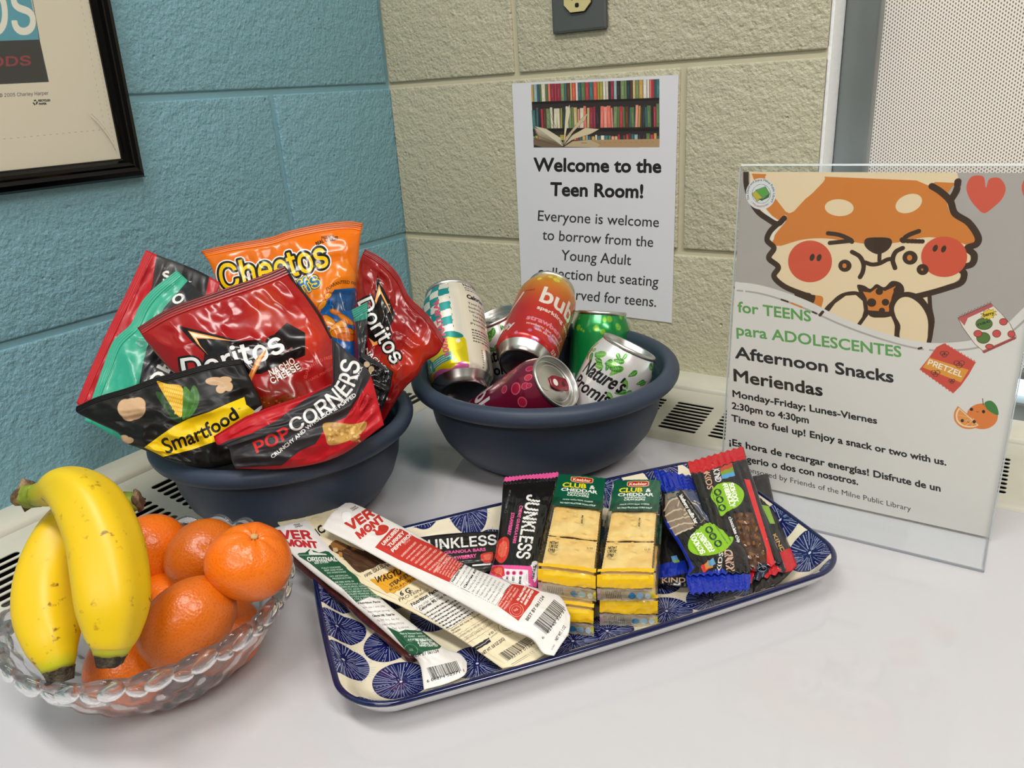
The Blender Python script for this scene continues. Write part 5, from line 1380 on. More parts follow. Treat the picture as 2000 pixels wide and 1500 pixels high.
def can(A_px, dA, B_px, sgn, art, label, tab_col=None, roll=0.0, tabmark=None):
    """A = centre of the bottom, B = centre of the lid; the far depth follows from the 122 mm length"""
    A = at(*A_px, d=dA); best = None
    for k in range(-1220, 1221):
        dB = dA + k * 1e-4
        if (k >= 0) != (sgn >= 0): continue
        L_ = np.linalg.norm(at(*B_px, d=dB) - A)
        if best is None or abs(L_ - .122) < best[0]: best = (abs(L_ - .122), dB)
    B_ = at(*B_px, d=best[1]); ax = (B_ - A) / np.linalg.norm(B_ - A)
    view = CAM - (A + B_) / 2; view -= ax * (view @ ax); view /= np.linalg.norm(view); side = np.cross(ax, view)
    n = 72; H = .122
    body = [(.0252, .0058), (.0285, .0095), (.0325, .0150), (.0330, .0185)] + [(.0331, .0185 + (.098 - .0185) * k / 8) for k in range(1, 9)] + [(.0325, .1035), (.0305, .1095), (.0282, .1145), (.0268, .1178)]
    t = empty('drink_can', tuple(A), label, 'drink can', CANG)

    def rev(name, prof, mat, uv=False, par=None):
        V = []; UVs = []
        for r_, h_ in prof:
            for k in range(n + 1):
                g = 2 * math.pi * k / n + math.pi + roll; V.append(A + ax * h_ + (view * math.cos(g) + side * math.sin(g)) * r_); UVs.append((k / n, h_ / H))
        F = [(i * (n + 1) + k, i * (n + 1) + k + 1, (i + 1) * (n + 1) + k + 1, (i + 1) * (n + 1) + k) for i in range(len(prof) - 1) for k in range(n)]
        return mesh(name, V, F, mat, par or t, True, UVs)
    rev('can_body', [(.0300, .0118)] + body[2:], printed('can_print', art, .24, metal=.35, coat=.35, coat_rough=.1), True)
    rev('can_base', [(.0, .0105), (.012, .0092), (.0195, .0052), (.0222, .0012), (.0236, .0), (.0250, .0010), (.0268, .0052), (.0302, .0120)], M_can)
    lid = rev('can_lid', [(.0262, .1174), (.0272, .1182), (.0276, .1200), (.0272, .1216), (.0262, .1220), (.0254, .1212), (.0246, .1168), (.0236, .1150), (.0226, .1166), (.0, .1168)], M_canin)
    if tab_col:
        Z0 = A + ax * .1176
        def loopm(name, pts, h0, h1, mat, cx=0):
            k = len(pts); V = [Z0 + ax * h0 + e1 * x + e2 * y for x, y in pts] + [Z0 + ax * h1 + e1 * x + e2 * y for x, y in pts]
            return mesh(name, V, [tuple(range(k, 2 * k)), tuple(range(k))[::-1]] + [(i, (i + 1) % k, k + (i + 1) % k, k + i) for i in range(k)], mat, lid, False)
        tg = tab_col[1]; e1 = view * math.cos(tg) + side * math.sin(tg); e2 = np.cross(ax, e1)
        loopm('pull_tab', [(x + .0035, y) for x, y in catmull([(-.0095, 0), (-.0085, .0055), (-.002, .0075), (.006, .0068), (.0115, .0062), (.0135, 0), (.0115, -.0062), (.006, -.0068), (-.002, -.0075), (-.0085, -.0055)], 4, True)], .0005, .0016, pbr('tab_enamel', tab_col[0], .3, metal=.5, coat=.4))
        loopm('tab_mark', [(x + .0000, y) for x, y in ellpts(0, 0, .0030, .0036, 0, 20)], .0015, .00175, pbr('tab_mark_white', (226, 220, 216), .4))
        loopm('tab_hole', [(x + .0105, y) for x, y in ellpts(0, 0, .0024, .0030, 0, 16)], .0015, .00172, pbr('tab_hole_dark', tuple(int(q * .55) for q in tab_col[0]), .5))
        loopm('mouth_score', [(x - .0125, y) for x, y in ellpts(0, 0, .0075, .0095, 0, 28)], -.0008, -.0002, M_canin)
        rev('pressed_ring', [(.0188, .1166), (.0194, .1174), (.0200, .1166)], M_canin, par=lid)
    return t


# unrolled labels: 1035 x 610 (5 texels per mm); x=517 faces the viewer, top of the can is up
def lab(bg): return Art(1035, 610, bg)


def bubbles(a, y0, y1, cols, n, seed, rmin=8, rmax=30):
    r = random.Random(seed)
    for k in range(n):
        x_, y_, q_ = r.uniform(0, 1035), r.uniform(y0, y1), r.uniform(rmin, rmax); a.ell(x_, y_, q_, q_, cols[0]); a.ell(x_, y_, q_ * .78, q_ * .78, cols[1])


a1 = lab((226, 220, 204))      # lemonade: checks, lemons, nutrition panel
for i in range(8):
    for j in range(9):
        x0, y0 = 40 + i * 58, 20 + j * 46
        if (i + j) % 2 == 0: a1.poly([(x0, y0), (x0 + 58, y0 + 3 * math.sin(j)), (x0 + 58, y0 + 46), (x0, y0 + 46)], (28, 142, 138))
for i in range(9): a1.line([(40 + i * 58, 14), (40 + i * 58 + 4, 434)], 2.6, (20, 70, 78))
for j in range(10): a1.line([(40, 20 + j * 46), (504, 22 + j * 46)], 2.6, (20, 70, 78))
a1.poly([(0, 20), (40, 14), (200, 10), (200, 436), (0, 436)], (226, 220, 204))
a1.poly(catmull([(180, 430), (260, 380), (400, 385), (500, 360), (560, 400), (560, 560), (180, 560)], 5, True), (212, 196, 16))
for x_, y_, q_ in ((250, 470, 62), (400, 450, 66), (500, 420, 42)): a1.ell(x_, y_, q_, q_ * .8, (226, 208, 30)); 
for x_, y_, g in ((280, 430, 20), (420, 380, -30), (500, 360, 20), (345, 480, 60)): a1.ell(x_, y_, 52, 18, (24, 128, 120), g)
for x_, y_ in ((370, 400), (520, 400), (300, 520)): a1.ell(x_, y_, 12, 12, (238, 232, 220))
a1.poly(catmull([(300, 570), (340, 540), (400, 530), (470, 545), (520, 520), (560, 540), (560, 600), (300, 600)], 5, True), (206, 100, 160))
a1.poly([(290, 474), (350, 468), (352, 520), (292, 526)], (120, 186, 176)); a1.text('NO', (296, 518), (348, 512), 34, (226, 236, 226), bold=1.5); a1.poly([(360, 470), (480, 452), (482, 500), (362, 512)], (70, 150, 140)); a1.lines([(364, 474), (478, 458), (480, 496), (366, 508)], 3, (220, 232, 220), .4, 3)
a1.text('100% NATURAL', (470, 470), (440, 130), 30, (214, 90, 120), bold=2.5, up=(-1, -.09))
a1.poly([(560, 6), (1000, 6), (1000, 604), (560, 604)], (222, 214, 196))
a1.text('Nutrition Facts', (598, 48), (800, 48), 22, INK, bold=1.6); a1.lines([(598, 56), (790, 56), (790, 92), (598, 92)], 2, (60, 56, 52), .4, 1); a1.line([(598, 98), (800, 98)], 7, INK); a1.text('Calories', (598, 140), (720, 140), 24, INK, bold=2); a1.text('90', (745, 140), (800, 140), 34, INK, bold=2.4); a1.line([(598, 150), (800, 150)], 4, INK)
for k in range(6): a1.text(['Total Fat 0g', 'Sodium 10mg', 'Total Carbohydrate 24g', 'Total Sugars 23g', 'Includes 22g Added', 'Protein 0g'][k], (598 + (18 if k in (3, 4) else 0), 176 + 25 * k), (730 + 12 * (k % 3), 176 + 25 * k), 12, (52, 48, 46), bold=.4)
a1.line([(598, 316), (800, 316)], 6, INK); a1.lines([(598, 324), (800, 324), (800, 408), (598, 408)], 5, (70, 66, 62), .4, 5, .2); a1.barcode([(668, 430), (800, 430), (800, 570), (668, 570)]); a1.lines([(640, 440), (652, 440), (652, 560), (640, 560)], 9, (90, 80, 70))
can((905, 768), .770, (880, 574), 1, a1, 'lemonade can with teal checks and yellow lemons at the left of the right bowl', roll=.03)

a2 = lab((190, 40, 38))        # strawberry sparkling water: yellow top fading to red
for k in range(60):
    t_ = k / 59; a2.poly([(0, 30 + k * 5), (1035, 30 + k * 5), (1035, 36 + k * 5), (0, 36 + k * 5)], tuple(int((210, 168, 40)[i] * (1 - t_) ** 1.1 + (192, 42, 38)[i] * (1 - (1 - t_) ** 1.1)) for i in range(3)))
a2.poly([(0, 0), (1035, 0), (1035, 32), (0, 32)], (206, 172, 40))
bubbles(a2, 30, 110, ((196, 170, 40), (226, 206, 60)), 22, 8, 8, 26); bubbles(a2, 470, 560, ((192, 90, 130), (200, 120, 156)), 24, 9, 8, 34)
a2.text('bubly', (470, 285), (800, 285), 118, (232, 224, 216), bold=3.5); a2.text('sparkling water', (472, 342), (760, 342), 25, (232, 216, 206), bold=1.6)
a2.text('strawberry', (440, 430), (690, 430), 32, (226, 140, 160), bold=2); a2.text('strawberry, kiwi, pineapple', (448, 462), (680, 462), 14, (232, 200, 190), bold=.7); a2.text('with other natural flavors', (500, 488), (720, 488), 14, (232, 200, 190), bold=.7); a2.text('12 FL OZ (355 mL)', (640, 545), (810, 545), 20, (232, 216, 206), bold=1.4)
a2.line(catmull([(350, 200), (320, 270), (250, 340)], 6), 16, (232, 224, 216)); a2.text('jolly', (250, 480), (380, 480), 40, (232, 224, 216), bold=3); a2.text('(keep)', (358, 200), (420, 200), 14, (150, 50, 30), bold=.8)
can((1019, 716), .785, (1077, 566), 1, a2, 'red and yellow strawberry drink can tipped back in the middle of the bowl', roll=.06)

a3 = lab((18, 136, 66)); bubbles(a3, 20, 130, ((70, 160, 50), (128, 184, 60)), 34, 12, 8, 26)
a3.text('bubly', (360, 470), (640, 470), 120, (226, 232, 220), bold=3.5)
can((1162, 818), .872, (1176, 603), -1, a3, 'bright green drink can standing upright near the paper notice')

LEAF = ((60, 140, 40), (110, 176, 70))


def leaf_can(seed):
    a = lab((222, 218, 216)); r = random.Random(seed)
    for k in range(46):
        x_, g, q_ = r.uniform(300, 900), r.uniform(0, 180), r.uniform(20, 34); y_ = 40 + r.random() * (100 if x_ < 520 else 200)
        c_, s_ = math.cos(math.radians(g)), math.sin(math.radians(g)); P_ = lambda u, v: (x_ + u * c_ - v * s_, y_ + u * s_ + v * c_)
        a.poly(catmull([P_(-q_, 0), P_(-q_ * .3, -q_ * .5), P_(q_, 0), P_(-q_ * .3, q_ * .5)], 5, True), LEAF[k % 3 == 0]); a.line([P_(-q_ * 1.3, 0), P_(q_ * .8, 0)], 2, (200, 222, 180))
        for j in range(3): a.line([P_(-q_ * .4 + j * q_ * .35, 0), P_(-q_ * .2 + j * q_ * .35, -q_ * .28)], 1.5, (190, 216, 170)); a.line([P_(-q_ * .4 + j * q_ * .35, 0), P_(-q_ * .2 + j * q_ * .35, q_ * .28)], 1.5, (190, 216, 170))
    a.text("Nature's", (340, 205), (575, 205), 70, (34, 32, 34), bold=2.4, shear=.3); a.text('Promise', (320, 285), (580, 285), 62, (34, 32, 34), bold=2.0, shear=.25)
    a.line(catmull([(330, 320), (400, 350), (480, 360), (560, 345)], 6), 4, (40, 40, 44)); a.text('SPARKLING WATER', (400, 520), (660, 520), 22, (50, 50, 54), bold=1.4)
    a.poly([(760, 330), (860, 330), (860, 420), (760, 420)], (40, 40, 44)); a.poly([(766, 336), (854, 336), (854, 414), (766, 414)], (222, 218, 216))
    return a


can((1123, 886), .768, (1231, 674), -1, leaf_can(5), 'white can with green leaves and script lettering, leaning at the right of the bowl')
can((1040, 800), .890, (961, 617), -1, leaf_can(9), 'white leafy can half hidden behind the strawberry can', tab_col=((180, 180, 178), .4))

a6 = lab((112, 18, 48)); bubbles(a6, 20, 220, ((206, 90, 110), (176, 30, 66)), 40, 15, 8, 30)
a6.text('bubly', (230, 420), (560, 420), 120, (226, 214, 214), bold=3.5); a6.text('cherry', (300, 500), (440, 500), 34, (226, 150, 170), bold=2)
can((932, 850), .785, (1089, 744), -1, a6, 'dark magenta drink can lying with its lid and pull tab facing out', tab_col=((140, 12, 44), 2.6), roll=-.5)
# ================================================================ bars, sticks and crackers on the tray
M_bark = pbr('wrapper_back', (60, 60, 62), .4)
BG = 'wrapped snacks on the patterned tray'


def pack(name, label, top, right, bottom, left, lv, art_fn, W_, H_, bg, puff=.006, back=.004, wr=None, rough=.28, coat=.4, nu=60, nv=60, shape=(.35, .35), smooth=(1, 1, 1, 1), cat='snack bar', group='wrapped bars on the tray', plain=None, ends=None, seed=0, parts=()):
    """ends = (v0, v1) crimped end strips as parts of their own"""
    sh = Sheet(top, right, bottom, left, lv, mode='z', smooth=smooth); a = sh.art(W_, H_, bg); g_ = np.array([sh.px(np.array([u_]), np.array([v_]))[0] for u_, v_ in ((0, .5), (1, .5), (.5, 0), (.5, 1))]); a.k = .42 * math.sqrt(W_ / np.hypot(*(g_[1] - g_[0])) * H_ / np.hypot(*(g_[3] - g_[2]))); art_fn(a, sh)
    m = printed('wrapper', a, rough, coat=coat, coat_rough=.07, bump=(140, .15, .001)); b_ = pbr('wrapper_back', plain or bg, rough, coat=coat)
    t = empty(name, tuple(sh.P(np.array([.5]), np.array([.5]))[0] - (0, 0, .004)), label, cat, group)
    v0, v1 = ends or (0, 1); wr = wr or ((6, .0009, seed + 1, 2), (13, .0005, seed + 2, 2))
    # the pouch bulges between its crimped ends
    k = (v1 - v0)
    shp = shape
    sub = Sheet.__new__(Sheet); sub.__dict__ = sh.__dict__
    U, V = np.meshgrid(np.linspace(0, 1, nu), np.linspace(v0, v1, nv)); t01 = (V - v0) / k
    kk = np.maximum(0, np.sin(math.pi * U)) ** shp[0] * np.maximum(0, np.sin(math.pi * np.clip(t01 * .96 + .02, 0, 1))) ** shp[1]
    push = -puff * kk; env = np.minimum(1, np.minimum(U, 1 - U) * 10)
    for w in wr: push = push - w[1] * ridged(U, V, w[0], w[2], w[3] if len(w) > 3 else 1) * env * .8
    Pf = sh.P(U, V, push).reshape(-1, 3); Pb = sh.P(U, V, back * kk + .0005).reshape(-1, 3); Pb[:, 2] = np.maximum(Pb[:, 2], .0072)
    n = nu * nv; F = grid_faces(nu, nv) + grid_faces(nu, nv, n, True); mi = [0] * (len(F) // 2) + [1] * (len(F) // 2)
    bd = list(range(nu)) + [j * nu + nu - 1 for j in range(1, nv)] + [(nv - 1) * nu + i for i in range(nu - 2, -1, -1)] + [j * nu for j in range(nv - 2, 0, -1)]
    for a_, b2 in zip(bd, bd[1:] + bd[:1]): F.append((a_, b2, b2 + n, a_ + n)); mi.append(0)
    uv = np.stack([U.ravel(), 1 - V.ravel()], 1)
    mesh('wrapper', np.concatenate([Pf, Pb]), F, [m, b_], t, True, np.concatenate([uv, uv]), mi)
    if v0 > 0: build_sheet('crimped_end', sh, m, t, 90, 20, 0, 0, ((10, .0011, seed + 5, 1), (26, .0006, seed + 8, .3)), (0, v0), seal=(5, .0006))
    if v1 < 1: build_sheet('crimped_end', sh, m, t, 90, 20, 0, 0, ((10, .0011, seed + 6, 1), (26, .0006, seed + 9, .3)), (v1, 1), seal=(5, .0006))
    return t, sh


STG = 'meat sticks crossing the left half of the tray'
WHT = (228, 224, 220)


def small(a, t_, z, p0, p1, ch, col, bold=.3, up=None): a.text(t_, *z(p0, p1), ch, col, bold=bold, up=up)


# cream pouch
def art_cream(a, sh):
    z = Zm(500, 950, 3.077); zb = Zm(540, 960, 6.25); zc = Zm(780, 1060, 5.357); up = (-.55, -.85); I2 = (58, 46, 38)
    a.glow(*zb((500, 350)), 14, 10, (206, 190, 150), 0, .5); a.line(catmull(zb((420, 360), (440, 320), (520, 310), (560, 340)), 5), 1.4, (190, 170, 130))
    a.poly(catmull(zb((660, 640), (720, 595), (790, 620), (860, 650), (960, 690), (1100, 740), (1340, 850), (1250, 890), (1190, 930), (1100, 960), (1020, 990), (960, 960), (880, 880), (780, 780), (640, 700)), 5, True), (70, 44, 26))
    a.poly(catmull(zb((665, 640), (720, 600), (800, 630), (870, 670), (800, 720), (720, 700), (680, 690)), 4, True), (132, 88, 40))
    for k in range(46):
        x_, y_ = 720 + rnd.random() * 420, 680 + rnd.random() * 230
        if y_ > 640 + (x_ - 700) * .5 - 20 and y_ < 760 + (x_ - 700) * .6: a.line(zb((x_, y_), (x_ + 60, y_ + 26)), 1.6, rnd.choice([(104, 66, 34), (128, 84, 42), (48, 28, 16), (150, 104, 60)]))
    a.poly(catmull(zb((690, 690), (740, 690), (750, 730), (700, 735)), 4, True), (190, 160, 116)); a.poly(catmull(zb((760, 740), (800, 750), (800, 800), (770, 790)), 4, True), (176, 122, 56)); a.glow(*zb((940, 700)), 6, 4, (190, 130, 60), 0, .9)
    a.text('EPIC', *zb((430, 610), (600, 480)), 15, INK, bold=1.5)
    small(a, 'MADE WITH', zb, (1170, 965), (1340, 880), 3.5, I2); small(a, '100% GRASS-FED', zb, (1085, 1045), (1400, 890), 5.4, I2, .5)
    a.poly(zb((1145, 1080), (1250, 1055), (1400, 950), (1450, 900), (1700, 1010), (1730, 1060), (1620, 1120), (1520, 1190), (1450, 1230), (1350, 1240)), (218, 156, 30)); a.line(zb((1145, 1080), (1350, 1240), (1450, 1230), (1700, 1070)), 2, (160, 104, 20))
    a.tpath('WAGYU', [zb((1215, 1120)), zb((1340, 1085)), zb((1530, 1000))], 12.5, INK, bold=.8); a.tpath('STEAK STRIP', [zb((1400, 1170)), zb((1520, 1090)), zb((1700, 1000))], 7.2, I2, bold=.9); a.tpath('BITES & FORMED', [zb((1385, 1215)), zb((1520, 1160)), zb((1720, 1050))], 4.2, I2, bold=.3)
    a.text('6 G.', *zb((1520, 1275), (1660, 1215)), 9, INK, bold=.9); a.text('PROTEIN', *zb((1505, 1345), (1770, 1215)), 6, I2, bold=.3); a.text('PER SERVING', *zb((1690, 1305), (1860, 1200)), 3.2, I2)
    a.line(zb((1560, 1370), (1860, 1210)), 1.2, I2)
    a.poly(zc((100, 655), (420, 470), (720, 640), (505, 915)), (226, 222, 214)); a.line(zc((100, 655), (420, 470), (860, 700), (505, 915), (100, 655)), 1.4, I2)
    a.poly(zc((100, 655), (420, 470), (830, 700), (505, 912)), (226, 222, 214))
    a.text('Nutrition Facts', *zc((135, 665), (410, 500)), 6.5, INK, bold=.9); a.text('1 pkg (23g)  Amount', *zc((185, 690), (420, 545)), 3.6, I2); a.text('Calories 90,', *zc((220, 715), (390, 610)), 5.6, INK, bold=.7); a.text('Total Fat 4g', *zc((395, 610), (540, 520)), 4.2, INK, bold=.4)
    for k in range(7): a.lines(zc((250 + 38 * k, 745 + 24 * k), (540 + 42 * k, 570 + 22 * k), (566 + 42 * k, 584 + 22 * k), (276 + 38 * k, 760 + 24 * k)), 1, (70, 64, 60), .6, 30 + k, .2)
    a.text('Ingredients: Beef, Honey, Sea Salt, Spices,', *zc((545, 930), (860, 740)), 3.6, I2, bold=.3); a.text('Powder.', *zc((565, 955), (650, 905)), 3.6, I2, bold=.3)
    for k, s_ in enumerate(('DISTRIBUTED BY EPIC PROVISIONS', 'QUESTIONS, COMMENTS, CONCERNS')): a.line(zc((585 + 60 * k, 978 + 40 * k), (900 + 60 * k, 785 + 40 * k)), 1.2, I2); a.text(s_, *zc((630 + 55 * k, 995 + 35 * k), (930 + 50 * k, 808 + 35 * k)), 3.4, I2, bold=.2)
    a.line(zc((705, 1055), (1020, 860)), 1.2, I2)
    a.poly(zc((765, 1095), (935, 990), (960, 1035), (820, 1120), (800, 1125)), INK); a.line(zc((800, 1105), (900, 1045), (945, 1005)), 2, (200, 196, 186))
    a.text('V O 1', *zc((940, 975), (1005, 925)), 3.6, INK, bold=.6); a.text('APPROVED', *zc((960, 1000), (1030, 945)), 2.6, I2)
    a.line(np.concatenate([ellpts(*zc((1125, 875)), 17, 15), ellpts(*zc((1125, 875)), 17, 15)[:1]]), 1.4, I2); a.lines(zc((1060, 850), (1180, 800), (1200, 920), (1080, 930)), 5, I2, .35, 7, .3)
    a.text('NET WT. 0.8 OZ (23G)', *zc((880, 1175), (1105, 1015)), 6.2, I2, bold=.5)
    a.barcode(zc((1035, 1165), (1330, 985), (1410, 1020), (1135, 1240)), n=40); a.text('32153 01594', *zc((1180, 1215), (1420, 1060)), 6, INK, bold=.2)
    a.line(zc((1170, 1275), (1500, 1070)), 1.4, I2); a.line(zc((1185, 1285), (1515, 1080)), 1.0, I2)


pack('snack_pouch', 'flat cream jerky pouch with a bison picture lying between the two white stick wrappers',
     zig((542, 1020), (655, 964), 9, -6.5, True), [(655, 966), (664, 995), (700, 1040), (800, 1090), (900, 1140), (1000, 1190), (1085, 1222), (1112, 1240)], [(981, 1306), (1045, 1290), (1112, 1240)],
     [(542, 1022), (600, 1080), (688, 1140), (786, 1186), (890, 1243), (981, 1306)], (.036, .036, .022, .014), art_cream, 600, 1500, (226, 212, 178), puff=.0028, back=.002, rough=.5, coat=.05, nu=60, nv=110, smooth=(0, 1, 1, 1), group=None, cat='snack pouch', seed=101, ends=None)


def stick(label, upper, right, lower, left, lv, art_fn, seed, sw):
    sh = Sheet(upper, right, lower, left, lv, mode='z'); a = sh.art(1700, 330, WHT); a.k = 1.7; art_fn(a, sh)
    t = empty('meat_stick', tuple(sh.P(np.array([.5]), np.array([.5]))[0]), label, 'meat stick', STG)
    m = printed('stick_wrapper', a, .42, coat=.1, bump=(120, .12, .001))
    U, V = np.meshgrid(np.linspace(0, 1, 150), np.linspace(0, 1, 30))
    kk = np.sin(math.pi * V) ** .7 * np.minimum(1, np.minimum(U * 7 + .12, (1 - U) * 7 + .12)); kk = np.minimum(kk, 1)
    push = -.0065 * kk - .0009 * ridged(U, V, 16, seed, .4) * np.sin(math.pi * V) - .0004 * ridged(U, V, 40, seed + 1, .3) * np.sin(math.pi * V)
    Pf = sh.P(U, V, push).reshape(-1, 3); Pb = sh.P(U, V, .0008 + 0 * U).reshape(-1, 3); n = 150 * 30
    F = grid_faces(150, 30) + grid_faces(150, 30, n, True)
    bd = list(range(150)) + [j * 150 + 149 for j in range(1, 30)] + [29 * 150 + i for i in range(148, -1, -1)] + [j * 150 for j in range(28, 0, -1)]
    for a_, b2 in zip(bd, bd[1:] + bd[:1]): F.append((a_, b2, b2 + n, a_ + n))
    uv = np.stack([U.ravel(), 1 - V.ravel()], 1); mesh('wrapper', np.concatenate([Pf, Pb]), F, m, t, True, np.concatenate([uv, uv]))
    # the dark stick seen through the clear underside
    u = np.linspace(sw[0], sw[1], 40); c = sh.P(u, np.full(40, sw[2]), .0105) - np.array([0, 0, sw[3] if len(sw) > 3 else 0]); R_ = np.full(40, .0050); R_[0] = R_[-1] = .002
    tubular('meat', c, R_, pbr('cured_meat', (84, 30, 22), .3, coat=.3, var=(200, (60, 20, 16), 1, 4)), t, 14, ref=(0, 0, 1))
    return t


def facts(a, q, seed):
    a.poly(q, (230, 228, 224)); a.line(q + q[:1], 1.6, INK)


def art_red_stick(a, sh):
    z = Zm(500, 950, 3.077); b = Zm(540, 960, 6.25); c = Zm(780, 1060, 5.357); RDD = (190, 52, 42)
    a.poly(catmull(b((800, 290), (820, 255), (870, 248), (910, 270), (905, 330), (860, 370), (815, 350)), 5, True), (240, 238, 236)); a.line(catmull(b((795, 300), (810, 250), (870, 245)), 5), 1.2, (180, 178, 176))
    a.text('TEAR', *b((905, 225), (975, 185)), 2.8, INK, bold=.3); a.text('OPEN', *b((930, 240), (1000, 200)), 2.8, INK, bold=.3)
    a.text('VER', *b((905, 478), (1195, 288)), 18, RDD, fn='Inter.woff2', bold=3.4, up=(-.62, -.80)); a.text('MONT', *b((1020, 575), (1320, 345)), 14, RDD, fn='Inter.woff2', bold=3.0, up=(-.62, -.80)); a.text('SMOKE & CURE', *b((1110, 475), (1185, 405)), 2.6, RDD, bold=.2)
    a.poly(catmull(b((1165, 480), (1200, 490), (1215, 530), (1260, 535), (1300, 525), (1350, 490), (1370, 440), (1340, 412), (1290, 405), (1245, 420), (1240, 465), (1225, 478), (1195, 455)), 4, True), RDD)
    a.poly(b((1202, 682), (1270, 600), (1300, 570), (1345, 520), (1400, 460), (1450, 445), (1530, 460), (1700, 560), (1875, 640), (2100, 745)) + c((690, 200), (640, 260), (560, 350), (520, 412), (0, 182)), RDD)
    for i, (s_, p0, p1) in enumerate((('UNCURED', (1310, 660), (1500, 465)), ('TURKEY', (1385, 685), (1565, 510)), ('PEPPERONI', (1425, 740), (1690, 500)))): a.text(s_, *b(p0, p1), 6.6, (236, 226, 220), fn='Inter.woff2', bold=1.2, up=(-.7, -.7))
    a.text('STICK', *b((1570, 650), (1640, 590)), 3.4, (226, 170, 160), bold=.3, up=(-.7, -.7))
    L_ = ('NO NITRITES OR NITRATES ADDED', 'except naturally occurring', 'WITH TURKEY RAISED', 'NO ANTIBIOTICS EVER', 'VEGETARIAN FED', 'NO ADDED HORMONES', 'NO ARTIFICIAL INGREDIENTS', 'MINIMALLY PROCESSED')
    for i, s_ in enumerate(L_):
        x_, y_ = 30 + i * 48, 150 + i * 24
        a.text(s_, *c((x_, y_), (x_ + 150 + 6 * i, y_ - 148 - 4 * i)), 3.8, (232, 190, 180), bold=.4, up=(-.7, -.7))
    for i in range(8):
        x_, y_ = 372 + i * 28, 300 + i * 12; a.text(['Ingredients: turkey, corn', 'syrup from raw sugar, sea', 'salt, contains less than 2%', 'spices, lactic acid starter', 'culture, celery powder', 'garlic powder, oleoresin', 'paprika, in collagen', 'casing GLUTEN FREE'][i], *c((x_, y_), (x_ + 128, y_ - 190)), 3.6, (236, 196, 188), bold=.2, up=(-.8, -.6))
    q = c((525, 412), (565, 350), (640, 260), (700, 208), (940, 310), (1170, 430), (1110, 500), (1060, 580), (1010, 655)); facts(a, q, 1)
    for i in range(11):
        x_, y_ = 560 + i * 42, 415 + i * 21
        a.text(['Nutrition Facts', 'Serv. size 1 stick (28g)', 'Amount per serving', 'Calories 60', 'Total Fat 2g (3% DV)', 'Sat. Fat 0.5g (3% DV)', 'Sodium 430mg (19% DV)', 'Total Carb. 3g (1% DV)', 'Total Sugars 2g incl.', 'Protein 8g (16% DV)', 'Iron 0.4mg (2% DV)'][i], *c((x_, y_), (x_ + 122, y_ - 190)), 4.0 if i in (0, 3) else 3.4, INK if i in (0, 3) else (60, 58, 56), bold=.7 if i in (0, 3) else .15, up=(-.8, -.6))
    a.poly(c((1025, 655), (1070, 580), (1120, 490), (1180, 430), (1300, 450), (1470, 515), (1420, 560), (1370, 650), (1300, 740), (1245, 818)), RDD)
    for i, s_ in enumerate(('Made by Vermont Smoke & Cure', 'Hinesburg, VT 05461 - made', 'PRODUCT OF VERMONT')): a.text(s_, *c((1045 + 30 * i, 665 + 18 * i), (1190 + 32 * i, 458 + 16 * i)), 3.6, (236, 200, 190), bold=.3, up=(-.8, -.6))
    for i, s_ in enumerate(('No Added MSG', '& Gluten Free', 'HAND CRAFTED')): a.text(s_, *c((1245 + 38 * i, 610 + 22 * i), (1330 + 38 * i, 470 + 18 * i)), 4.6, (240, 226, 220), bold=.8, up=(-.8, -.6))
    e_ = ellpts(*c((1225, 705)), 13.5, 12.5); a.line(np.concatenate([e_, e_[:1]]), 1.6, (232, 200, 190)); e_ = ellpts(*c((1225, 705)), 9, 8.5); a.line(np.concatenate([e_, e_[:1]]), 1.2, (232, 200, 190)); a.text('U.S.', *c((1205, 718), (1245, 700)), 3.6, (240, 220, 214), bold=.4)
    a.text('BEST BY 061124', *c((1345, 820), (1520, 570)), 6.2, INK, bold=.4, up=(-.8, -.6))
    a.barcode(c((1400, 855), (1620, 590), (1735, 680), (1540, 960)), n=40); a.text('62745 32731', *c((1560, 950), (1740, 710)), 5.4, INK, bold=.2, up=(-.8, -.6)); a.text('6', *c((1505, 1010), (1520, 990)), 5, INK, up=(-.8, -.6)); a.text('NET WT. 1 OZ', *c((1650, 1030), (1745, 880)), 5.8, INK, bold=.3, up=(-.8, -.6)); a.text('SCORED', *c((1600, 1125), (1630, 1070)), 3, (90, 88, 86), up=(-.8, -.6))


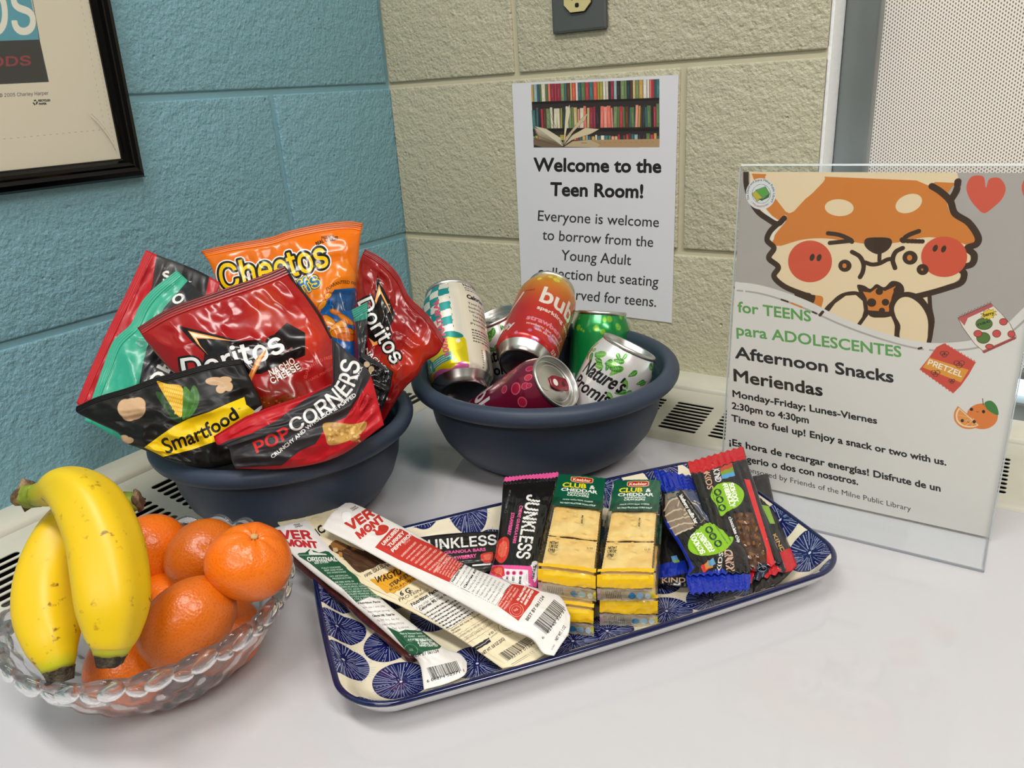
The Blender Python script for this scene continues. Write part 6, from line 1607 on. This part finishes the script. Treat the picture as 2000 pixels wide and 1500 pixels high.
def art_green_stick(a, sh):
    z = Zm(500, 950, 3.077); b = Zm(540, 960, 6.25); c = Zm(780, 1060, 5.357); GR_2 = (28, 84, 56); RDD = (186, 44, 48)
    a.poly(catmull(b((105, 445), (120, 415), (180, 405), (225, 430), (220, 470), (160, 480), (115, 470)), 5, True), (240, 238, 236)); a.text('TEAR', *b((210, 420), (290, 405)), 2.8, INK, bold=.3); a.text('OPEN', *b((225, 442), (315, 425)), 2.8, INK, bold=.3)
    a.text('VER', *b((60, 575), (430, 578)), 17, RDD, fn='Inter.woff2', bold=3.4, up=(-.35, -.94)); a.text('MONT', *b((125, 660), (510, 690)), 13, RDD, fn='Inter.woff2', bold=3.0, up=(-.35, -.94)); a.text('SMOKE & CURE', *b((275, 660), (370, 672)), 2.6, RDD, bold=.2)
    a.poly(b((255, 770), (270, 752), (350, 745), (400, 705), (470, 725), (520, 745), (600, 725), (640, 735), (690, 780), (760, 850), (900, 960), (1050, 1030), (1180, 1150), (1350, 1330), (1130, 1280), (970, 1350), (800, 1180), (560, 1000), (400, 870), (285, 800)), GR_2)
    a.poly(b((390, 740), (420, 700), (450, 740), (600, 760), (620, 775), (400, 775)), (226, 224, 220)); a.line(b((260, 775), (400, 775), (430, 740)), 2, (226, 224, 220))
    a.text('ORIGINAL', *b((385, 850), (745, 850)), 8.2, (232, 230, 226), fn='Inter.woff2', bold=1.3, up=(-.3, -.95)); a.text('BEEF & PORK', *b((470, 885), (640, 870)), 4.2, (206, 214, 206), bold=.5, up=(-.3, -.95))
    for i in range(13):
        x_, y_ = 555 + i * 33, 945 + i * 29 + (14 if i > 2 else 0) + (14 if i > 4 else 0); w_ = 230 + (14 * i if i > 5 else 0)
        a.text(['FULLY COOKED', 'BEEF AND PORK', 'NO HORMONES', 'NO ARTIFICIAL', 'PRESERVATIVES', 'BEEF, PORK, WATER, SEA', 'SALT, MAPLE SYRUP, LESS', 'THAN 2% SPICES, PAPRIKA', 'LACTIC ACID STARTER', 'CULTURE NOT FROM MILK', 'CELERY POWDER, SUGAR', 'COLLAGEN CASING', 'GLUTEN FREE'][i], *b((x_, y_), (x_ + w_, y_ - 14)), 3.2, (190, 206, 192), bold=.3, up=(-.3, -.95))
    q = b((972, 1355), (1130, 1285), (1350, 1335), (1560, 1500), (1640, 1590)) + c((200, 900), (170, 915), (0, 930), (-120, 850)); facts(a, q, 2)
    for i in range(9):
        x_, y_ = 1000 + i * 58, 1375 + i * 52
        a.text(['Nutrition Facts', 'Serv. size: 1 stick (28g)', 'Amount per serving:', 'Calories 100,  Total Fat', '7g (9% DV), Sat. Fat', 'Sodium 400mg (17% DV)', 'Total Carb. 1g (0% DV)', 'Total Sugars 1g', 'Protein 6g (12% DV)'][i], *b((x_, y_), (x_ + 270, y_ - 20)), 4.0 if i in (0, 3) else 3.4, INK if i in (0, 3) else (60, 58, 56), bold=.6 if i in (0, 3) else .15, up=(-.3, -.95))
    a.poly(c((-130, 880), (0, 935), (60, 908), (170, 918), (260, 920), (330, 960), (470, 1090), (380, 1115), (260, 1140), (210, 1175), (100, 1180), (40, 1090)), GR_2)
    for i, s_ in enumerate(('Made by Vermont Smoke', 'VT 05461 - smoke', 'A PORTION OF OUR')): a.text(s_, *c((10 + 40 * i, 960 + 32 * i), (240 + 34 * i, 955 + 28 * i)), 3.8, (206, 214, 206), bold=.3, up=(-.3, -.95))
    for i, s_ in enumerate(('No Added MSG', '& Gluten Free', 'HAND CRAFTED')): a.text(s_, *c((175 + 20 * i, 1030 + 28 * i), (345 + 30 * i, 1032 + 26 * i)), 4.6, (232, 230, 226), bold=.7, up=(-.3, -.95))
    e_ = ellpts(*c((122, 1122)), 13, 11, 20); a.line(np.concatenate([e_, e_[:1]]), 1.6, (150, 190, 160)); a.text('U.S.', *c((105, 1132), (145, 1128)), 4, (150, 190, 160), bold=.3)
    a.text('BEST BY 061124', *c((150, 1200), (415, 1145)), 6, INK, bold=.4, up=(-.3, -.95)); a.barcode(c((285, 1310), (600, 1235), (650, 1340), (345, 1440)), n=40); a.text('6 06274 52571 1', *c((290, 1465), (680, 1350)), 5.6, INK, bold=.2, up=(-.2, -.98))


stick('white and green wrapped meat stick at the left end of the tray', [(601, 1015), (643, 1057), (682, 1103), (747, 1171), (825, 1233), (867, 1265), (898, 1277), (912, 1293)], [(912, 1293), (908, 1318), (870, 1336), (828, 1347)],
      [(526, 1035), (578, 1090), (640, 1142), (682, 1174), (792, 1270), (819, 1296), (828, 1347)], [(601, 1015), (565, 1022), (526, 1035)], (.036, .014, .014, .036), art_green_stick, 201, (.14, .86, 1.02))
stick('white and red wrapped meat stick lying on top of the cream pouch', [(675, 982), (700, 987), (802, 1038), (909, 1103), (1000, 1136), (1060, 1152), (1095, 1166), (1114, 1203)], [(1114, 1203), (1111, 1235), (1094, 1262), (1082, 1281)],
      [(628, 1031), (700, 1068), (792, 1119), (890, 1172), (987, 1226), (1038, 1248), (1060, 1275), (1082, 1281)], [(675, 982), (650, 1000), (628, 1031)], (.046, .030, .028, .046), art_red_stick, 211, (.16, .80, .55))


# ---- granola bars (black with pink)
PKK = (220, 84, 146)


def chalk(a, t_, p0, p1, ch, up=None):
    a.text(t_, p0, p1, ch, (228, 226, 222), fn='Inter.woff2', bold=1.9, up=up)


def strawberry(a, pts):
    a.poly(catmull(pts, 5, True), (196, 52, 42)); p = np.array(pts); c = p.mean(0); a.poly(catmull(c + (p - c) * .62 + (1, -1), 5, True), (216, 96, 74))
    for k in range(14):
        q = p[rnd.randrange(len(p))]; s_ = .25 + rnd.random() * .6; a.line([c + (q - c) * s_, c + (q - c) * (s_ + .08)], 1.3, (238, 190, 150))


def art_black_bar(a, sh):
    z = Zm(930, 860, 3.75)
    a.poly(z((190, 300), (605, 268), (620, 220), (190, 240)), PKK)
    a.poly(z((90, 950), (110, 915), (200, 912), (440, 922), (460, 960), (440, 1110), (60, 1080)), PKK)
    a.text('JUNKLESS', *z((374, 398), (294, 858)), 26, (228, 226, 222), fn='Inter.woff2', bold=2.0, up=(1, .12))
    for k in range(90):
        t_ = rnd.random(); x_, y_ = 395 - 75 * t_ + rnd.random() * 80, 410 + 440 * t_; a.line(z((x_, y_), (x_ + 16, y_ - 7)), 1.1, (20, 18, 18), .8)
    a.text('CHEWY GRANOLA BARS', *z((320, 478), (268, 752)), 5.6, PKK, bold=1, up=(1, .12)); a.text('STRAWBERRY', *z((258, 530), (228, 692)), 6.2, PKK, bold=1, up=(1, .12)); a.line(z((345, 480), (300, 560)), 1.2, (200, 200, 200))
    a.text('NET WT 1.1 OZ (31g) BAR', *z((243, 365), (212, 500)), 3.2, (120, 118, 116), bold=.2, up=(1, .12)); a.line(np.concatenate([ellpts(*z((217, 520)), 2.6, 2.6), ellpts(*z((217, 520)), 2.6, 2.6)[:1]]), 1, (130, 128, 126))
    strawberry(a, z((200, 708), (235, 720), (242, 780), (225, 860), (185, 900), (145, 870), (133, 820), (160, 740))); strawberry(a, z((130, 925), (190, 922), (205, 960), (195, 1000), (140, 990), (105, 960)))
    a.poly(z((205, 940), (380, 950), (385, 1100), (230, 1100), (215, 1040), (190, 1000), (212, 990)), (228, 224, 224))
    for i, (x_, s_) in enumerate(((232, 'NON GMO'), (277, 'LESS SUGAR'), (328, 'REAL INGREDIENTS'))):
        a.ell(*z((x_, 972)), 4.2, 4.2, PKK); a.ell(*z((x_, 972)), 2.4, 2.4, (150, 30, 60)); a.text(s_, *z((x_ - 12, 998), (x_ - 20, 1090)), 4.2, INK, bold=.6, up=(1, .1))
    a.poly(catmull(z((370, 900), (400, 915), (412, 890), (440, 885), (462, 910), (452, 980), (430, 1040), (412, 1000), (408, 930)), 4, True), (226, 222, 222)); a.text('NO', *z((432, 912), (430, 932)), 4, INK, bold=.5, up=(1, .1)); a.text('STUFF!', *z((418, 920), (405, 1010)), 5, INK, bold=.8, up=(1, .1))
    for k in range(7): a.line(z((200 + 60 * k, 340 + (k % 2) * 8), (196 + 60 * k, 400)), 1, (70, 68, 68), .4)


def art_black_bar2(a, sh):
    z = Zm(500, 950, 3.077)
    chalk(a, 'JUNKLESS', z((985, 386)), z((1445, 348)), 19)
    a.text('CHEWY GRANOLA BARS', *z((1000, 418), (1380, 386)), 5.6, PKK, bold=1.0); a.text('STRAWBERRY', *z((1140, 448), (1325, 426)), 6.6, PKK, bold=1.1)
    for k in range(80):
        t_ = rnd.random(); x_, y_ = 1000 + 430 * t_, 380 - 34 * t_ - rnd.random() * 56; a.line(z((x_, y_), (x_ + 10, y_ - 10)), 1.1, (20, 18, 18), .8)
    strawberry(a, z((1350, 410), (1400, 395), (1425, 400), (1420, 440), (1400, 460), (1360, 450))); a.poly(z((1300, 470), (1412, 462), (1410, 472), (1300, 480)), (226, 224, 222))


pack('granola_bar', 'black and pink granola bar lying sideways under the red stick and the upright black bar', [(798, 1052), (880, 1042), (1000, 1036)], [(1000, 1036), (1000, 1112)], [(806, 1130), (900, 1122), (1000, 1112)], [(798, 1052), (806, 1130)], (.026, .022, .014, .014), art_black_bar2, 700, 320, (22, 20, 20), puff=.006, seed=121, rough=.32)
pack('granola_bar', 'black granola bar with a pink serrated top leaning beside the left cracker stack', zig((986, 933), (1091, 923), 16, -2.4), [(1091, 923), (1087, 960), (1079, 990), (1062, 1060), (1049, 1148)], [(948, 1140), (1000, 1146), (1049, 1148)], [(986, 933), (982, 950), (978, 1004), (965, 1092), (948, 1140)], (.047, .047, .026, .024), art_black_bar, 520, 1000, (22, 20, 20), puff=.008, nu=120, ends=(.07, 1), smooth=(0, 1, 1, 1), seed=131, rough=.26)


# ---- fruit and nut bars (blue or red ends)
BLU = (20, 44, 156); LIM = (132, 184, 32); RDB = (186, 18, 30)


def roundel(a, z, blob, t1, t2, ups, circ, rows):
    a.poly(catmull(z(*blob), 6, True), LIM)
    a.text('SCHOOL', *z(*t1), ups[0], (240, 244, 230), fn='Inter.woff2', bold=1.4, up=ups[1]); a.text('FRIENDLY', *z(*t2), ups[0], (240, 244, 230), fn='Inter.woff2', bold=1.2, up=ups[1])
    for x_, y_ in circ:
        a.ell(*z((x_, y_)), 7.6, 7.0, (24, 60, 34)); a.ell(*z((x_ - 5, y_ - 6)), 2.6, 3.6, LIM, 30); a.ell(*z((x_ + 6, y_ + 6)), 2.6, 3.2, LIM, 30)
    for s_, p0, p1 in rows: a.text(s_, *z(p0, p1), 3.0, (30, 70, 30), bold=.2, up=ups[1])


def glint(a, z, pts, n, seed, ln=26):
    pass


def art_blue_bar(a, sh):
    z = Zm(1240, 850, 4.055)
    a.poly(z((250, 440), (540, 400), (700, 640), (900, 900), (905, 1100), (720, 1110), (410, 1130), (470, 1050), (240, 690)), (26, 25, 27))
    a.poly(z((232, 690), (262, 660), (470, 1050), (425, 1110)), BLU)
    a.poly(z((240, 470), (390, 430), (490, 425), (640, 640), (560, 670), (320, 800), (240, 650)), (134, 118, 100))
    a.poly(z((380, 430), (490, 425), (655, 660), (570, 680), (500, 600)), (76, 84, 112))
    for c_ in (((230, 600), (280, 520), (350, 500), (340, 560)), ((240, 640), (330, 590), (420, 600), (380, 640)), ((260, 690), (350, 660), (450, 640)), ((280, 740), (380, 700), (470, 700)), ((320, 790), (380, 760), (460, 730)), ((470, 520), (540, 560), (570, 640)), ((440, 530), (500, 560), (560, 670))): a.line(catmull(z(*c_), 5), 6, (190, 176, 154))
    a.poly(z((325, 470), (368, 432), (550, 665), (480, 715)), (22, 21, 23)); a.text('blueberry muffin bar', *z((350, 480), (478, 705)), 7.4, (230, 228, 224), bold=.9, up=(.86, -.5)); a.text('with other natural flavors', *z((410, 520), (520, 680)), 3.4, (180, 178, 176), up=(.86, -.5))
    a.text('& HEALTHY GRAINS', *z((505, 432), (660, 655)), 4.2, (190, 196, 214), bold=.4, up=(.86, -.5)); a.line(catmull(z((235, 470), (290, 450), (350, 440), (330, 480), (260, 510)), 4), 4, (40, 96, 110))
    roundel(a, z, ((560, 700), (640, 695), (720, 720), (775, 790), (770, 850), (700, 920), (600, 950), (500, 950), (430, 910), (425, 840), (470, 770)), ((560, 925), (468, 775)), ((632, 905), (520, 760)), (10.5, (-.88, .5)), ((588, 750), (618, 802), (658, 858)), (('no nuts added |', (640, 850), (600, 705)), ('no sesame | peanut', (740, 858), (640, 712)), ('vegan | gluten free', (765, 840), (690, 715))))
    a.text('KIND', *z((790, 1070), (770, 910)), 16, (196, 160, 140), bold=1.2, up=(-1, -.1)); a.text('KIDS', *z((680, 1080), (700, 930)), 8, (210, 208, 204), bold=.6, up=(-1, -.1))
    for k, cc in enumerate(((196, 50, 44), (190, 130, 50), (90, 150, 190))): a.poly(z((520 + 30 * k, 1040 - 20 * k), (560 + 30 * k, 1010 - 20 * k), (600 + 20 * k, 1060 - 20 * k), (540 + 20 * k, 1085 - 20 * k)), cc)
    a.poly(z((120, 200), (560, 280), (560, 440), (400, 428), (230, 452), (120, 300)), BLU); a.poly(z((400, 1110), (700, 1060), (740, 1100), (940, 1100), (940, 1300), (440, 1300)), BLU)


def art_red_bar(a, sh):
    z = Zm(1240, 850, 4.055)
    a.poly(z((400, 150), (850, 70), (880, 190), (780, 210), (670, 250), (560, 290), (440, 300)), RDB)
    a.poly(z((505, 130), (560, 120), (590, 150), (520, 165)), (30, 50, 30))
    for k, cc in enumerate(((190, 60, 36), (120, 150, 40), (80, 152, 200))): a.poly(z((672 + 6 * k, 258 + 30 * k), (768 + 8 * k, 218 + 34 * k), (778 + 8 * k, 252 + 34 * k), (680 + 6 * k, 290 + 30 * k)), cc)
    a.text('KIND', *z((618, 268), (640, 372)), 12, (226, 222, 216), bold=.8, up=(1, -.15)); a.text('KIDS', *z((545, 300), (575, 430)), 12, (206, 160, 130), bold=.6, up=(1, -.15))
    a.poly(z((780, 620), (930, 610), (1060, 1000), (1060, 1060), (930, 1080), (860, 900)), (74, 46, 28))
    for k in range(70):
        u_, v_ = rnd.random(), rnd.random(); x_, y_ = 790 + 60 * v_ + u_ * 140 + v_ * 70, 620 + 430 * v_
        a.ell(*z((x_, y_)), 2 + rnd.random() * 3.4, 1.5 + rnd.random() * 2, rnd.choice([(104, 68, 40), (50, 30, 20), (130, 88, 50), (60, 36, 22)]), rnd.random() * 180, .8)
    a.text('chocolate chip', *z((740, 650), (815, 850)), 6.4, (226, 224, 220), bold=.8, up=(.96, -.3))
    roundel(a, z, ((640, 400), (720, 372), (800, 385), (858, 440), (860, 500), (820, 560), (740, 600), (680, 640), (650, 560), (600, 480)), ((745, 385), (790, 545)), ((695, 395), (760, 570)), (9, (.95, -.28)), ((655, 452), (672, 510), (690, 575)), (('no nuts | added', (605, 440), (650, 610)), ('no peanut | gluten', (640, 470), (668, 640))))
    a.poly(z((865, 345), (910, 350), (1130, 1080), (1090, 1110), (1050, 1090), (1040, 900)), (206, 44, 48)); a.line(z((1010, 520), (1200, 1080)), 4, (150, 90, 100))
    a.poly(z((940, 1060), (1060, 1010), (1160, 1060), (1120, 1160), (1000, 1230), (980, 1290), (780, 1310), (690, 1220), (800, 1180), (900, 1120)), RDB)
    a.poly(catmull(z((960, 1040), (1010, 1010), (1065, 1030), (1060, 1080), (1030, 1110), (1010, 1180), (960, 1190), (925, 1165), (945, 1100)), 5, True), (24, 26, 40)); a.line(catmull(z((975, 1060), (1010, 1035), (1045, 1050), (1030, 1075), (985, 1075), (975, 1060)), 4), 1.8, (150, 180, 220)); a.line(z((985, 1085), (955, 1160), (990, 1170), (1020, 1090)), 1.6, (120, 150, 200))


def art_side_bar(a, sh):
    z = Zm(1240, 850, 4.055); a.poly(z((1000, 550), (1060, 560), (1110, 700), (1070, 700)), (132, 170, 60))
    a.text('KIND', *z((1090, 790), (1165, 930)), 7, (200, 160, 90), bold=.7, up=(.9, -.4)); a.poly(z((1145, 930), (1200, 900), (1300, 880), (1320, 1050), (1180, 1090)), RDB)


def art_low_blue(a, sh):
    z = Zm(1240, 850, 4.055); a.poly(z((170, 1035), (250, 1010), (400, 990), (420, 1090), (330, 1110), (180, 1140)), BLU); a.poly(z((285, 960), (330, 950), (350, 1000), (300, 1005)), (90, 150, 200)); a.poly(z((300, 995), (350, 985), (355, 1005), (310, 1012)), (130, 170, 60))
    a.text('KIND', *z((215, 1165), (400, 1165)), 9, (190, 160, 140), bold=.8)


NB = 'fruit and nut bars at the right end of the tray'
pack('cereal_bar', 'mostly hidden blue-ended black bar, directly right of the right cracker stack', [(1288, 985), (1340, 990)], [(1340, 990), (1372, 1060), (1368, 1140)], [(1284, 1140), (1330, 1146), (1368, 1140)], [(1288, 985), (1284, 1140)], (.022, .022, .012, .012), art_low_blue, 260, 420, (22, 22, 24), puff=.006, seed=141, group=NB)
pack('cereal_bar', 'black bar with gold lettering peeping out under the right side of the red-ended bar', [(1470, 930), (1500, 925)], [(1500, 925), (1520, 1010), (1545, 1072), (1557, 1105)], [(1470, 1160), (1520, 1140), (1557, 1105)], [(1470, 930), (1470, 1160)], (.022, .022, .014, .014), art_side_bar, 260, 560, (24, 22, 22), puff=.005, seed=151, group=NB)
pack('cereal_bar', 'black bar with bright red ends and a green roundel at the tray right end', zig((1341, 905), (1452, 873), 9, -3.5), [(1452, 873), (1462, 910), (1474, 944), (1500, 1020), (1536, 1112)], zig((1412, 1152), (1536, 1119), 8, 6)[::1], [(1341, 905), (1352, 935), (1372, 1000), (1395, 1090), (1412, 1152)], (.052, .052, .018, .018), art_red_bar, 620, 1200, (26, 25, 26), puff=.009, back=.004, nu=130, nv=80, ends=(.10, .93), smooth=(0, 1, 0, 1), seed=161, group=NB, rough=.16, coat=.35)
pack('cereal_bar', 'black bar with cobalt blue serrated ends and a green roundel in front', zig((1276, 918), (1376, 936), 8, -4), [(1376, 936), (1376, 954), (1398, 998), (1430, 1040), (1457, 1074), (1466, 1121), (1464, 1150)], zig((1347, 1158), (1464, 1150), 9, 5), [(1276, 918), (1292, 965), (1297, 1018), (1325, 1065), (1345, 1105), (1339, 1129), (1347, 1158)], (.042, .042, .024, .024), art_blue_bar, 620, 1100, (26, 25, 27), puff=.009, back=.004, nu=130, nv=80, ends=(.13, .86), smooth=(0, 1, 0, 1), seed=171, group=NB, rough=.16, coat=.35)

# ---- cracker packs
M_crk = pbr('cracker', (238, 212, 146), .6, bump=(260, .3, .0008), var=(50, (226, 184, 104), .7, 4)); M_chs = pbr('cheese_filling', (226, 150, 44), .5)
CKG = 'sandwich cracker packs stacked on the tray'


def cracker_pack(label, TL, TR, BL, BR, zt, seed, hide_top=False):
    """top face corners in the photograph at height zt; body 20 mm thick"""
    p = [at(*q, z=zt) for q in (TL, TR, BL, BR)]; u = (p[1] - p[0]) * .5 + (p[3] - p[2]) * .5; wid = np.linalg.norm(u); u = u / wid
    v = (p[2] + p[3]) - (p[0] + p[1]); v = v / np.linalg.norm(v)
    front = (p[2] + p[3]) / 2; ln = np.linalg.norm(front - (p[0] + p[1]) / 2);  O = front - v * ln - u * wid / 2; H_ = .0195
    t = empty('cracker_pack', tuple(O + u * wid / 2 + v * ln / 2 - (0, 0, H_)), label, 'crackers', CKG)
    Z1 = np.array([0, 0, 1.]); r = random.Random(seed); nn = 24
    V = []; F = []
    for i in range(3):            # three cracker sandwiches end to end, two deep
        for lay in range(2):
            o_ = O + v * (.0012 + i * (ln / 3)) + u * .0015 - Z1 * (.0012 + lay * .0092)
            w_, l_ = wid - .003, ln / 3 - .0010
            for (h0, h1, mat, nm, ins) in ((0, -.0036, M_crk, 'cracker', 0), (-.0034, -.0058, M_chs, 'cheese_filling', .0022), (-.0056, -.0088, M_crk, 'cracker', 0)):
                V = []; F = []
                for j in range(nn):
                    for k in range(nn):
                        a_, b_ = k / (nn - 1), j / (nn - 1); ed = min(a_, 1 - a_, b_, 1 - b_); sc = .0006 * abs(math.sin(math.pi * 11 * (a_ + b_))) if ed < .001 else 0
                        ins_ = ins + sc; x_, y_ = ins_ + a_ * (w_ - 2 * ins_), ins_ + b_ * (l_ - 2 * ins_); h = h0 - (.0012 if ed < .001 else .0003 * (ed < .05))
                        if nm == 'cracker' and h0 == 0:
                            h += .0007 * math.sin(a_ * math.pi * 3.2) * math.sin(b_ * math.pi * 3.2)
                            for hx in range(3):
                                for hy in range(3):
                                    d = math.hypot(a_ - (hx + .5 + .25 * (hy % 2 - .5)) / 3, b_ - (hy + .5) / 3)
                                    if d < .05: h -= .0009
                        V.append(o_ + u * x_ + v * y_ + Z1 * h)
                F = grid_faces(nn, nn, 0, True); bd = list(range(nn)) + [j * nn + nn - 1 for j in range(1, nn)] + [(nn - 1) * nn + k for k in range(nn - 2, -1, -1)] + [j * nn for j in range(nn - 2, 0, -1)]
                b0 = len(V); V += [np.array([V[q][0], V[q][1], o_[2] + h1]) for q in bd]; m2 = len(bd)
                F += [(bd[q], bd[(q + 1) % m2], b0 + (q + 1) % m2, b0 + q) for q in range(m2)]; F.append(tuple(range(b0, b0 + m2)))
                mesh(nm, V, F, mat, t, True)
    # printed film: green label over the far half, yellow foot band, dots at the near end
    lift = Z1 * .0008; O2 = O + lift; U_ = u * wid; V_ = v * ln; Wt, Ht = 560, 1700
    a = Art(Wt, Ht, (238, 226, 180), plane_T(O2, U_, V_, Wt, Ht), alpha=0.0); N0 = lambda x, y: (x * Wt, y * Ht)
    T0 = a.T; a.T = lambda q: np.asarray(q, float) * (Wt, Ht); GG = (14, 84, 58)
    k_ = .385 / .285
    a.poly([(0, 0), (1, 0), (1, .385), (0, .385)], GG); a.poly([(0, .290), (1, .290), (1, .385), (0, .385)], (10, 66, 46)); a.line([(0, .290), (1, .290)], 3, (30, 110, 80))
    a.poly(catmull([(.28, .045), (.33, .020), (.70, .020), (.75, .045), (.70, .088), (.33, .088)], 4, True), (220, 200, 150)); a.poly(catmull([(.295, .046), (.34, .025), (.69, .025), (.735, .046), (.69, .083), (.34, .083)], 4, True), (180, 44, 30)); a.text('Keebler', (.335, .074), (.70, .074), .036, (240, 220, 190), bold=2, up=(0, -1))
    L0 = lambda t_, x0, x1, y_, ch_, c_, b_: a.text(t_, (x0, y_), (x1, y_), ch_, c_, bold=b_, up=(0, -1))
    L0('CLUB', .14, .62, .158, .052, (232, 214, 40), 4.5); L0('&', .70, .80, .156, .042, (232, 232, 226), 3); L0('CHEDDAR', .13, .86, .206, .034, (232, 232, 226), 3.6); L0('SANDWICH', .27, .70, .235, .020, (220, 224, 216), 2.2); L0('CRACKERS', .27, .70, .262, .020, (220, 224, 216), 2.2)
    L0('MADE WITH REAL CHEESE', .20, .80, .315, .014, (190, 204, 190), 1.4); L0('NO HIGH FRUCTOSE CORN SYRUP', .16, .86, .356, .015, (200, 212, 200), 1.6)
    a.text('P011624', (.62, .47), (.63, .56), .030, (50, 34, 16), bold=2, up=(1, 0))
    for q_, t_ in enumerate(('NETWT', '1.38 OZ', '(39g)')): L0(t_, .12, .28 - .04 * (q_ == 2), .79 + .035 * q_, .024, (50, 36, 16), 1.8)
    L0('U D', .80, .90, .80, .016, (90, 70, 30), 1)
    for x_, y_ in ((.34, .42), (.50, .47), (.30, .50), (.55, .53), (.42, .68), (.72, .64), (.55, .73), (.80, .46), (.25, .72), (.62, .80)): a.ell(x_, y_, .034, .0085, (236, 176, 60), 0, .75)
    a.poly([(0, .975), (1, .965), (1, 1), (0, 1)], (232, 184, 20))
    film = clear_plastic('printed_film', (254, 252, 246), .06, .9, art=a, base=.02)
    gn = 22; VV = []; UVv = []; r2 = np.random.RandomState(seed); wob = r2.rand(gn, gn) * .0006
    for j in range(gn):
        for k in range(gn): VV.append(O2 + U_ * (k / (gn - 1)) + V_ * (j / (gn - 1)) + Z1 * (wob[j, k] + .0006 * math.sin(math.pi * k / (gn - 1)))); UVv.append((k / (gn - 1), 1 - j / (gn - 1)))
    mesh('top_film', VV, grid_faces(gn, gn, 0, True), film, t, True, UVv)
    # near end: yellow face folding down to the clear crimp
    a = Art(560, 260, (232, 226, 206), lambda q: np.asarray(q, float) * (560, 260), alpha=.0)
    a.poly([(0, 0), (1, 0), (1, .42), (.5, .46), (0, .40)], (232, 184, 20)); a.poly([(.1, .05), (.9, .02), (.92, .12), (.1, .16)], (240, 204, 60), .8)
    a.poly([(0, .46), (1, .48), (1, 1), (0, 1)], (240, 234, 214), .30)
    for k in range(9): a.line([(.16 + .032 * k, .58), (.17 + .032 * k, .92)], 6, (60, 52, 40), .85)
    a.ell(.62, .78, .066, .15, (46, 120, 170)); a.ell(.76, .77, .062, .15, (150, 190, 216)); a.ell(.90, .78, .05, .14, (196, 214, 224)); a.ell(.985, .72, .04, .16, (214, 206, 60)); a.poly([(0, .5), (.06, .52), (.07, .9), (0, .95)], (206, 150, 170), .7)
    a.line([(0, .52), (.3, .56), (.6, .50), (1, .54)], 2.4, (240, 240, 236), .8)
    film2 = clear_plastic('printed_end_film', (246, 240, 226), .05, 1.0, art=a, base=.04)
    E0 = O2 + V_; VV = []; UVv = []
    for j in range(14):
        for k in range(gn):
            s_ = j / 13; fx_ = k / (gn - 1); out = .0012 + .0030 * math.sin(math.pi * min(1, s_ * 1.1)) * (1 if s_ < .5 else 1) + (.004 * (s_ - .5) if s_ > .5 else 0)
            VV.append(E0 + u * (fx_ * wid) + v * (out + wob[j, k] * 2) - Z1 * (s_ * .0195 + .0006)); UVv.append((fx_, 1 - s_))
    mesh('end_film', VV, grid_faces(gn, 14, 0, True), film2, t, True, UVv)
    for sx in (0, 1):    # clear sides
        VV = []; 
        for j in range(gn):
            for k in range(5): VV.append(O2 + u * (wid * sx + (1 if sx else -1) * (.0008 + wob[j, k])) + V_ * (j / (gn - 1)) - Z1 * (k / 4 * .019))
        mesh('side_film', VV, grid_faces(5, gn, 0, sx == 1), CLF, t, True)
    return t


CLF = clear_plastic('clear_film', (252, 250, 246), .06, 1.0, base=.03)
cracker_pack('lower cracker pack of the left stack, mostly covered, on the tray', (1091, 1010), (1183, 1018), (1050, 1178), (1160, 1189), .0285, 3)
cracker_pack('upper cracker pack of the left stack, green label and pale crackers', (1091, 928), (1183, 937), (1051, 1108), (1164, 1121), .0500, 4)
cracker_pack('lower cracker pack of the right stack, showing only its yellow front end', (1199, 1010), (1293, 1010), (1171, 1169), (1286, 1171), .0285, 5)
cracker_pack('upper cracker pack of the right stack, green label, beside the blue-ended bar', (1199, 941), (1293, 940), (1169, 1119), (1275, 1121), .0500, 6)
